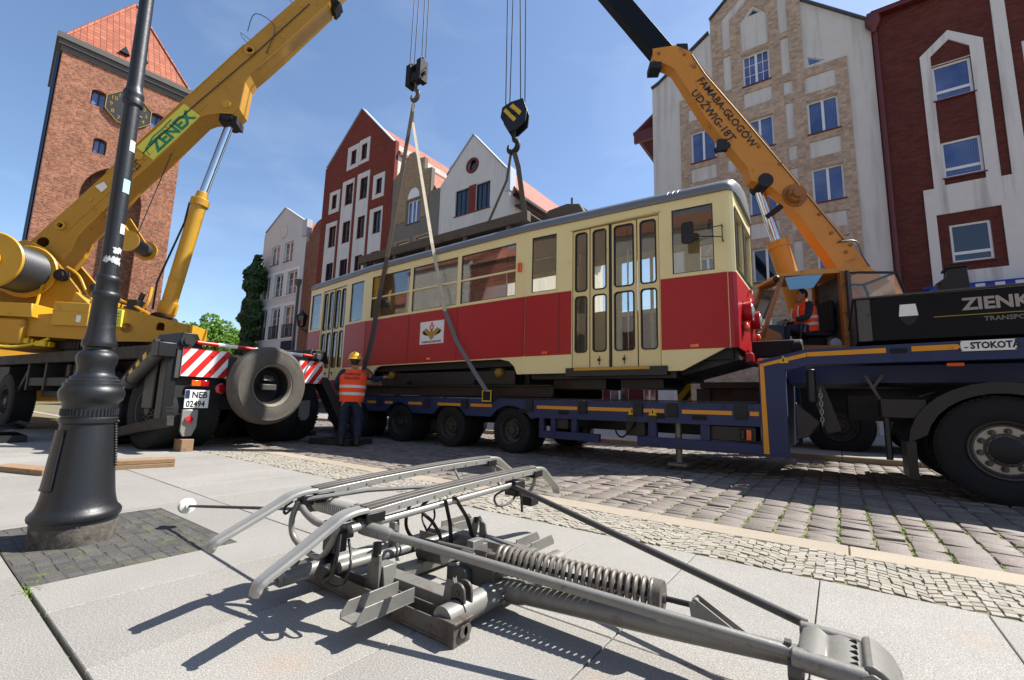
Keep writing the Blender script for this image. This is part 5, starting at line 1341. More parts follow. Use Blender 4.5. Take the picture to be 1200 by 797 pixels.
m = MB(); m.sheet([(-.52, 1.435), (-.495, 1.435), (-.505, 1.48), (-.515, 1.48)], [], lambda a, b: Vector((a, YN - .0115, b))); m.build('warning_mark', K['ink'], w, smooth=0, fix=False)
m = MB(); m.prism([(a, YN - .014, b) for a, b in ((1.045, 1.488), (1.435, 1.49), (1.435, 1.597), (1.045, 1.595))], (0, .008, 0)); pl_ = m.build('name_plate', K['white'], TL, bevel=.003)
m = lettering('STOKOTA', .092, (1.115, YN - .0155, 1.512), (1, 0, .005), (0, 0, 1), .004, .8); m.sheet([(1.065, 1.53), (1.105, 1.53), (1.09, 1.518), (1.075, 1.518)], [], lambda a, b: Vector((a, YN - .0155, b))); m.build('plate_letters', K['ink'], pl_, smooth=0, fix=False)
m = MB()
for xa, xb in ((1.035, 1.05), (1.42, 1.43)):
    for z in (1.5, 1.585): m.cyl((xa + .01, YN - .013, z), (xa + .01, YN - .02, z), .008, n=8)
m.build('plate_bolt', K['grey_rust'], pl_)
m = MB(); m.cbox((1.0, YN + .04, 1.36), (.13, .03, .035)); m.build('marker_lamp', K['orange_lens'], TL, bevel=.006)
m = MB(); m.bar((-.2, YN + .3, 1.15), (-.05, YN + .3, .6), .16, .16); m.prism([(-.42, YN + .1, .95), (-.18, YN + .1, .72), (-.3, YN + .1, .55), (-.42, YN + .1, .5)], (0, .2, 0)); m.cyl((-.25, YN + .2, 1.35), (-.25, YN + .2, .95), .05); m.build('landing_gear', K['black_steel'], TL, bevel=.01)
m = MB(); z = 1.08; k = 0
while z > .66:
    e = Vector((.016, 0, 0)) if k % 2 else Vector((0, .016, 0)); c = Vector((-.16, YN + .12, z))
    m.tube([c + e * math.cos(R(a)) + Vector((0, 0, .032 * math.sin(R(a)))) for a in range(0, 360, 45)], .0055, 5, closed=True); z -= .047; k += 1
m.build('hanging_chain', K['alu_light'], TL)
m = MB(); m.bar((.28, YN + .4, 1.28), (.42, YN + .4, .95), .04, .03); m.bar((.44, YN + .4, 1.28), (.33, YN + .4, 1.12), .03, .03); m.build('side_bracket', K['grey_dk'], TL, smooth=0)
# tool box on the gooseneck
BX = thing('tool_box', 'long black tool box with transport lettering on the trailer neck', 'tool box', (1.8, 7.5, 1.6))
m = MB(); m.box((.22, YN + .06, 1.64), (3.5, YFAR - .05, 2.13)); m.build('case', K['box_black'], BX, bevel=.012)
m = MB(); m.box((.2, YN + .04, 2.132), (3.52, YFAR - .03, 2.15)); m.build('lid_edge', K['grey_dk'], BX, smooth=0)
y = YN + .056
m = lettering('ZIENK', .172, (1.105, y, 1.925), (1, 0, 0), (0, 0, 1), .006, .98); m.build('big_letters', K['alu_light'], BX, smooth=0, fix=False)
m = lettering('TRANSPORT', .062, (1.25, y, 1.80), (1, 0, 0), (0, 0, 1), .002, 1.05); m.build('small_letters', K['alu'], BX, smooth=0, fix=False)
m = MB(); m.sheet(rect(.88, 1.866, 2.6, 1.874), [], lambda a, b: Vector((a, y - .002, b))); m.build('gold_line', K['gold'], BX, smooth=0, fix=False)
m = MB(); m.sheet([(.6, 1.9), (.76, 1.9), (.745, 2.03), (.615, 2.03)], [], lambda a, b: Vector((a, y - .002, b))); em = m.build('emblem', K['white'], BX, smooth=0, fix=False)
m = MB(); m.sheet([(.6, 1.895), (.76, 1.895), (.72, 1.82), (.68, 1.79), (.64, 1.82)], [], lambda a, b: Vector((a, y - .002, b))); m.build('shield_tip', K['chassis'], em, smooth=0, fix=False)
m = MB(); m.box((.24, YN + .05, 1.645), (.36, YN + .058, 2.12)); m.build('light_post', K['grey_dk'], BX, smooth=0)
EX = thing('exhaust_stack', 'short black exhaust stack standing above the tool box', 'exhaust', (1.2, 7.4, 2.15))
m = MB(); m.prism([(1.1, 7.3, 2.16), (1.1, 7.3, 2.42), (1.05, 7.3, 2.42), (1.16, 7.3, 2.5), (1.17, 7.3, 2.6), (1.34, 7.3, 2.6), (1.36, 7.3, 2.16)], (0, .25, 0)); m.build('pipe_box', K['black_steel'], EX, bevel=.01)
m = MB(); m.prism([(1.15, 7.28, 2.6), (1.36, 7.28, 2.6), (1.36, 7.28, 2.62), (1.15, 7.28, 2.625)], (0, .29, 0)); m.build('flap', K['chassis'], EX)
# tractor rear under the gooseneck
TC = thing('tractor_truck', 'black tractor truck with aluminium wheel under the trailer neck', 'truck', (1.3, 7.6, 0))
wheel(TC, (1.3, YN + .2, .52), (0, -1, 0), .52, .3, rimmat='rim', rim=.55, dual=.34, nuts=10, dish=.3)
wheel(TC, (1.3, YFAR - .2, .52), (0, 1, 0), .52, .3, rimmat='alu', rim=.55, dual=.34, nuts=10, dish=.3)
wheel(TC, (4.9, YN + .2, .52), (0, -1, 0), .52, .3, rimmat='alu', rim=.55, nuts=10, dish=.3)
m = MB(); m.lathe([(.29, -.06), (.285, -.02), (.25, -.03), (.238, .0), (.225, .012), (.14, .012), (.125, .03)], (1.3, YN + .11, .52), (0, -1, 0), 40, caps=False); fl_ = m.build('wheel_flange', K['alu_light'], TC)
for k in range(10):
    a = R(36 * k + 10); c = Vector((1.3 + .185 * math.cos(a), YN + .1, .52 + .185 * math.sin(a))); m = MB(); m.cyl(c, c + Vector((0, -.012, 0)), .03, n=18); m.cyl(c + Vector((0, -.012, 0)), c + Vector((0, -.045, 0)), .019, .017, n=6); m.build('wheel_nut', K['grey_dk'], fl_)
m = MB(); m.lathe([(.13, .0), (.128, .05), (.11, .062), (0, .066)], (1.3, YN + .11, .52), (0, -1, 0), 28, caps=False); m.build('hub_cover', K['chassis'], TC)
m = MB(); pts = [(1.3 + .72 * math.cos(R(a)), .52 + .66 * math.sin(R(a))) for a in range(178, -1, -12)]; inn = [(1.3 + .58 * math.cos(R(a)), .52 + .55 * math.sin(R(a))) for a in range(0, 179, 12)]
m.prism([(a, YN + .02, b) for a, b in pts + inn], (0, .55, 0)); m.prism([(a, YFAR - .57, b) for a, b in pts + inn], (0, .55, 0)); m.box((.56, YN + .03, .18), (.64, YN + .57, .56)); m.build('mudguard', K['black_steel'], TC, smooth=30)
m = MB(); m.box((.1, 7.0, .75), (6.5, 7.15, 1.05)); m.box((.1, 8.1, .75), (6.5, 8.25, 1.05)); m.box((.3, 7.15, .8), (.6, 8.1, 1.0)); m.build('frame_rail', K['chassis'], TC, smooth=0)
m = MB(); m.box((.45, YN + .06, .82), (.51, YN + .14, .93)); m.build('tail_lamp', K['red_lens'], TC, bevel=.008)
m = MB(); m.cyl((.42, YN + .1, .35), (.42, YN + .1, .85), .03); m.box((.38, YN + .05, .8), (.75, YN + .5, 1.0)); m.build('lamp_bracket', K['black_steel'], TC, bevel=.005)
m = MB(); m.box((4.0, YN + .0, .7), (6.6, YFAR, 3.3)); m.build('cab', K['box_black'], TC, bevel=.08)
# load post with yellow hazard stripes behind the trailer
HP = thing('hazard_post', 'yellow and black striped board standing on the trailer deck', 'post', (-2.1, 8.73, .9))
m = MB(); m.box((-2.44, 8.7, .9), (-2.2, 8.76, 1.5)); m.build('board', K['hazard'], HP, smooth=0)
m = MB()
for p in stripes(-2.44, .9, -2.2, 1.5, .24, .11, .8): m.sheet(p, [], lambda a, b: Vector((a, 8.697, b)))
m.build('black_stripe', K['ink'], HP, smooth=0, fix=False)

# ------------------------------------------------------------------ yellow mobile crane
def frame(o, ux, uy):
    return Matrix(((ux[0], uy[0], 0, o[0]), (ux[1], uy[1], 0, o[1]), (0, 0, 1, 0), (0, 0, 0, 1)))
CO = Vector((-8.1, 2.45, 0)); a_ = R(187.5)
CM = frame(CO, (math.cos(a_), math.sin(a_)), (math.sin(a_), -math.cos(a_)))     # (forward, across, up)
CU, CV = CM.to_3x3() @ Vector((1, 0, 0)), CM.to_3x3() @ Vector((0, 1, 0))
CR = thing('mobile_crane', 'yellow mobile crane truck with spare wheel on its back behind the lamp post', 'crane', CO)
m = MB(CM); m.box((.1, .55, .85), (11.0, .85, 1.45)); m.box((.1, 1.85, .85), (11.0, 2.15, 1.45)); m.box((.05, .1, .62), (.28, 2.6, 1.12)); m.box((.3, .86, 1.0), (10.5, 1.84, 1.3)); m.build('chassis', K['chassis'], CR, smooth=0)
m = MB(CM); m.box((.55, .0, 1.42), (10.8, .16, 1.62)); m.box((.55, 2.54, 1.42), (10.8, 2.7, 1.62)); m.box((.55, .16, 1.5), (10.8, 2.54, 1.58)); m.build('deck_frame', K['chassis_br'], CR, smooth=0)
m = MB(CM)
for u in (3.5, 4.95, 5.9): m.box((u, .03, .85), (u + .1, .5, 1.419))
m.box((3.6, .05, .95), (5.9, .12, 1.12)); m.box((3.6, .3, .72), (6.0, .5, 1.4)); m.box((2.9, .1, .8), (3.3, .5, 1.3)); m.bar((6.0, .1, 1.3), (6.7, .1, .6), .1, .1); m.box((7.2, .05, .75), (9.6, .5, 1.38))
m.build('side_frame', K['chassis'], CR, bevel=.01)
m = MB(CM)
for u in (4.1, 4.6): m.cyl((u, .28, 1.15), (u, .28, 1.4), .05)
m.tube(smooth_path([(3.4, .2, 1.2), (3.2, .15, .8), (3.0, .15, .6), (2.9, .2, .9)], 5), .03, 6); m.tube(smooth_path([(3.5, .25, 1.3), (3.3, .2, .9), (3.05, .2, .7), (2.95, .25, 1.0)], 5), .03, 6)
m.build('air_pipes', K['grey_dk'], CR)
for u in (.62, 2.02, 7.0):
    for v, s in ((.18, -1), (2.52, 1)):
        wheel(CR, CM @ Vector((u, v, .6)), CV * s, .6, .38, rimmat='grey_rust' if False else 'rim', rim=.5, dual=.44 if u < 3 else 0, nuts=10, dish=.4)
m = MB(CM); m.box((10.6, .05, .55), (13.2, 2.65, 2.7)); m.prism([(10.6, .04, 1.9), (13.25, .04, 1.9), (13.0, .04, 2.72), (10.6, .04, 2.72)], (0, 2.62, 0)); m.build('cab', K['yellow'], CR, bevel=.04)
m = MB(CM); m.box((11.2, .025, 1.95), (12.6, .035, 2.5)); m.build('cab_window', K['pane_dark'], CR, smooth=0)
# rear corner boxes with outriggers
m = MB(CM)
for v0, v1 in ((.0, .42), (2.28, 2.82)):
    m.prism([(-.02, v0, 1.52), (-.02, v0 + .1, 1.8), (-.02, v1 - .12, 1.8), (-.02, v1, 1.55)], (.75, 0, 0)); 
m.box((-.03, -.21, 1.4), (.2, .03, 1.62)); m.box((.02, -.05, .4), (.22, .1, 1.5)); m.box((.3, -.06, .62), (.62, .06, 1.5))
m.build('outrigger_box', K['black_steel'], CR, bevel=.015)
m = MB(CM); m.cyl((-.05, .16, 1.67), (.02, .16, 1.67), .1, n=18); m.cyl((-.07, .16, 1.67), (-.03, .16, 1.67), .06, n=18); m.cyl((-.05, 2.54, 1.67), (.02, 2.54, 1.67), .1, n=18); m.build('pivot_pin', K['chassis'], CR)
m = MB(CM); m.bar((.5, .02, 1.62), (1.85, .06, .8), .1, .22); ar = m.build('outrigger_arm', K['chassis_br'], CR, bevel=.01)
m = MB(CM); d = Vector((1.35, .04, -.82)).normalized()
for k in range(5):
    p = Vector((.62, -.03, 1.5)) + d * (.12 + k * .24); m.bar(p, p + d * .12, .02, .16)
m.build('hazard_stripe', K['hazard'], ar, smooth=0)
m = MB(CM); m.cyl((.12, -.1, 1.5), (.95, -.1, 1.03), .085); m.cyl((.9, -.1, 1.06), (1.0, -.1, 1.0), .105); cy = m.build('outrigger_cylinder', K['grey_dk'], CR)
m = MB(CM); m.cyl((.95, -.1, 1.03), (1.75, -.1, .56), .04); m.build('piston_rod', K['steel'], cy)
m = MB(CM); m.bar((-.3, -.06, .47), (1.75, -.08, .14), .1, .15); m.bar((1.7, -.1, .7), (1.75, -.1, .1), .12, .12); m.build('stabiliser_beam', K['chassis_br'], CR, bevel=.012)
m = MB(CM); m.box((1.5, -.4, .06), (2.1, .2, .1)); m.cyl((1.75, -.1, .09), (1.75, -.1, .2), .12); m.build('stabiliser_foot', K['chassis'], CR)
# far outrigger: leg reaching to its pad beside the trailer
q0, q1 = CM @ Vector((.1, 2.75, 1.2)), Vector((-7.75, 5.2, .32))
m = MB(); m.bar(q0, q1, .2, .22); m.bar(q0 + Vector((.3, .1, -.7)), q1 + Vector((0, 0, .02)), .13, .14); m.cyl(q1 + Vector((0, 0, .05)), q1 + Vector((0, 0, -.22)), .09); m.lathe([(.1, .1), (.24, .02), (.24, 0)], (q1.x, q1.y, .1), (0, 0, 1), 16); m.build('outrigger_arm', K['black_steel'], CR, bevel=.01)
m = MB(CM); m.prism([(-.06, 2.2, .78), (-.06, 2.42, .8), (-.06, 2.42, .5), (-.06, 2.36, .42), (-.06, 2.26, .42), (-.06, 2.2, .5)], (.05, 0, 0)); m.build('tow_bracket', K['grey_paint'], CR, bevel=.006)
m = MB(CM); m.prism([(-.06, .2, .62), (-.06, .42, .62), (-.06, .42, .36), (-.06, .36, .22), (-.06, .24, .22), (-.06, .2, .3)], (.04, 0, 0)); lb_ = m.build('lamp_bracket', K['alu_light'], CR, bevel=.005)
m = MB(CM); m.lathe([(.055, 0), (.055, .03), (0, .045)], (-.06, .29, .47), (-1, 0, 0), 18); m.build('reflector', K['red_lens'], CR)
m = MB(CM); m.lathe([(.085, 0), (.085, .04), (.06, .06), (0, .065)], (0.02, .74, .96), (-1, 0, 0), 20); m.build('tail_lamp', K['red_lens'], CR)
m = MB(CM); m.box((-.04, .29, .985), (.0, .42, 1.075)); m.build('tail_lamp', K['orange_lens'], CR, bevel=.006)
m = MB(CM); m.box((-.04, .425, .985), (.0, .54, 1.075)); m.build('tail_lamp', K['red_lens'], CR, bevel=.006)
m = MB(CM); m.box((-.03, .22, .645), (-.015, .57, .925)); np_ = m.build('number_plate', K['white'], CR, bevel=.004)
m = MB(); yv = CV; o = lambda v, z: CM @ Vector((-.033, v, z))
m.add([o(.225, .79), o(.285, .79), o(.285, .92), o(.225, .92)], [(0, 1, 2, 3)]); m.build('plate_band', K['blue'], np_, fix=False, smooth=0)
m = lettering('NEB', .135, o(.315, .805), yv, (0, 0, 1), .003, .9); q = lettering('02494', .135, o(.245, .665), yv, (0, 0, 1), .003, .8); m.add(q.v, q.f); m.build('plate_letters', K['ink'], np_, fix=False, smooth=0)
# red and white warning boards and pole
for v0, v1 in ((.12, .8), (2.03, 2.66)):
    m = MB(CM); m.box((-.03, v0, 1.13), (-.012, v1, 1.57)); bd = m.build('warning_board', K['white_rf'], CR, smooth=0)
    m = MB()
    for p in stripes(v0, 1.13, v1, 1.57, .215, .115, .75): m.sheet(p, [], lambda a, b: CM @ Vector((-.0325, a, b)))
    m.build('red_stripe', K['red_rf'], bd, smooth=0, fix=False)
    m = MB(CM)
    for v in (v0 + .42, v1 - .07):
        for z in (1.22, 1.46): m.cyl((-.04, v, z), (-.03, v, z), .014, n=8)
    m.build('board_bolt', K['chassis'], bd)
m = MB(CM); m.box((-.012, .05, 1.1), (.04, .12, 1.6)); m.box((-.012, .8, 1.1), (.1, .95, 1.5)); m.box((-.01, 1.95, 1.1), (.08, 2.03, 1.5)); m.build('board_holder', K['grey_dk'], CR, smooth=0)
for k in range(7):
    v0 = .28 + k * .31; m = MB(CM); m.cyl((-.06, v0, 1.665), (-.06, v0 + .31, 1.66), .03, n=12); m.build('pole_band', K['red_rf'] if k % 2 == 0 else K['white_rf'], CR)
m = MB(CM); m.box((-.1, 2.36, 1.6), (.05, 2.55, 1.72)); m.cyl((-.12, 2.46, 1.66), (-.1, 2.46, 1.66), .05); m.build('work_light', K['grey_dk'], CR, bevel=.01)
# spare wheel on its carrier
sc_ = CM @ Vector((-.36, 1.3, 1.04))
m = MB(); m.lathe([(.315, .11), (.318, .135), (.345, .165), (.36, .17), (.362, .155), (.34, .11)], sc_, -CU, 40, closed=True); sp = m.build('spare_wheel', K['rim_dusty'], CR)
m = MB(); m.lathe([(.352, .14), (.375, .172), (.43, .182), (.53, .18), (.57, .172), (.585, .175), (.625, .15), (.65, .12), (.655, .03), (.65, -.05), (.625, -.08), (.56, -.11), (.44, -.12), (.37, -.11), (.345, -.08)], sc_, -CU, 64, closed=True)
uu = Vector((0, 0, 1)); vv_ = CV
for k in range(72):
    an = 2 * math.pi * k / 72; e = uu * math.cos(an) + vv_ * math.sin(an); f = vv_ * math.cos(an) - uu * math.sin(an)
    for sgn in (-1, 1):
        p = sc_ + e * .628 - CU * (.035 + sgn * .085); q = [p + f * (a * .02) - CU * (b * .03) - e * (.03 * max(0, b * sgn)) for a, b in ((-1, -1), (1, -1), (1, 1), (-1, 1))]
        m.add(q + [x + e * .028 for x in q], [(4, 5, 6, 7), (0, 1, 5, 4), (1, 2, 6, 5), (2, 3, 7, 6), (3, 0, 4, 7)])
m.build('tyre', K['tyre_dusty'], sp, smooth=30)
m = MB(); m.lathe([(.317, .115), (.30, .06), (.295, -.1), (0, -.105)], sc_, -CU, 32, caps=False); m.build('shaded_rim_well', K['chassis'], sp)  # inside of the rim in black: its shade is put into the colour
m = MB(CM); m.bar((-.16, 1.3, 1.1), (.1, 1.3, 1.1), .35, .3); m.prism([(-.4, 1.2, 1.12), (-.4, 1.42, 1.12), (-.36, 1.4, 1.2), (-.36, 1.24, 1.22)], (.04, 0, 0)); m.box((-.42, 1.18, .96), (-.3, 1.44, 1.06)); m.cyl((-.4, 1.33, 1.15), (-.1, 1.33, 1.15), .04); m.box((-.1, .95, 1.1), (.0, 1.9, 1.3)); m.build('spare_carrier', K['grey_dk'], CR, bevel=.01)

# turning upper structure and boom share one frame: a = forward, o = towards the camera side
LA = Vector((-13.22, 3.04, 0)); az = R(47.236); Ld = Vector((math.cos(az), math.sin(az), 0)); Ln = Vector((Ld.y, -Ld.x, 0))
LM = frame(LA, Ld, Ln)
m = MB(LM); m.cyl((0, 0, 1.58), (0, 0, 1.72), .95, n=40); m.lathe([(.98, 0), (.98, .2)] , (0, 0, 1.72), (0, 0, 1), 40)
for k in range(72):
    a = 2 * math.pi * k / 72; m.cbox((1.0 * math.cos(a), 1.0 * math.sin(a), 1.8), (.05, .05, .14))
m.build('slewing_ring', K['chassis'], CR, smooth=20)
side = [(-1.6, 1.95), (-1.55, 2.3), (-.7, 2.42), (-.62, 2.68), (.53, 2.62), (1.15, 2.47), (1.8, 2.33), (1.84, 1.97), (.4, 1.9)]
MB().sheet(side, [[(1.17, 2.18), (1.33, 2.18), (1.33, 2.3), (1.29, 2.35), (1.21, 2.35), (1.17, 2.3)]], lambda a, z: LM @ Vector((a, 1.1, z)), -Ln * .05).build('deck_side', K['yellow'], CR, smooth=0)
MB().sheet(side, [], lambda a, z: LM @ Vector((a, .42, z)), Ln * .05).build('deck_side', K['yellow'], CR, smooth=0)
m = MB(LM); m.box((1.78, .42, 1.97), (1.86, 1.1, 2.33)); m.box((-1.6, -1.04, 1.95), (.6, .5, 2.02)); m.box((-1.6, .47, 1.95), (1.77, 1.04, 2.02)); m.prism([(.53, .47, 2.6), (1.15, .47, 2.45), (1.78, .47, 2.31), (1.78, .47, 2.25), (.5, .47, 2.5)], (0, .58, 0)); m.box((.3, -.42, 2.0), (1.1, .42, 2.3)); m.build('deck', K['yellow_lt'], CR, smooth=0)
m = MB(LM); m.lathe([(.11, 0), (.11, .012), (.09, .012), (.09, .0)], (.63, 1.1, 2.2), (0, 1, 0), 20)
for k in range(3): a = R(90 + 120 * k); m.bar((.63, 1.105, 2.2), (.63 + .09 * math.cos(a), 1.105, 2.2 + .09 * math.sin(a)), .012, .012)
m.build('deck_emblem', K['orange_dk'], CR)
for a0, a1, z0, z1, mt in ((-.68, -.05, 2.18, 2.66, 'yellow_lt'), (.3, .55, 2.2, 2.57, 'sticker')):
    m = MB(LM); m.box((a0, 1.09, z0), (a1, 1.16, z1)); bx = m.build('side_box', K[mt], CR, bevel=.01)
    m = MB(LM)
    if mt == 'sticker':
        for k in range(4): m.box((a0 + .06, 1.161, z1 - .09 - k * .07), (a1 - .05, 1.163, z1 - .075 - k * .07))
        m.build('box_print', K['chassis'], bx, smooth=0)
    else: m.box((-.25, 1.161, 2.26), (-.17, 1.164, 2.4)); m.build('box_label', K['white'], bx, smooth=0)
    if mt != 'sticker': m = MB(LM); m.box((a0 - .005, 1.155, 2.46), (a1 + .005, 1.165, 2.475)); m.build('box_lip', K['yellow'], bx, smooth=0)
m = MB(LM); m.prism([(-.95, .55, 2.3), (-2.5, .55, 2.3), (-2.5, .55, 2.55), (-.98, .55, 2.58)], (0, .7, 0)); m.build('side_platform', K['yellow_lt'], CR, bevel=.015)
m = MB(LM); m.box((-2.6, -1.2, 1.75), (-1.1, 1.2, 2.28)); m.build('counterweight', K['yellow'], CR, bevel=.05)
m = MB(LM)
for a0, z0 in ((-1.5, 1.72), (-1.2, 1.78), (-.9, 1.74)): m.box((a0, .9, z0), (a0 + .18, 1.15, z0 + .1))
m.tube(smooth_path([(-1.7, 1.15, 1.9), (-1.4, 1.2, 1.7), (-1.0, 1.15, 1.75), (-.7, 1.1, 1.9)], 5), .03, 6); m.build('yellow_step', K['hazard'], CR, bevel=.005)
cheek = [(-2.35, 2.0), (-2.32, 3.6), (-2.1, 4.0), (-1.85, 4.1), (-1.5, 3.95), (-1.05, 3.45), (-.72, 3.05), (-.6, 2.7), (-.2, 2.6), (-.1, 2.0)]
for o in (.42, -.5):
    m = MB(LM); m.prism([(a, o, z) for a, z in cheek], (0, .08, 0)); m.build('boom_cheek', K['yellow'], CR, bevel=.01)
m = MB(LM); m.cyl((-1.85, -.6, 3.72), (-1.85, .6, 3.72), .14); m.cyl((-1.05, .5, 3.35), (-1.05, .6, 3.35), .13); m.cyl((-1.05, .6, 3.35), (-1.05, .64, 3.35), .07); m.build('boom_pin', K['chassis_br'], CR)
m = MB(LM); m.tube(smooth_path([(-1.0, .52, 3.55), (-.7, .6, 3.35), (-.5, .62, 3.0), (-.35, .6, 2.8)], 5), .025, 6); m.tube(smooth_path([(-1.3, .55, 3.5), (-1.35, .6, 3.0), (-1.3, .7, 2.7), (-1.2, .9, 2.4)], 5), .025, 6)
m.tube(smooth_path([(-.3, .5, 3.1), (.2, .6, 2.85), (.5, .8, 2.75), (.9, .9, 2.55)], 5), .028, 6); m.tube(smooth_path([(.6, .7, 2.6), (.75, .72, 2.85), (.72, .6, 3.2)], 5), .03, 6); m.build('hydraulic_hose', K['yellow_lt'], CR)
m = MB(LM); m.prism([(-.65, .45, 2.6), (-.2, .45, 2.65), (-.55, .45, 2.95)], (0, .4, 0)); m.box((-.3, .3, 2.6), (.2, .8, 2.78)); m.build('valve_cover', K['yellow_lt'], CR, bevel=.01)
m = MB(LM); m.cyl((.35, .7, 2.6), (.35, .7, 2.72), .06); m.ball((-.35, .62, 3.1), .1); m.box((.42, .5, 2.6), (.62, .85, 2.86)); m.cyl((.55, .65, 2.86), (.6, .65, 3.05), .05); m.build('hydraulic_pump', K['black_steel'], CR, bevel=.01)
# big winch drum
m = MB(LM)
for o in (1.35, .5): m.lathe([(0, 0), (.56, 0), (.58, .03), (.56, .06), (0, .06)], (-1.72, o, 3.38), (0, 1, 0), 40)
m.lathe([(.22, 0), (.22, .03), (.0, .03)], (-1.72, 1.42, 3.38), (0, 1, 0), 20)
wd = m.build('winch_drum', K['yellow_lt'], CR)
m = MB(LM); m.lathe([(.47 + .012 * (i % 2), .56 + i * .026) for i in range(30)], (-1.72, 0, 3.38), (0, 1, 0), 40); m.build('wound_rope', K['cable'], wd)
m = MB(LM); m.prism([(-2.2, .4, 2.3), (-2.1, .4, 3.2), (-1.6, .4, 3.2), (-1.3, .4, 2.3)], (0, .1, 0)); m.build('drum_mount', K['yellow'], CR)
# boom
Bd = Vector((2.98 + 2.04, 0, 11.26 - 3.92)).normalized()
out = [(-2.04, 3.92), (-.69, 5.89), (.61, 7.86), (1.85, 9.71), (3.42, 11.95), (3.86, 11.62), (3.76, 11.34), (3.3, 10.68), (2.69, 9.78), (2.24, 9.16), (2.06, 8.92), (1.97, 8.72), (1.94, 8.32), (1.91, 7.97), (1.79, 7.80), (1.5, 7.77), (1.23, 7.69), (1.09, 7.6), (.39, 6.53), (-.23, 5.67), (-.64, 4.95), (-.86, 4.62), (-1.04, 4.32), (-1.12, 3.95), (-1.3, 3.6), (-1.75, 3.45)]
hol = lambda a, z, r: [(a + r * math.cos(k * .524), z + r * math.sin(k * .524)) for k in range(12)]
m = MB(); m.sheet(out, [hol(2.01, 9.57, .075), hol(-1.67, 4.12, .12), hol(-1.38, 4.53, .05)], lambda a, z: LM @ Vector((a, .32, z)), -Ln * .012)
m.sheet(out, [], lambda a, z: LM @ Vector((a, -.22, z)), Ln * .012)
n = len(out)
for i in range(n):
    a, b = out[i], out[(i + 1) % n]
    m.add([LM @ Vector((a[0], -.208, a[1])), LM @ Vector((b[0], -.208, b[1])), LM @ Vector((b[0], .305, b[1])), LM @ Vector((a[0], .305, a[1]))], [(0, 1, 2, 3)])
boom = m.build('boom', K['yellow'], CR, smooth=22)
m = MB(LM)
for a, z, r in ((2.01, 9.57, .1), (-1.67, 4.12, .0), (-1.38, 4.53, .08)):
    if r: m.lathe([(r * .75, 0), (r * .75, .05), (r * 1.25, .05), (r * 1.3, 0)], (a, .32, z), (0, 1, 0), 20, caps=False)
for a, z in ((1.62, 8.02), (-.08, 6.4)): m.lathe([(.11, 0), (.1, .03), (0, .035)], (a, .32, z), (0, 1, 0), 18)
m.build('boom_boss', K['yellow_lt'], boom)
m = MB(LM); m.tube([(-.3, .33, 6.0), (.3, .345, 6.95), (1.0, .345, 7.95), (2.1, .345, 9.45), (3.3, .345, 11.2)], .012, 6); m.tube(smooth_path([(1.9, .33, 10.1), (2.1, .5, 10.5), (2.55, .4, 10.3), (2.4, .345, 9.6)], 4), .01, 5); m.build('cable_run', K['cable'], boom)
m = MB(LM); m.tube([(a, .326, z) for a, z in out[1:4]], .014, 6); m.tube([(a, .326, z) for a, z in out[6:10]], .014, 6); m.tube([(a, .326, z) for a, z in out[14:24]], .014, 6); m.tube([(-1.3, .328, 4.35), (.2, .328, 6.55), (1.2, .328, 7.95)], .008, 5)
for a, z in ((-.9, 5.2), (.4, 7.2), (1.35, 8.6), (2.6, 10.4), (3.1, 11.1), (2.75, 10.1)): m.cyl((a, .32, z), (a, .34, z), .03, n=10)
m.build('boom_weld', K['yellow_lt'], boom)
p = lambda a, z: LM @ Vector((a, .334, z)); ux = Ld * Bd.x + Vector((0, 0, Bd.z)); uy = -Ld * Bd.z + Vector((0, 0, Bd.x))
m = MB(); q0 = Vector((-.16, 0, 6.53)); q1 = Vector((.72, 0, 7.84)); 
bl, tl = (-.13, 6.06 + .06), (-.5, 6.3)
def bp(s, w): return LM @ Vector((-.02 + Bd.x * s - Bd.z * w, .3335, 6.13 + Bd.z * s + Bd.x * w))
m.add([bp(.31, -.09), bp(1.85, -.09), bp(1.85, .385), bp(.31, .385)], [(0, 1, 2, 3)]); stk = m.build('name_sticker', K['sticker'], boom, fix=False, smooth=0)
m = lettering('ZENEX', .39, bp(.52, -.03) + Ln * .003, ux, uy, .016, 1.0); m.build('sticker_letters', K['green'], stk, fix=False, smooth=0)
m = MB(); m.tube([bp(.4, .2) + Ln * .004, bp(.75, .3) + Ln * .004, bp(1.0, .29) + Ln * .004, bp(1.35, .31) + Ln * .004], .012, 5); m.tube([bp(.4, .2) + Ln * .004, bp(.36, .04) + Ln * .004], .01, 5); m.build('sticker_drawing', K['green'], stk)
m = lettering('5902123', .18, bp(-.55, .0) + Ln * .0, ux, uy, .004, .95); m.build('boom_number', K['ink'], boom, fix=False, smooth=0)
m = MB(); m.add([bp(-.98, .16), bp(-.8, .16), bp(-.76, .3), bp(-.96, .36)], [(0, 1, 2, 3)]); m.build('boom_patch', K['ceramic'], boom, fix=False, smooth=0)
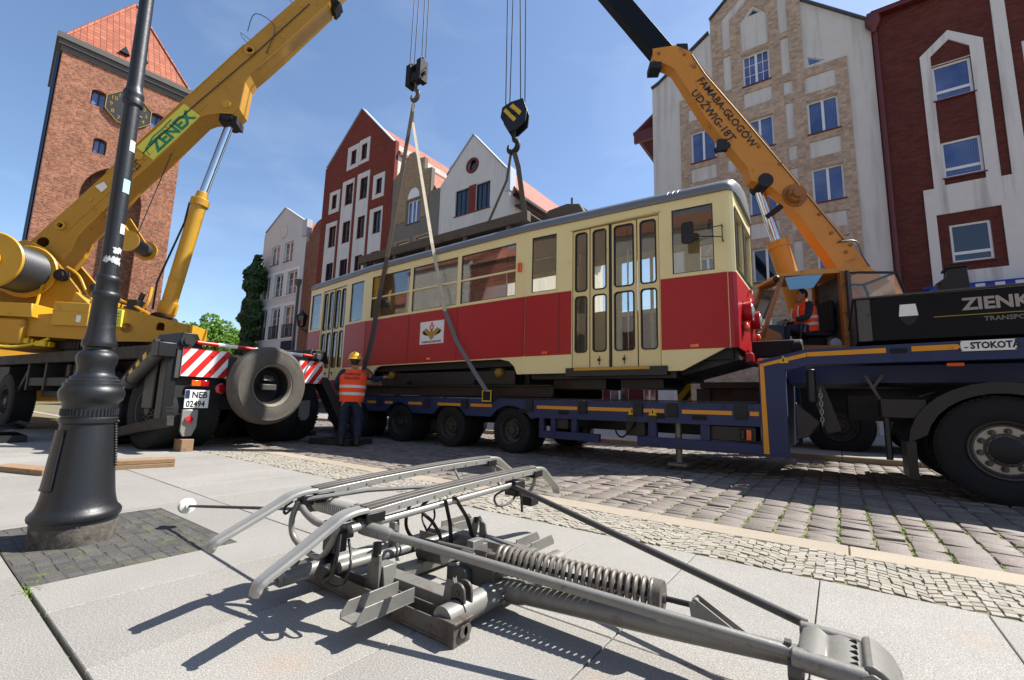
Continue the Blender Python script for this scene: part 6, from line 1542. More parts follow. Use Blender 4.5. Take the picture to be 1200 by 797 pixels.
# collar and inner sections reaching to the tip above the tram
def bx_(s): return Vector((-1.75 + Bd.x * s, 0, 3.68 + Bd.z * s))     # centre line of the boom
m = MB(LM)
c0 = Vector((3.62, 0, 11.75)); nrm = Vector((-Bd.z, 0, Bd.x))
m.bar(c0 - Bd * .12, c0 + Bd * .1, .74, .66, up=nrm); m.bar(c0 - nrm * .38 - Bd * .2, c0 - nrm * .38 + Bd * .1, .3, .14, up=nrm); m.build('boom_collar', K['chassis'], boom, bevel=.015)
tip = Vector((6.15, 0, 11.75 + (6.15 - 3.62) * Bd.z / Bd.x))
m = MB(LM); m.bar(c0, c0 + (tip - c0) * .55, .5, .42, up=nrm); m.bar(c0 + (tip - c0) * .5, tip, .42, .34, up=nrm); m.build('inner_boom', K['yellow_lt'], boom, bevel=.01)
m = MB(LM); m.cyl(tip + Vector((0, -.28, -.05)), tip + Vector((0, .28, -.05)), .22); m.box((tip.x - .25, -.3, tip.z - .3), (tip.x + .2, -.24, tip.z + .3)); m.box((tip.x - .25, .24, tip.z - .3), (tip.x + .2, .3, tip.z + .3)); m.build('tip_sheave', K['chassis'], boom)
m = MB(LM); m.tube([(1.75, .33, 10.55), (1.35, .33, 10.65), (1.55, .33, 10.25)] if False else [(1.95, -.3, 9.95), (1.55, -.2, 10.35), (1.6, 0, 10.3), (2.45, .35, 9.55)], .008, 5); m.tube([(2.9, .0, 11.25), (2.7, .0, 11.5), (2.85, .0, 11.65), (3.05, .05, 11.5)], .008, 5); m.build('top_wire', K['cable'], boom)
# lift cylinder
m = MB(LM); ca, cb, cc = Vector((.74, 0, 2.55)), Vector((1.17, 0, 5.55)), Vector((1.63, 0, 7.75)); dd = (cb - ca).normalized()
m.cyl(ca + dd * .1, cb, .16, n=28); m.cyl(cb - dd * .12, cb + dd * .06, .2, n=28); m.cyl(cb + dd * .06, cb + dd * .25, .14, .12, n=24); m.cyl(ca + dd * .15, ca + dd * .45, .195, n=28); m.cyl(ca + dd * 1.0, ca + dd * 1.04, .168, n=28)
lc = m.build('lift_cylinder', K['yellow_lt'], CR, bevel=.012)
m = MB(LM); m.cyl(cb, cc, .095, n=24); m.build('piston_rod', K['steel'], lc)
m = MB(LM); m.tube([cb + Vector((-.2, .05, -.05)), cb + Vector((-.24, .08, -.6)), ca + Vector((-.21, .08, .9)), ca + Vector((-.24, .05, .25))], .022, 6); m.cyl((.74, -.35, 2.55), (.74, .35, 2.55), .14); m.cyl((1.63, -.3, 7.76), (1.63, .31, 7.76), .13); m.box((1.45, -.22, 7.62), (1.85, .22, 7.8)); m.build('cylinder_pipe', K['chassis'], lc)
m = MB(LM)
for o in (.36, -.36):
    m.lathe([(0, 0), (.24, 0), (.24, .04), (0, .04)], (-.02, o, 4.3), (0, 1, 0), 28)
sw_ = m.build('small_winch', K['yellow_lt'], CR); m = MB(LM); m.cyl((-.02, -.32, 4.3), (-.02, .36, 4.3), .16); m.build('wound_rope', K['cable'], sw_)
m = MB(LM); m.bar((-.02, .3, 4.3), (-.5, .28, 5.0), .08, .2); m.bar((-.02, -.3, 4.3), (-.5, -.28, 5.0), .08, .2); m.build('winch_bracket', K['yellow'], CR)
m = MB(); m.tube([LM @ Vector((.05, .2, 4.5)), LM @ Vector((.55, .25, 6.6))], .012, 5); m.tube([LM @ Vector((-1.0, .3, 5.5)), CM @ Vector((8.5, .3, 2.6))], .012, 5); m.build('boom_rope', K['cable'], CR)

def hook_block(name, lab, c, tips, kind):
    c = Vector(c); H = thing(name, lab, 'hook block', c); first_ = len(bpy.data.objects)
    m = MB()
    x = Vector((1, 0, 0)); 
    if kind == 'plain':
        for s in (-1, 1):
            m.box((c.x + s * .25 - .1, c.y - .16, c.z - .38), (c.x + s * .25 + .1, c.y + .16, c.z + .36)); m.cyl((c.x + s * .25, c.y, c.z + .36), (c.x + s * .25, c.y, c.z + .46), .07)
        m.box((c.x - .16, c.y - .1, c.z + .26), (c.x + .16, c.y + .1, c.z + .3)); m.box((c.x - .16, c.y - .13, c.z - .3), (c.x + .16, c.y + .13, c.z - .02)); m.cyl((c.x - .42, c.y, c.z - .1), (c.x + .42, c.y, c.z - .1), .04)
        m.tube([(c.x - .36, c.y, c.z + .05), (c.x - .45, c.y, c.z + .05), (c.x - .45, c.y, c.z - .2), (c.x - .36, c.y, c.z - .2)], .012, 6); m.tube([(c.x + .36, c.y, c.z + .05), (c.x + .45, c.y, c.z + .05), (c.x + .45, c.y, c.z - .2), (c.x + .36, c.y, c.z - .2)], .012, 6)
        m.build('cheek_plate', K['black'], H, bevel=.012)
    else:
        pf = [(-.3, .18), (-.08, .3), (.28, .36), (.33, .16), (.38, .02), (.34, -.3), (.08, -.52), (-.1, -.52), (-.34, -.1)]
        ro = Matrix.Translation(c) @ Matrix.Rotation(R(20), 4, 'Z')
        for y in (-.16, .12):
            m2 = MB(ro); m2.prism([(a, y, b) for a, b in pf], (0, .04, 0)); ch = m2.build('cheek_plate', K['black_steel'], H, bevel=.008)
            if y < 0:
                for pts in ([(-.26, .06), (-.2, .14), (.1, -.2), (.03, -.28)], [(-.1, .16), (0, .24), (.08, .15), (.24, -.02), (.18, -.12), (.02, .06)]):
                    m3 = MB(ro); m3.prism([(a, y - .004, b) for a, b in pts], (0, .003, 0)); m3.build('yellow_stripe', K['hazard'], ch, smooth=0)
        m = MB(ro); m.cyl((0, -.12, 0), (0, .12, 0), .27, n=28); m.cyl((0, -.19, -.02), (0, .17, -.02), .05); m.build('sheave', K['chassis'], H)
    zb = c.z - (.38 if kind == 'plain' else .5)
    m = MB(); m.cyl((c.x, c.y, zb + .08), (c.x, c.y, zb - .14), .05)
    m.tube(smooth_path([(c.x, c.y, zb - .1), (c.x + .02, c.y, zb - .2), (c.x + .13, c.y, zb - .32), (c.x + .1, c.y, zb - .48), (c.x - .04, c.y, zb - .54), (c.x - .16, c.y, zb - .44), (c.x - .17, c.y, zb - .3)], 6), [.055 + .02 * math.sin(i / 36 * 3.14) - (.03 * max(0, i - 28) / 8) for i in range(37)], 10)
    m.build('hook', K['grey_rust'] if kind == 'plain' else K['chassis'], H)
    for ob in H.children: ob.scale = (.86, .86, .86)
    for ob in H.children:
        pass
    m = MB()
    for a, b in tips: m.tube([Vector(a), Vector(b)], .0135, 6)
    m.build('hoist_rope', K['cable'], H)
    return H
tipw = LM @ tip
hc = (-9.1, 7.6, 9.98)
hook_block('hook_block', 'black twin hook block hanging from the yellow crane', hc, [((-9.35, 7.55, 10.42), tipw + Vector((-.28, 0, 0))), ((-9.32, 7.68, 10.42), tipw + Vector((-.2, .1, 0))), ((-8.86, 7.55, 10.42), tipw + Vector((.12, 0, 0))), ((-8.83, 7.66, 10.42), tipw + Vector((.2, .1, 0)))], 'plain')

# ------------------------------------------------------------------ orange mobile crane beyond the trailer
RA = Vector((2.5, 12.5, 0)); az = R(-148.95); Rd = Vector((math.cos(az), math.sin(az), 0)); Rn = Vector((-Rd.y, Rd.x, 0))
RM = frame(RA, Rd, Rn)
OC = thing('orange_crane', 'orange mobile crane with lettered boom standing behind the trailer neck', 'crane', RA)
m = MB(); m.box((-2.6, 11.3, .75), (9, 11.6, 1.3)); m.box((-2.6, 13.1, .75), (9, 13.4, 1.3)); m.box((-2.6, 11.15, 1.31), (9, 13.55, 1.45)); m.box((-2.7, 11.2, .6), (-2.4, 13.5, 1.3)); m.box((-1.9, 11.2, .5), (-1.2, 11.6, 1.3)); m.build('chassis', K['chassis'], OC, smooth=0)
for x in (0.0, 1.4, 6.0):
    wheel(OC, (x, 11.2, .57), (0, -1, 0), .57, .36, rim=.52, nuts=10, dish=.4); wheel(OC, (x, 13.5, .57), (0, 1, 0), .57, .36, rim=.52, nuts=10, dish=.4)
m = MB(); m.box((6.8, 11.1, .6), (9.2, 13.6, 2.9)); m.build('cab', K['orange'], OC, bevel=.06)
m = MB(RM); m.cyl((0, 0, 1.45), (0, 0, 1.7), 1.0, n=36); m.box((-2.2, -1.2, 1.7), (3.0, .3, 2.3)); m.box((-2.6, -1.2, 1.75), (-1.3, 1.25, 2.9)); m.build('turntable', K['orange_dk'], OC, bevel=.02)
for o in (.38, -.06):
    m = MB(RM); m.prism([(a, o, z) for a, z in ((-1.4, 1.7), (-1.2, 2.6), (-.4, 3.2), (.2, 3.1), (1.2, 2.2), (1.6, 1.7))], (0, .08, 0)); m.build('boom_cheek', K['orange'], OC, bevel=.01)
Qd = Vector((5.61 - 2.31, 0, 8.55 - 3.61)).normalized(); Qn = Vector((-Qd.z, 0, Qd.x))
# side outline, running from foot to tip
out = [(-.35, -.25 + 0), ] 
out = [(5.95, 8.72), (5.62, 8.57), (5.3, 8.03), (4.51, 6.94), (3.7, 5.75), (3.41, 5.3), (2.7, 4.26), (2.31, 3.61), (.6, 1.05 + .1), (.0, 1.6 - .2), (-.3, 2.4), (.35, 3.0)]
out = [(6.43, 8.68), (5.95, 8.74), (5.61, 8.57), (5.3, 8.06), (4.51, 6.94), (3.7, 5.75), (3.41, 5.3), (2.7, 4.26), (2.31, 3.64), (.3, .68), (1.25, 1.35), (2.92, 3.66), (3.12, 4.01), (3.45, 4.55), (3.82, 5.14), (4.13, 5.43), (4.46, 5.5), (4.56, 5.86), (5.34, 6.97), (5.98, 8.16), (6.15, 8.29), (6.43, 8.4)]
up_ = [(6.43, 8.68), (5.95, 8.74), (5.61, 8.57), (5.3, 8.06), (4.51, 6.94), (3.7, 5.75), (3.41, 5.3), (2.7, 4.26), (2.31, 3.68), (.55, 1.15 + 1.0)]
lowr = [(6.43, 8.4), (6.15, 8.29), (5.98, 8.18), (5.34, 6.97), (4.56, 5.86), (4.48, 5.55), (4.13, 5.43), (3.82, 5.14), (3.45, 4.55), (3.12, 4.01), (2.92, 3.64), (1.6, 1.65)]
out = up_ + [(-.1, 2.2), (.3, 1.75), (1.1, 1.4)] + list(reversed(lowr))
m = MB(); m.sheet(out, [], lambda a, z: RM @ Vector((a, .32, z)), -Rn * .012); m.sheet(out, [], lambda a, z: RM @ Vector((a, .04, z)), Rn * .012); n = len(out)
for i in range(n):
    a, b = out[i], out[(i + 1) % n]
    m.add([RM @ Vector((a[0], .052, a[1])), RM @ Vector((b[0], .052, b[1])), RM @ Vector((b[0], .305, b[1])), RM @ Vector((a[0], .305, a[1]))], [(0, 1, 2, 3)])
boom = m.build('boom', K['orange'], OC, smooth=22)
ax_ = lambda s, w: RM @ Vector((5.61 + Qd.x * s + Qn.x * w, .335, 8.55 + Qd.z * s + Qn.z * w))
ux = Rd * -Qd.x + Vector((0, 0, -Qd.z)); uy = -(Rd * Qn.x + Vector((0, 0, Qn.z))) * -1
# lettering reads downwards to the right seen from the street side
dirx = ux; diry = Rd * -Qn.x * -1 + Vector((0, 0, Qn.z))
m = lettering('FAMABA-GŁOGÓW', .225, ax_(-.62, -.3), dirx, diry, .003, .97); q = lettering('UDŹWIG-18T', .24, ax_(-.78, -.58), dirx, diry, .003, .97); m.add(q.v, q.f); m.build('boom_letters', K['ink'], boom, fix=False, smooth=0)
m = MB(RM); m.cyl((3.66, .3, 5.2), (3.66, .46, 5.2), .17, n=24); m.cyl((3.66, .44, 5.2), (3.66, .5, 5.2), .1, n=20); m.lathe([(.19, 0), (.24, .0), (.24, .03), (.19, .03)], (3.66, .32, 5.2), (0, 1, 0), 24)
for a, z in ((6.3, 8.55), (5.75, 8.5), (5.55, 8.2), (3.2, 4.8), (3.0, 4.4), (2.75, 4.0), (2.65, 4.15), (3.9, 5.9), (4.3, 6.3)): m.cyl((a, .32, z), (a, .345, z), .035, n=10)
m.build('boom_boss', K['orange_dk'], boom)
m = MB(RM); m.box((6.25, .02, 8.2), (6.5, .34, 8.35)); m.box((5.65, .08, 8.62), (5.9, .28, 8.82)); m.box((4.95, .3, 6.2), (5.15, .4, 6.45)); m.bar((4.9, .33, 6.35), (5.2, .36, 6.2), .1, .1); m.build('boom_fitting', K['chassis'], boom, bevel=.01)
m = MB(RM); m.tube([(5.6, .335, 8.49), (5.33, .335, 7.99), (4.55, .335, 6.89), (3.74, .335, 5.7), (2.74, .335, 4.21)], .012, 5); m.tube(smooth_path([(2.9, .34, 4.2), (2.6, .4, 4.2), (2.5, .4, 3.9), (2.35, .35, 3.7)], 4), .014, 5); m.build('cable_run', K['cable'], boom)
c0 = Vector((6.1, .18, 8.5)); tipR = Vector((9.6, .18, 13.45))
bd_ = (tipR - c0).normalized(); m = MB(RM); m.bar(c0, c0 + (tipR - c0) * .5, .26, .46, up=(-bd_.z, 0, bd_.x)); m.bar(c0 + (tipR - c0) * .45, tipR, .22, .38, up=(-bd_.z, 0, bd_.x)); m.build('inner_boom', K['box_black'], boom, bevel=.01)
m = MB(RM); m.cyl(tipR + Vector((0, -.26, 0)), tipR + Vector((0, .26, 0)), .24); m.box((9.35, -.12, 13.1), (9.85, -.06, 13.8)); m.box((9.35, .42, 13.1), (9.85, .48, 13.8)); m.build('tip_sheave', K['chassis'], boom)
m = MB(RM); ca, cb, cc = Vector((3.3, 0, 1.9)), Vector((3.88, 0, 4.3)), Vector((4.2, 0, 5.55)); dd = (cb - ca).normalized(); m.cyl(ca, cb, .19, n=24); m.cyl(cb - dd * .1, cb + dd * .04, .21, n=24); lc = m.build('lift_cylinder', K['orange'], OC)
m = MB(RM); m.cyl(cb, cc, .1, n=24); m.build('piston_rod', K['steel'], lc)
m = MB(RM); m.cyl((4.2, -.1, 5.55), (4.2, .34, 5.55), .15, n=20); m.bar((4.1, .05, 4.85), (3.85, .2, 5.05), .06, .1); m.build('cylinder_pivot', K['chassis'], lc)
# operator's cab, its glazing and the perspex housing behind it
o0, o1 = .45, 1.25
def P3(a, o, z): return RM @ Vector((a, o, z))
m = MB()
def pst(a0, z0, a1, z1, o, w=.06, mb=None): (mb or m).bar(P3(a0, o, z0), P3(a1, o, z1), w, w, up=Rn)
for o in (o0, o1):
    pst(4.86, 2.1, 4.46, 3.24, o); pst(3.46, 1.95, 3.46, 3.32, o, .08); pst(4.9, 1.95, 3.46, 1.95, o, .07); pst(4.88, 1.95, 4.88, 2.2, o, .06)
    m.prism([P3(a, o, z) for a, z in ((4.92, 1.9), (4.92, 2.15), (4.8, 2.3), (4.55, 2.18), (4.5, 1.9))], Rn * .03)
m.add([], [])
m.box((4.85, o0, 1.9), (4.92, o1, 2.2), RM); m.box((3.2, o0, 1.85), (4.9, o1, 1.93), RM)
cabm = m.build('operator_cab', K['orange_dk'], OC, smooth=0)
m = MB(); m.prism([P3(a, o0 - .03, z) for a, z in ((4.55, 3.22), (4.55, 3.27), (3.9, 3.36), (3.1, 3.38), (3.1, 3.32))], Rn * (o1 - o0 + .06)); m.build('cab_roof', K['orange'], OC, smooth=0)
m = MB(); m.prism([P3(a, o1 + .005, z) for a, z in ((4.42, 3.2), (3.75, 3.3), (3.95, 3.02), (4.36, 2.98))], Rn * .01); m.build('blue_sun_visor', paint('pale_blue_film', '6fa3c4', .4), cabm, smooth=0)
m = MB(); m.prism([P3(4.83, o0 + .02, 2.18), P3(4.83, o1 - .02, 2.18), P3(4.46, o1 - .02, 3.22), P3(4.46, o0 + .02, 3.22)], Rd * -.01); m.build('windscreen', K['glass'], cabm, smooth=0)
m = MB(); m.box((3.3, o0, 1.95), (3.45, o1, 3.25), RM); m.bar(P3(3.4, o1 + .03, 1.9), P3(3.4, o1 + .03, 3.32), .13, .03, up=Rd); m.build('cab_pillar', K['grey_dk'], cabm, smooth=0)
m = MB(); m.bar(P3(4.8, o1 - .1, 2.2), P3(4.55, o1 - .1, 3.0), .02, .03); m.bar(P3(4.82, o1 - .35, 2.2), P3(4.6, o1 - .15, 2.8), .02, .03); m.ball(P3(4.62, o1 + .12, 3.15), .06); m.bar(P3(4.55, o1, 3.2), P3(4.62, o1 + .12, 3.15), .02, .02); m.tube([P3(4.95, o1, 2.3), P3(5.0, o1 + .1, 2.55), P3(4.98, o1 + .1, 2.75), P3(4.95, o1, 2.75)], .012, 5); m.build('wiper', K['black_steel'], cabm)
m = MB(RM); m.box((3.55, .62, 2.18), (4.05, 1.08, 2.26)); m.box((3.5, .62, 2.26), (3.6, 1.08, 2.85)); m.box((3.6, .7, 1.95), (3.95, 1.0, 2.18)); m.build('seat', K['black'], cabm, bevel=.03)
m = MB(RM); m.box((4.45, .5, 1.95), (4.8, 1.2, 2.35)); m.bar((4.4, .85, 2.3), (4.3, .85, 2.5), .3, .04); m.bar((4.15, 1.1, 1.95), (4.1, 1.1, 2.45), .03, .03); m.bar((4.25, .6, 1.95), (4.2, .62, 2.5), .03, .03); m.build('control_desk', K['black_steel'], cabm, bevel=.01)
m = MB(RM); m.cyl((3.62, 1.15, 2.02), (3.62, 1.24, 2.02), .1, n=18); m.build('round_canister', K['alu_light'], cabm)
# engine housing with perspex sides
m = MB(); hs = [(3.3, 2.05), (3.3, 3.3), (2.55, 3.3), (2.2, 2.2), (2.2, 2.05)]
for o in (o0, o1):
    m.prism([P3(a, o, z) for a, z in [(3.3, 3.28), (2.55, 3.28), (2.2, 2.2), (3.3, 2.2)]], Rn * .008)
m.prism([P3(2.55, o0, 3.28), P3(2.55, o1, 3.28), P3(2.2, o1, 2.2), P3(2.2, o0, 2.2)], Rd * .008)
hsn = m.build('perspex_housing', K['perspex'], OC, smooth=0)
m = MB()
for o in (o0 - .01, o1 + .012):
    m.bar(P3(3.3, o, 3.3), P3(2.53, o, 3.3), .035, .035); m.bar(P3(2.55, o, 3.3), P3(2.2, o, 2.2), .04, .03)
m.bar(P3(2.55, o0, 3.3), P3(2.55, o1, 3.3), .035, .035); m.build('housing_frame', K['chassis'], hsn, smooth=0)
m = MB(RM); m.tube(smooth_path([(3.2, 1.0, 2.5), (2.95, 1.05, 2.75), (2.6, 1.05, 2.72), (2.35, 1.0, 2.4)], 6), .03, 8); m.tube(smooth_path([(3.2, .9, 2.42), (2.9, .95, 2.68), (2.5, .95, 2.6), (2.3, .9, 2.3)], 6), .025, 8); m.build('hydraulic_hose', K['grey_dk'], OC)
m = MB(RM); m.bar((3.22, .8, 2.2), (3.18, .8, 3.25), .12, .2); m.box((2.4, .5, 2.0), (3.1, .9, 2.5)); m.build('orange_post', K['yellow'], OC, bevel=.01)
TWR = RM @ tipR
hook_block('hook_block', 'black hook block with yellow chevrons hanging from the orange crane', (-5.62, 7.6, 7.38), [((-5.84, 7.55, 7.6), TWR + Vector((-.1, -.1, 0))), ((-5.8, 7.65, 7.6), TWR + Vector((-.05, .12, 0))), ((-5.42, 7.55, 7.66), TWR + Vector((.2, -.1, 0))), ((-5.37, 7.65, 7.66), TWR + Vector((.27, .1, 0)))], 'stripe')

# ------------------------------------------------------------------ slings
def sling(lab, parts, side, grp=None):
    T = None
    for pts, w, mt in parts:
        m = MB(); m.strap(pts, w, .012, side)
        if T is None:
            T = m.build('webbing_sling', K[mt], loc=pts[0], smooth=0); tag(T, lab, 'sling', grp)
        else: m.build('sling_end', K[mt], T, smooth=0)
    return T
hk = Vector((-9.14, 7.58, 9.1))
sling('pale webbing sling from the black twin hook down across the tram windows', [([hk, hk + Vector((.03, 0, -.6)), Vector((-6.86, 6.43, 4.2)), Vector((-6.35, 6.40, 2.66))], .07, 'sling_lt'), ([Vector((-6.35, 6.4, 2.66)), Vector((-5.95, 6.36, 2.0)), Vector((-5.4, 6.28, 1.4)), Vector((-5.06, 6.22, 1.06))], .08, 'sling_grey')], (.6, .7, 0))
sling('brown webbing sling from the black twin hook to behind the orange vest', [([hk + Vector((-.05, .05, 0)), Vector((-8.36, 6.44, 4.16)), Vector((-8.48, 6.42, 3.4))], .1, 'sling_dk'), ([Vector((-8.48, 6.42, 3.4)), Vector((-8.68, 6.40, 2.2)), Vector((-8.92, 6.36, 1.2)), Vector((-8.95, 6.36, 1.0))], .1, 'cable')], (.8, .6, 0))
hk = Vector((-5.68, 7.6, 6.55))
sling('narrow brown sling from the chevron hook block down to the left', [([hk, Vector((-5.7, 7.5, 5.8)), Vector((-5.95, 7.2, 4.73))], .06, 'sling_dk')], (1, .3, 0))
sling('wide brown sling from the chevron hook block down to the right', [([hk + Vector((.06, 0, 0)), Vector((-5.4, 7.5, 6.0)), Vector((-5.0, 7.2, 4.73))], .11, 'sling_dk')], (1, .3, 0))

# ------------------------------------------------------------------ lamp post
LX, LY = -3.65, .738
LS = .74
LT = Matrix.Translation((LX, LY, 0)) @ Matrix.Rotation(R(.75), 4, Vector((-LX, -LY, 0)).normalized()) @ Matrix.Translation((-LX, -LY, 0))
LP = thing('lamp_post', 'tall black cast iron lamp post on a patch of dark setts', 'lamp post', (LX, LY, 0))
m = MB(); m.lathe([(.252 * LS, -.05), (.256 * LS, .04), (.258 * LS, .105), (.24 * LS, .107)], (LX, LY, 0), (0, 0, 1), 48); m.build('foot', K['iron_base'], LP)
prof = [(.245, .1), (.258, .108), (.258, .135), (.272, .14), (.277, .155), (.275, .168), (.262, .182), (.248, .192), (.237, .211), (.224, .25), (.218, .282), (.206, .36), (.195, .451), (.185, .53), (.176, .598), (.168, .655), (.167, .665), (.178, .672), (.18, .687), (.178, .7), (.17, .705), (.17, .757), (.172, .78), (.176, .79), (.194, .803), (.203, .825), (.205, .845), (.2, .862), (.19, .875), (.184, .882), (.184, .9), (.17, .905), (.167, .92), (.15, .928), (.148, .938), (.124, .95), (.117, .965), (.115, .985), (.118, 1.005), (.128, 1.03), (.132, 1.052), (.128, 1.07), (.114, 1.086), (.098, 1.093), (.093, 1.1), (.094, 1.112), (.108, 1.12), (.112, 1.135), (.11, 1.15), (.1, 1.175), (.09, 1.23), (.086, 1.3), (.082, 1.41), (.092, 1.42), (.094, 1.44), (.09, 1.452), (.078, 1.46), (.074, 1.515), (.08, 1.522), (.081, 1.54), (.078, 1.553), (.068, 1.56), (.065, 1.6), (.0635, 1.96), (.061, 2.36), (.0575, 2.69), (.074, 2.7), (.077, 2.72), (.072, 2.735), (.07, 2.75), (.077, 2.765), (.074, 2.785), (.062, 2.8), (.057, 2.83), (.052, 3.4), (.048, 4.2), (.06, 4.22), (.06, 4.27), (.03, 4.3), (.0, 4.32)]
prof = [(a * LS, .85 + (b - .85) * 1.015) for a, b in prof]
m = MB(LT); m.lathe(prof, (LX, LY, 0), (0, 0, 1), 56); post = m.build('post', K['iron'], LP, smooth=40)
m = MB(LT)
vd = Vector((-LX, -LY, 0)).normalized(); sd_ = Vector((-vd.y, vd.x, 0))
def onpost(ang, z, r): e = vd * math.cos(R(ang)) + sd_ * math.sin(R(ang)); return Vector((LX, LY, z)) + e * r
def rad(z):
    for (r0, z0), (r1, z1) in zip(prof, prof[1:]):
        if z0 <= z <= z1 and z1 > z0: return r0 + (r1 - r0) * (z - z0) / (z1 - z0)
    return .06
def patch(ang0, ang1, z0, z1, mt, name, ragged=0, nn=6, off=.002):
    m = MB(LT); vs = []; rr = random.Random(int(z0 * 1000))
    for j in range(4):
        for i in range(nn + 1):
            a = ang0 + (ang1 - ang0) * i / nn; z = z0 + (z1 - z0) * j / 3
            if ragged and (j in (0, 3) or i in (0, nn)): z += rr.uniform(-ragged, ragged); a += rr.uniform(-8, 8) if i in (0, nn) else 0
            vs.append(onpost(a, z, rad(z) + off))
    m.add(vs, [(j * (nn + 1) + i, j * (nn + 1) + i + 1, (j + 1) * (nn + 1) + i + 1, (j + 1) * (nn + 1) + i) for j in range(3) for i in range(nn)])
    m.build(name, K[mt], post, smooth=60, fix=False)
K['sticker_blue'] = paint('pale_blue_sticker', '9cc0d2', .5, 0, .3, 60)
K['sticker_pale'] = paint('worn_white_sticker', 'b9b9b4', .6, 0, .25, 70, dirt='6d6e70', damt=.4, ds=60)
patch(18, 62, 2.4, 2.475, 'sticker_pale', 'small_sticker'); patch(10, 60, 2.115, 2.205, 'sticker_blue', 'blue_sticker'); patch(28, 68, 1.845, 1.91, 'sticker_pale', 'small_sticker')
patch(4, 58, 1.715, 1.75, 'sticker_pale', 'torn_sticker', .006, 8); patch(-46, 60, 1.655, 1.685, 'sticker_pale', 'torn_sticker', .01, 12); patch(30, 56, 1.64, 1.69, 'sticker_pale', 'torn_sticker', .012, 6)
m = MB(LT)
for s in (-1, 1):      # inspection door on the flared base
    pass
zs_ = [.3, .36, .45, .53, .6, .63]
ring = [onpost(-108, z, rad(z) + .008) for z in zs_] + [onpost(-68, z, rad(z) + .008) for z in reversed(zs_)]
vs = [onpost(a, z, rad(z) + .01) for z in zs_ for a in (-112, -96, -82, -62, -48)]
m.add(vs, [(j * 5 + i, j * 5 + i + 1, (j + 1) * 5 + i + 1, (j + 1) * 5 + i) for j in range(5) for i in range(4)])
m.tube([onpost(-48, z, rad(z) + .006) for z in zs_] , .007, 6); m.tube([onpost(a, .3, rad(.3) + .006) for a in (-112, -96, -82, -62, -48)], .007, 6); m.build('inspection_door', K['iron'], post, smooth=60)
m = MB(LT); 
for k in range(44):
    a = k * 360 / 44; m.bar(onpost(a, .712, rad(.712) + .002), onpost(a, .752, rad(.752) + .002), .007, .008)
m.build('fluting', K['iron'], post, smooth=0)
m = MB(LT); z = .42
while z < .68: m.ball(onpost(72, z, rad(z) + .004), .011, 8, 6, sc=(1, 1, .8)); z += .016
m.build('bead_moulding', K['iron'], post)
T = MB()
for k in range(3): T.bar((-6.25, 1.05 + k * .16, .03 + .0), (-5.55, 1.05 + k * .16, .03), .13, .05)

# ------------------------------------------------------------------ timber under the crane
W = [(-6.62, 1.72, .05, 'timber plank lying right of the lamp post base')]
for (x, y, h, lab), ang in zip(W, (20,)):
    ro = Matrix.Translation((x, y, 0)) @ Matrix.Rotation(R(ang + 55), 4, 'Z'); m = MB(ro)
    for k in range(2): m.box((-.42 + .05 * k, -.12 + k * .01, k * .05), (.42, .12, k * .05 + .046))
    tag(m.build('timber_plank', K['wood'], loc=(x, y, 0), bevel=.004), lab, 'timber', 'timber planks under the crane')
ro = Matrix.Translation((-6.9, .98, 0)) @ Matrix.Rotation(R(20), 4, 'Z'); m = MB(ro); m.box((-.45, -.09, 0), (.35, .09, .055))
tag(m.build('timber_plank', K['wood'], loc=(-6.9, .98, 0), bevel=.004), 'weathered timber plank lying just left of the lamp post foot', 'timber', 'timber planks under the crane')
m = MB(); p = CM @ Vector((.0, .3, 0)); m.cbox((p.x, p.y, .09), (.3, .16, .18)); tag(m.build('timber_block', K['wood'], loc=(p.x, p.y, 0), bevel=.006), 'small timber block under the lamp bracket of the yellow crane', 'timber', 'timber planks under the crane')
m = MB(); ro = Matrix.Translation((-7.75, 5.2, 0)) @ Matrix.Rotation(R(15), 4, 'Z'); mm = MB(ro)
for k in range(3): mm.box((-.45, -.36 + k * .24, 0), (.45, -.13 + k * .24, .1))
tag(mm.build('outrigger_pad', K['chassis_br'], loc=(-7.75, 5.2, 0), bevel=.006), 'dark timber pad under the far outrigger leg beside the worker', 'pad')
m = MB(); m.cbox((-11.5, 1.1, .06), (1.2, .7, .1), Matrix.Identity(4)); m.add([Vector((-12.2, .7, .02)), Vector((-11.0, .7, .02)), Vector((-11.0, 1.5, .3)), Vector((-12.2, 1.5, .3))], [(0, 1, 2, 3), (3, 2, 1, 0)])
tag(m.build('steel_ramp_plate', K['chassis'], loc=(-11.5, 1.1, 0), smooth=0), 'dark steel ramp plate lying left of the lamp post', 'plate')

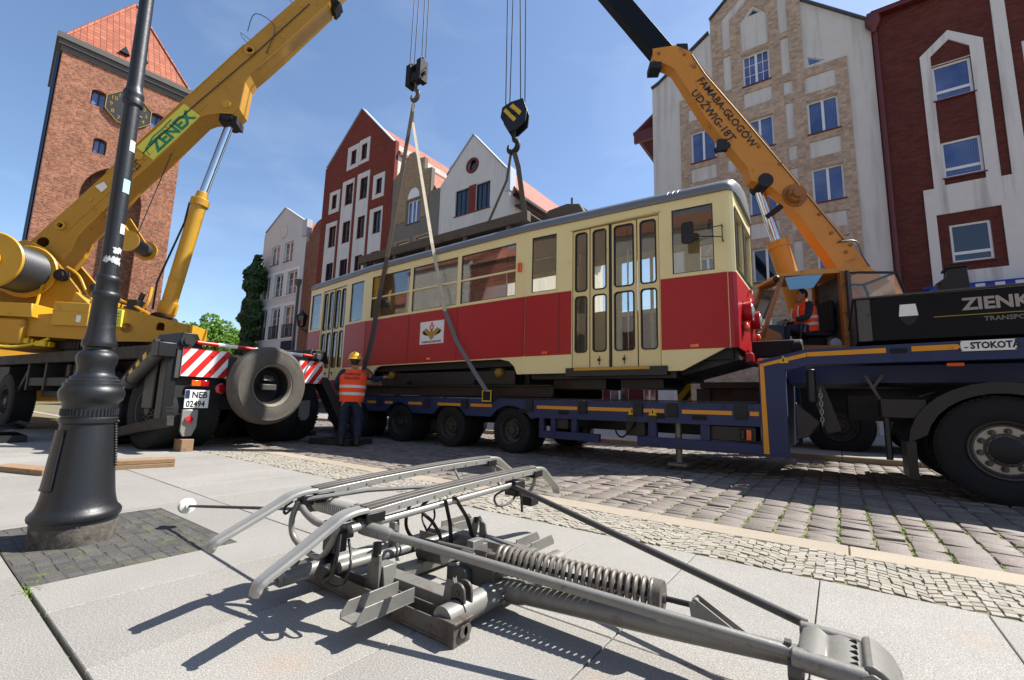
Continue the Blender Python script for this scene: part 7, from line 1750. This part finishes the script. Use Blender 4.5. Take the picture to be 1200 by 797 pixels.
# ------------------------------------------------------------------ pantograph in the foreground
PG = thing('pantograph', 'grey tram pantograph lying folded on the granite paving in front', 'pantograph', (-1.2, 1.6, 0))
def mirror_pan(x, dz0, dz1, name, drop=.84):
    """one collector pan: two carbon strips on an aluminium channel with a curved horn at each end"""
    def zf(y): return dz0 + (dz1 - dz0) * (y - 1.2) / 1.25
    m = MB(); hw = .04
    ys = [1.2 + 1.25 * i / 8 for i in range(9)]
    crown = lambda y: .012 * (1 - ((y - 1.825) / .63) ** 2)
    top = [(y, zf(y) + crown(y)) for y in ys]
    for s0, s1, a, b in ((-hw, -hw + .01, -.032, 0), (hw - .01, hw, -.032, 0), (-hw + .012, hw - .012, -.018, -.006)):
        vs = []
        for y, z in top: vs += [(x + s0, y, z + a), (x + s1, y, z + a), (x + s1, y, z + b), (x + s0, y, z + b)]
        fs = []
        for i in range(len(top) - 1):
            for k in range(4): fs.append((i * 4 + k, i * 4 + (k + 1) % 4, i * 4 + 4 + (k + 1) % 4, i * 4 + 4 + k))
        fs += [(0, 1, 2, 3), tuple(range(len(vs) - 4, len(vs)))]; m.add(vs, fs)
    # bright lip along both edges
    pan = m.build(name, K['alu_light'], PG, bevel=.002)
    m = MB()
    for s0, s1 in ((-hw + .006, -.006), (.006, hw - .006)):
        vs = []
        for y, z in top: vs += [(x + s0, y, z - .004), (x + s1, y, z - .004), (x + s1, y, z + .012), (x + s0, y, z + .012)]
        fs = [(i * 4 + k, i * 4 + (k + 1) % 4, i * 4 + 4 + (k + 1) % 4, i * 4 + 4 + k) for i in range(len(top) - 1) for k in range(4)]
        fs += [(0, 1, 2, 3), tuple(range(len(vs) - 4, len(vs)))]; m.add(vs, fs)
    m.build('carbon_strip', K['carbon'], pan, bevel=.003)
    m = MB()
    for i in range(12):
        y = 1.25 + i * .105; z = zf(y) + crown(y) - .018
        for s in (-1, 1): m.cyl((x + s * hw, y, z), (x + s * (hw + .004), y, z), .005, n=8)
    m.build('channel_bolt', K['grey_paint'], pan)
    # horns
    for sgn, yy, pts in ((-1, 1.2, [(1.2, .0), (1.14, -.003), (1.09, -.018), (1.04, -.052), (.93, -.125), (.83, -.188), (.803, -.212), (.792, -.25)]), (1, 2.45, [(2.45, .0), (2.51, -.004), (2.56, -.02), (2.6, -.05), (2.67, -.11), (2.74, -.165), (2.762, -.2), (2.77, -.235)])):
        z0 = zf(yy); wd = [.04, .04, .039, .037, .034, .031, .028, .024]
        pp = smooth_path([(x, y, z0 + dz * drop) for y, dz in pts], 4); m = MB(); vs, fs = [], []; n = len(pp)
        for i, p in enumerate(pp):
            t = (pp[min(i + 1, n - 1)] - pp[max(i - 1, 0)]).normalized(); u = t.cross(Vector((1, 0, 0))).normalized()
            if u.z < 0: u = -u
            w = wd[min(7, int(i / (n - 1) * 7))] * (1 if i < n - 2 else .8)
            prof = [(-w, -.008), (-w, .003), (-w * .75, .01), (-w * .3, .006), (w * .3, .006), (w * .75, .01), (w, .003), (w, -.008)]
            for a, b in prof: vs.append(p + Vector((a, 0, 0)) + u * b)
        for i in range(n - 1):
            for k in range(8): fs.append((i * 8 + k, i * 8 + (k + 1) % 8, i * 8 + 8 + (k + 1) % 8, i * 8 + 8 + k))
        fs += [tuple(range(8)), tuple(range((n - 1) * 8, n * 8))]; m.add(vs, fs); m.build('horn', K['alu_light'], pan, smooth=30)
    m = MB()
    for y in (1.2, 2.43):
        z = zf(y); m.cbox((x - hw - .004, y + .03, z - .03), (.012, .09, .04)); m.cbox((x + hw + .004, y + .03, z - .03), (.012, .09, .04)); m.cbox((x, y + .02, z - .045), (.08, .05, .02))
    m.build('horn_clamp', K['black_steel'], pan, bevel=.003)
    return pan
mirror_pan(-1.6, .405, .445, 'collector_pan'); mirror_pan(-1.97, .435, .475, 'collector_pan', .7)
# tubes hanging under the pans, joining them at both ends
m = MB()
m.tube(smooth_path([(-1.95, 1.12, .40), (-1.955, 1.1, .33), (-1.94, 1.1, .265), (-1.88, 1.11, .225), (-1.78, 1.1, .215), (-1.7, 1.09, .225), (-1.635, 1.08, .28), (-1.6, 1.09, .36)], 5), .0125, 10)
m.tube(smooth_path([(-1.95, 2.5, .44), (-1.95, 2.53, .36), (-1.9, 2.54, .28), (-1.79, 2.54, .255), (-1.69, 2.54, .27), (-1.63, 2.52, .33), (-1.6, 2.49, .41)], 5), .0125, 10)
m.tube(smooth_path([(-1.97, 1.14, .39), (-1.9, 1.12, .365), (-1.8, 1.12, .335), (-1.7, 1.14, .33), (-1.6, 1.18, .34)], 5), .014, 10)
m.tube(smooth_path([(-1.97, 2.46, .45), (-1.93, 2.5, .42), (-1.8, 2.48, .38), (-1.66, 2.35, .37), (-1.58, 2.2, .37)], 5), .0125, 10)
m.tube([(-1.93, 1.14, .405), (-1.85, 1.4, .42), (-1.78, 1.6, .415), (-1.7, 1.9, .4)], .0105, 8)
m.tube([(-1.93, 2.1, .43), (-1.75, 1.95, .41)], .008, 8)
m.build('pan_tube', K['grey_paint'], PG)
m = MB(); m.tube([(-1.58, 1.13, .345), (-1.58, 2.23, .378)], .0165, 14); m.build('cross_pipe', K['alu_light'], PG)
m = MB(); m.cbox((-1.76, 1.2, .3), (.1, .09, .07)); m.cbox((-1.66, 1.12, .29), (.08, .06, .08)); m.cbox((-1.72, 1.3, .335), (.06, .05, .06)); m.cbox((-1.57, 2.24, .37), (.06, .09, .06)); m.cbox((-1.62, 2.3, .34), (.1, .08, .08)); m.cbox((-1.5, 2.28, .29), (.08, .08, .05)); m.cbox((-1.95, 1.15, .4), (.06, .05, .05)); m.cyl((-1.7, 1.13, .22), (-1.62, 1.05, .19), .03); m.build('joint_block', K['black_steel'], PG, bevel=.006)
m = MB()
m.tube(smooth_path([(-1.6, 1.1, .33), (-1.55, 1.06, .27), (-1.56, 1.05, .2), (-1.63, 1.06, .17), (-1.68, 1.07, .2)], 5), .007, 6)
m.tube(smooth_path([(-1.6, 1.14, .3), (-1.52, 1.1, .24), (-1.54, 1.08, .16), (-1.64, 1.08, .15)], 5), .006, 6)
m.tube(smooth_path([(-1.58, 2.18, .36), (-1.6, 2.08, .33), (-1.55, 2.04, .29), (-1.52, 2.12, .3), (-1.53, 2.2, .35)], 5), .006, 6)
m.tube(smooth_path([(-1.52, 2.2, .35), (-1.5, 2.2, .3), (-1.49, 2.19, .24)], 5), .007, 6)
m.tube(smooth_path([(-1.75, 1.62, .38), (-1.8, 1.62, .3), (-1.85, 1.66, .2), (-1.82, 1.7, .13), (-1.72, 1.72, .11), (-1.66, 1.72, .16), (-1.7, 1.7, .24), (-1.75, 1.66, .3), (-1.7, 1.66, .36)], 6), .009, 7)
m.tube(smooth_path([(-1.72, 1.68, .2), (-1.78, 1.7, .26), (-1.74, 1.72, .32), (-1.69, 1.7, .27), (-1.72, 1.68, .2)], 5), .0055, 6)
m.tube(smooth_path([(-2.05, 1.15, .38), (-2.08, 1.13, .35), (-2.05, 1.12, .33), (-2.02, 1.14, .36)], 5), .006, 6)
m.build('cable_loop', K['rubber'], PG)
m = MB(); m.strap([(-1.545, 1.62, .385), (-1.6, 1.72, .25), (-1.78, 1.93, .06), (-1.8, 1.95, .03)], .022, .004, (1, 0, 0)); m.strap([(-1.56, 1.7, .385), (-1.6, 1.85, .25), (-1.68, 2.0, .1)], .028, .005, (1, 0, 0)); m.build('lashing_strap', K['rubber'], PG, smooth=0)
# small suspension spring
def coil(p0, p1, r, wire, turns, n=14):
    p0, p1 = Vector(p0), Vector(p1); d = (p1 - p0); L = d.length; d.normalize(); s = d.orthogonal().normalized(); u = d.cross(s); N = int(turns * n)
    return [p0 + d * (L * i / N) + s * (r * math.cos(2 * math.pi * i / n)) + u * (r * math.sin(2 * math.pi * i / n)) for i in range(N + 1)]
m = MB(); m.tube(coil((-2.03, 1.27, .36), (-1.74, 1.27, .36), .036, .006, 19, 12), .0062, 6); m.build('small_spring', K['spring_lt'], PG)
m = MB(); m.cbox((-2.06, 1.26, .355), (.012, .09, .08)); m.cbox((-1.72, 1.27, .355), (.012, .09, .08)); m.cyl((-2.08, 1.27, .36), (-1.7, 1.27, .36), .01); m.bar((-2.06, 1.22, .35), (-1.98, 1.14, .39), .04, .01); m.build('spring_plate', K['grey_paint'], PG)
# upper arm: two tubes meeting at the knee
m = MB(); m.tube([(-1.60, 1.2, .335), (-1.45, 1.235, .32), (-.12, 1.56, .185)], [.022, .017, .0175], 18); m.lathe([(.027, 0), (.028, .02), (.026, .13), (.02, .15)], (-1.6, 1.2, .335), (.95, .21, -.09), 18); m.build('upper_arm', K['grey_paint'], PG)
m = MB(); m.tube([(-1.57, 2.21, .37), (-.12, 1.745, .2)], .0145, 14); m.build('upper_arm', K['grey_dk'], PG)
# lower arm
la0, la1 = Vector((-1.2, 1.62, .075)), Vector((-.02, 1.64, .155))
m = MB(); m.tube([la0, la0 + (la1 - la0) * .6, la1], [.04, .036, .027], 22); m.lathe([(.044, 0), (.046, .02), (.046, .1), (.042, .12)], la0, la1 - la0, 20)
for k in range(3): m.cyl(la0 + Vector((.05, -.04 - .001 * k, .02 - k * .02)), la0 + Vector((.05, -.062, .022 - k * .024)), .007, n=8)
m.build('lower_arm', K['grey_paint'], PG)
# knee casting
KM = Matrix.Translation((-.02, 1.64, .025)) @ Matrix.Diagonal((.84, .8, .84, 1)) @ Matrix.Translation((.0, -1.65, 0))
m = MB(KM)
y0, y1 = 1.5, 1.8
prf = [(-.135, .115), (-.14, .175), (-.128, .205), (-.105, .218), (-.075, .214), (-.055, .203), (-.04, .206), (-.02, .212), (.01, .208), (.035, .204), (.045, .222), (.062, .226), (.085, .215), (.12, .185), (.14, .145), (.142, .09), (.13, .085), (.125, .13), (.105, .165), (.075, .19), (.05, .19), (-.1, .185), (-.118, .17), (-.118, .115)]
m.prism([(a + .0, y0 + .03, b) for a, b in prf], (0, y1 - y0 - .06, 0))
m.tube([(-.15, y0 + .03, .185), (.05, y0 + .035, .18)], .032, 16); m.tube([(-.14, y1 - .03, .195), (.04, y1 - .03, .19)], .026, 16)
m.prism([(.03, y0 - .002, .2), (.03, y0 - .002, .08), (.06, y0 - .002, .08), (.09, y0 - .002, .12), (.12, y0 - .002, .08), (.142, y0 - .002, .09), (.12, y0 - .002, .185), (.06, y0 - .002, .215)], (0, .01, 0))
kn = m.build('knee_joint', K['grey_paint'], PG, bevel=.005)
m = MB(KM)
for k in range(5): m.cyl((.008 + .004 * (k % 2), y0 + .055 + k * .045, .203), (.026, y0 + .055 + k * .045, .2095), .0075, n=12)
m.build('knee_slot', K['rubber'], kn)
m = MB(KM); m.cyl((-.16, y0 + .03, .15), (-.12, y0 + .03, .15), .035); m.cyl((-.1, y0, .1), (-.1, y0 + .06, .1), .022); m.cyl((-.06, y0 + .01, .03), (-.06, y0 + .01, .14), .014); m.cbox((-.16, y0 + .05, .215), (.02, .03, .02)); m.box((.035, y0 + .01, .0), (.1, y0 + .2, .1)); m.cyl((.02, 1.6, .06), (.1, 1.6, .06), .06); m.build('knee_bolt', K['grey_dk'], kn)
# main spring over the lower arm
m = MB(); s0, s1 = Vector((-1.19, 1.6, .2)), Vector((-.54, 1.65, .2)); m.tube(coil(s0, s1, .05, .0085, 24, 16), .0086, 7); sp = m.build('main_spring', K['spring'], PG)
m = MB(); d = (s1 - s0).normalized(); m.cyl(s1 - d * .028, s1 + d * .004, .056, n=28); m.cyl(s1 + d * .0041, s1 + d * .012, .054, n=28); m.cyl(s1 + d * .012, s1 + d * .022, .016, n=14); m.build('spring_end', K['grey_rust'], sp)
m = MB(); m.cyl(s0 - d * .3, s1 + d * .13, .0095, n=10); m.build('spring_rod', K['rubber'], sp)
m = MB(); m.cyl(s0 - d * .34, s0 - d * .06, .014, n=12); m.cyl(s0 - d * .12, s0 - d * .06, .03, n=8); m.cyl(s0 - d * .07, s0 - d * .0, .018, n=10); m.build('rod_nut', K['grey_rust'], sp)
m = MB(); b = Vector((-.42, 1.66, .2))
for o in (-.024, .02): m.prism([b + Vector((-.02, o, .012)), b + Vector((.0, o, .03)), b + Vector((.14, o, -.045)), b + Vector((.0, o, -.06)), b + Vector((-.01, o, -.05))], (0, .006, 0))
m.cyl(b + Vector((-.005, -.03, .012)), b + Vector((-.005, .03, .012)), .01); m.build('arm_bracket', K['grey_paint'], PG)
# base frame
m = MB()
for y in (1.3, 2.03):
    m.box((-2.1, y - .04, .004), (-1.16, y + .04, .014)); m.box((-2.1, y - .04, .0145), (-1.16, y - .032, .075)); m.box((-2.1, y + .032, .0145), (-1.16, y + .04, .075))
m.box((-1.165, 1.255, .0), (-1.13, 1.345, .085)); m.box((-1.22, 1.25, .076), (-1.12, 1.35, .086)); m.build('base_rail', K['grey_rust'], PG, bevel=.003)
m = MB(); m.box((-1.72, 1.375, .03), (-1.24, 1.455, .095)); m.box((-1.95, 1.98, .035), (-1.3, 2.06, .115)); m.box((-1.75, 1.52, .02), (-1.69, 2.0, .07)); m.build('side_beam', K['grey_paint'], PG, bevel=.004)
m = MB(); m.cyl((-1.92, 1.06, .105), (-1.92, 1.58, .105), .032, n=18); m.cyl((-1.88, 1.3, .09), (-1.82, 2.0, .095), .026, n=18); m.build('cross_tube', K['grey_paint'], PG)
m = MB(); m.cyl((-1.2, 1.27, .07), (-1.2, 2.1, .07), .047, n=22); m.cyl((-1.2, 1.345, .07), (-1.2, 1.365, .07), .052, n=22); m.build('main_shaft', K['grey_paint'], PG)
def uchan(x, y0, y1, z, w=.1, h=.055, name='mount_channel'):
    m = MB(); t = .006; s = 1 if y1 > y0 else -1
    m.box((x - w / 2, min(y0, y1), z), (x + w / 2, max(y0, y1), z + t))
    for e in (-1, 1):
        xx = x + e * (w / 2 - t / 2)
        m.prism([(xx - t / 2, y0, z + t), (xx - t / 2, y0, z + h * .35), (xx - t / 2, y0 + s * .03, z + h), (xx - t / 2, y1, z + h), (xx - t / 2, y1, z + t)], (t, 0, 0))
    m.build(name, K['grey_paint'], PG, bevel=.002)
uchan(-1.43, 1.04, 1.3, .075); uchan(-1.95, 1.04, 1.3, .075); uchan(-1.94, 2.34, 2.06, .08); uchan(-1.38, 2.28, 2.05, .08)
m = MB(); m.box((-1.66, 1.3, .03), (-1.605, 1.316, .2)); m.prism([(-1.72, 1.32, .03), (-1.58, 1.32, .03), (-1.6, 1.32, .15), (-1.7, 1.32, .15)], (0, .07, 0)); m.prism([(-1.29, 1.36, .09), (-1.21, 1.36, .09), (-1.24, 1.36, .19), (-1.27, 1.36, .19)], (0, .02, 0))
m.box((-1.94, 1.62, .06), (-1.9, 1.66, .22)); m.box((-1.91, 1.6, .06), (-1.87, 1.62, .23)); m.prism([(-1.73, 2.0, .08), (-1.68, 2.0, .08), (-1.65, 2.0, .2), (-1.69, 2.0, .2)], (0, .012, 0)); m.prism([(-1.66, 2.02, .08), (-1.6, 2.02, .08), (-1.62, 2.02, .19), (-1.66, 2.02, .2)], (0, .012, 0)); m.box((-1.47, 1.7, .05), (-1.43, 1.78, .2)); m.box((-1.55, 1.85, .05), (-1.5, 1.9, .14))
m.build('stop_post', K['grey_paint'], PG, bevel=.003)
m = MB(); m.cyl((-1.632, 1.308, .19), (-1.632, 1.308, .245), .018); m.cyl((-1.255, 1.37, .175), (-1.255, 1.37, .225), .019); m.cyl((-1.67, 2.006, .19), (-1.67, 2.006, .215), .016); m.cyl((-1.9, 1.63, .21), (-1.9, 1.63, .25), .018); m.build('rubber_stop', K['rubber'], PG)
m = MB()
for y in (1.345, 1.385): m.prism([(-1.235, y, .1), (-1.165, y, .1), (-1.165, y, .13)] + [(-1.2 + .035 * math.cos(R(a)), y, .14 + .035 * math.sin(R(a))) for a in (30, 60, 90, 120, 150)] + [(-1.235, y, .13)], (0, .012, 0))
m.cyl((-1.2, 1.34, .14), (-1.2, 1.405, .14), .01); m.build('shaft_lug', K['grey_dk'], PG, bevel=.002)
m = MB(); m.cbox((-1.25, 1.6, .13), (.12, .1, .09)); m.bar((-1.45, 1.6, .1), (-1.2, 1.6, .19), .03, .03); m.cyl((-1.35, 1.52, .11), (-1.35, 1.7, .11), .045); m.box((-1.38, 1.55, .14), (-1.3, 1.58, .21)); m.cyl((-1.75, 1.68, .11), (-1.6, 1.7, .11), .05); m.build('lever_block', K['grey_dk'], PG, bevel=.005)
m = MB()
for x, y in ((-1.14, 1.3), (-1.14, 1.32)): m.cyl((-1.129, y, .045), (-1.12, y, .045), .02, n=16)
for k in range(6): m.cyl((-2.0 + k * .15, 1.268, .04), (-2.0 + k * .15, 1.258, .04), .008, n=8)
m.build('frame_stud', K['grey_rust'], PG)
# insulated rod
m = MB(); r0, r1 = Vector((-3.5, 1.24, .128)), Vector((-1.95, 1.3, .33)); m.tube([r0, r1], .0085, 8); rd_ = m.build('insulated_rod', K['grey_dk'], PG)
m = MB(); d = (r1 - r0).normalized(); m.lathe([(0, -.075), (.016, -.07), (.017, -.045), (.024, -.043), (.024, -.02), (.045, -.015), (.047, -.004), (.04, .004), (.034, .01), (.046, .016), (.047, .026), (.03, .034), (.02, .036), (.02, .05), (0, .052)], r0, d, 28); m.build('insulator', K['ceramic'], rd_)

# ------------------------------------------------------------------ people
def skin_mesh(name, verts, edges, radii, mat, parent, root=0, sub=2, label=None):
    me = bpy.data.meshes.new(name); org = ORG[parent.name]
    me.from_pydata([tuple(Vector(v) - org) for v in verts], edges, [])
    tmp = bpy.data.objects.new('tmp', me); COL.objects.link(tmp)
    md = tmp.modifiers.new('skin', 'SKIN'); md.use_smooth_shade = True; md.branch_smoothing = .6
    sl = me.skin_vertices[0].data
    for i, r in enumerate(radii):
        sl[i].radius = r if isinstance(r, tuple) else (r, r)
        sl[i].use_root = (i == root)
    sb = tmp.modifiers.new('sub', 'SUBSURF'); sb.levels = sub; sb.render_levels = sub
    dg = bpy.context.evaluated_depsgraph_get(); dg.update()
    out = bpy.data.meshes.new_from_object(tmp.evaluated_get(dg)); out.name = name
    bpy.data.objects.remove(tmp)
    out.materials.clear(); out.materials.append(mat)
    out.polygons.foreach_set('use_smooth', [True] * len(out.polygons))
    ob = bpy.data.objects.new(name, out); COL.objects.link(ob); ob.parent = parent; ORG[ob.name] = org
    return ob
def chain(*ch):
    """several polylines sharing first points; returns verts, edges, radii"""
    vs, es, rs, idx = [], [], [], {}
    for line in ch:
        prev = None
        for p, r in line:
            key = tuple(round(c, 4) for c in p)
            if key not in idx: idx[key] = len(vs); vs.append(p); rs.append(r)
            if prev is not None and prev != idx[key]: es.append((prev, idx[key]))
            prev = idx[key]
    return vs, es, rs
def person(loc, face, label, J, clothes, parent_name='person', vest_text=True, helmet=True, hatless_hair=False):
    """J gives the joints in the figure's own frame: x to its right, y forwards, z up"""
    fa = math.atan2(face[1], face[0]) - math.pi / 2
    M = Matrix.Translation(Vector(loc)) @ Matrix.Rotation(fa, 4, 'Z')
    T = thing(parent_name, label, 'person', loc)
    g = {k: M @ Vector(v) for k, v in J.items()}
    mid = lambda a, b, t=.5: tuple(g[a] + (g[b] - g[a]) * t)
    P = lambda k: tuple(g[k])
    # body: head, torso, arms, legs as one skin
    arms = []
    for s in 'lr':
        arms.append([(P('chest'), .15), (P('sh' + s), .075), (mid('sh' + s, 'el' + s), .052), (P('el' + s), .044), (mid('el' + s, 'wr' + s), .04), (P('wr' + s), .027), (P('ha' + s), .033)])
    legs = []
    for s in 'lr':
        legs.append([(P('pel'), .15), (P('hi' + s), .1), (mid('hi' + s, 'kn' + s), .085), (P('kn' + s), .06), (mid('kn' + s, 'an' + s, .4), .058), (P('an' + s), .04), (P('to' + s), .04)])
    vs, es, rs = chain([(P('pel'), .15), (P('chest'), .15), (P('neck'), .058), (P('head0'), .06)], *arms, *legs)
    body = skin_mesh('body', vs, es, rs, K['skin'], T)
    hM = Matrix.Translation(g['head']) @ Matrix.Rotation(fa + J.get('turn', Vector((0, 0, 0))).x if isinstance(J.get('turn'), Vector) else fa, 4, 'Z')
    m = MB(hM); m.ball((0, 0, .01), .1, 24, 18, sc=(.78, .98, 1.18)); m.ball((0, .045, -.075), .058, 16, 10, sc=(.9, .9, .8)); m.add([(-.016, .093, -.02), (.016, .093, -.02), (0, .122, -.022), (0, .094, .03)], [(0, 2, 3), (2, 1, 3), (0, 1, 2)])
    for s in (-1, 1): m.ball((s * .08, -.005, -.005), .026, 10, 8, sc=(.4, .8, 1.2))
    hd = m.build('face', K['skin'], T, smooth=60)
    m = MB(hM)
    for s in (-1, 1): m.ball((s * .032, .087, .015), .011, 10, 8)
    m.box((-.025, .092, -.058), (.025, .098, -.052)); m.build('eye', K['hair'], hd)
    m = MB(hM); m.ball((0, -.018, .028), .104, 24, 16, sc=(.8, .95, 1.1)); m.build('hair', K['hair'], T, smooth=60)
    if helmet:
        m = MB(hM); m.lathe([(.118, 0), (.14, -.008), (.138, .004), (.116, .016), (.112, .05), (.098, .09), (.065, .118), (.03, .128), (0, .13)], (0, -.003, .055), (0, 0, 1), 28); m.box((-.018, -.1, .16), (.018, .1, .187)); m.prism([(-.08, .1, .05), (.08, .1, .05), (.06, .17, .045), (-.06, .17, .045)], (0, 0, .008)); m.build('helmet', K['helmet'], T, bevel=.002)
    # fingers
    m = MB()
    for s, sg in (('l', -1), ('r', 1)):
        w, h = g['wr' + s], g['ha' + s]; d = (h - w).normalized(); a = d.cross(Vector((0, 0, 1)));
        if a.length < .1: a = d.cross(Vector((0, 1, 0)))
        a.normalize(); u = a.cross(d)
        for k, L in enumerate((.07, .08, .075, .058)):
            b = h + d * .015 + a * ((k - 1.5) * .019); m.tube([b, b + d * L * .45 - u * .004, b + d * L * .75 - u * .022, b + d * L * .8 - u * .042], [.0095, .009, .0085, .006], 7)
        b = h - d * .02 + a * .03 * (-sg); m.tube([b, b + d * .03 + a * .02 * (-sg), b + d * .055 - u * .02 + a * .02 * (-sg)], [.011, .01, .007], 7)
    m.build('fingers', K['skin'], T)
    # clothes
    vs, es, rs = chain([(mid('pel', 'chest', .12), (.17, .115)), (P('pel'), (.172, .125))], *[[(P('pel'), (.172, .125)), (P('hi' + s), .118), (mid('hi' + s, 'kn' + s), .1), (P('kn' + s), .078), (mid('kn' + s, 'an' + s, .5), .075), (mid('kn' + s, 'an' + s, .92), .07)] for s in 'lr'])
    skin_mesh('trousers', vs, es, rs, K[clothes[0]], T, root=1)
    vs, es, rs = chain([(P('pel'), .165), (mid('pel', 'chest'), .15), (P('chest'), .175), (mid('chest', 'neck', .7), .085)], *[[(P('chest'), .175), (P('sh' + s), .095), (mid('sh' + s, 'el' + s), .07), (P('el' + s), .06), (mid('el' + s, 'wr' + s, .55), .054), (mid('el' + s, 'wr' + s, .92), .044)] for s in 'lr'])
    skin_mesh('jacket', vs, es, rs, K[clothes[1]], T)
    m = MB()
    for s in 'lr':
        a, t = g['an' + s], g['to' + s]; d = (t - a); d.z = 0; d.normalize(); z = min(a.z, t.z) - .045
        c = (a + t) / 2; m.ball(Vector((c.x, c.y, z + .045)) + d * .02, .055, 14, 10, sc=(.85, 2.3, .85), M=Matrix.Rotation(math.atan2(d.y, d.x) - math.pi / 2, 3, 'Z')); m.cyl((a.x, a.y, z + .03), (a.x, a.y, z + .17), .06, .055, 14)
    m.build('boots', K['boot'], T, smooth=60)
    # hi-vis vest: elliptical shell round the torso
    ax0, ax1 = g['pel'] + (g['chest'] - g['pel']) * -.18, g['neck'] + (g['chest'] - g['neck']) * .18
    up = (ax1 - ax0); H_ = up.length; up.normalize(); rt = (M.to_3x3() @ Vector((1, 0, 0))); rt = (rt - up * rt.dot(up)).normalized(); fw = up.cross(rt)
    def ring(t, n=36):
        w = .205 + .035 * math.sin(t * 2.2) - (.09 * max(0, t - .8) / .2); dp = .155 + .02 * math.sin(t * 3) - (.05 * max(0, t - .8) / .2)
        bul = .006 * math.sin(t * 19)
        return [ax0 + up * (H_ * t) + rt * ((w + bul * math.sin(k)) * math.cos(2 * math.pi * k / n)) + fw * ((dp + bul) * math.sin(2 * math.pi * k / n)) for k in range(n)]
    def band(t0, t1, off, steps):
        vs, fs = [], []; n = 36
        for j in range(steps + 1):
            t = t0 + (t1 - t0) * j / steps; r = ring(t); c = ax0 + up * (H_ * t)
            vs += [p + (p - c).normalized() * off for p in r]
        for j in range(steps):
            for k in range(n): fs.append((j * n + k, j * n + (k + 1) % n, (j + 1) * n + (k + 1) % n, (j + 1) * n + k))
        return vs, fs
    m = MB(); m.add(*band(0, 1, 0, 14)); vest = m.build('vest', K['hi_vis'], T, smooth=60, fix=False)
    m = MB()
    for t0 in (.2, .42): m.add(*band(t0, t0 + .085, .003, 2))
    for s in (-1, 1):
        m.strap([ax0 + up * (H_ * t) + rt * (s * .11) + fw * (.165 + .02 * math.sin(t * 3) - (.05 * max(0, t - .8) / .2)) for t in (.5, .7, .9)], .045, .004, rt)
    m.build('reflective_tape', K['reflect'], vest, smooth=60, fix=False)
    if vest_text:
        bk = ax0 + up * (H_ * .80) - fw * (.185); m = MB()
        for k, tx in enumerate(('TRAMWAJE', 'ELBLĄSKIE')):
            q = lettering(tx, .062, bk - up * (.075 * k), rt, up, .001, .95, align='CENTER'); m.add(q.v, q.f)
        m.build('vest_letters', K['ink'], vest, smooth=0, fix=False)
    return T
V = Vector
# worker holding the sling, seen from behind
person((-7.26, 5.02, 0), (-.72, .7), 'worker in orange vest and yellow helmet seen from behind holding a sling',
       dict(pel=(0, 0, .86), chest=(0, .02, 1.24), neck=(0, .03, 1.42), head0=(0, .04, 1.5), head=(0, .05, 1.535), shl=(-.19, .02, 1.36), shr=(.19, .02, 1.36), ell=(-.3, .06, 1.12), wrl=(-.27, .26, .98), hal=(-.25, .33, .96),
            elr=(.36, .2, 1.22), wrr=(.5, .4, 1.28), har=(.54, .47, 1.3), hil=(-.1, 0, .82), hir=(.1, 0, .82), knl=(-.13, .05, .46), knr=(.14, .03, .46), anl=(-.13, -.02, .1), anr=(.15, -.05, .1), tol=(-.15, .12, .05), tor=(.17, .1, .05)), ('navy', 'navy'))
# second worker beyond the spare wheel
person((-9.9, 5.75, 0), (.5, .85), 'worker in jeans and orange vest standing half hidden behind the spare wheel',
       dict(pel=(0, 0, .92), chest=(0, .0, 1.3), neck=(0, .02, 1.48), head0=(0, .03, 1.56), head=(0, .04, 1.6), shl=(-.19, 0, 1.42), shr=(.19, 0, 1.42), ell=(-.27, -.02, 1.15), wrl=(-.26, .1, .92), hal=(-.25, .14, .85),
            elr=(.27, -.02, 1.15), wrr=(.26, .1, .92), har=(.25, .14, .85), hil=(-.1, 0, .88), hir=(.1, 0, .88), knl=(-.12, .03, .48), knr=(.12, .03, .48), anl=(-.12, -.02, .1), anr=(.12, -.02, .1), tol=(-.14, .12, .05), tor=(.14, .12, .05)), ('jeans', 'navy'), vest_text=False)
# crane operator seated in the cab, looking towards the hook
sp_ = RM @ Vector((3.86, .85, 2.24)); fdir = Rd
person((sp_.x, sp_.y, 0), (fdir.x, fdir.y), 'crane operator in orange vest seated at the levers in the orange crane cab',
       dict(pel=(0, 0, 2.34), chest=(0, .04, 2.68), neck=(0, .06, 2.86), head0=(0, .07, 2.93), head=(0, .08, 2.97), shl=(-.18, .03, 2.79), shr=(.18, .03, 2.79), ell=(-.24, .12, 2.53), wrl=(-.16, .33, 2.47), hal=(-.14, .4, 2.46),
            elr=(.24, .12, 2.53), wrr=(.16, .33, 2.47), har=(.14, .4, 2.46), hil=(-.1, .06, 2.3), hir=(.1, .06, 2.3), knl=(-.13, .44, 2.34), knr=(.13, .44, 2.34), anl=(-.13, .48, 2.03), anr=(.13, .48, 2.03), tol=(-.13, .6, 2.0), tor=(.13, .6, 2.0)), ('navy', 'navy'), vest_text=False, helmet=False)
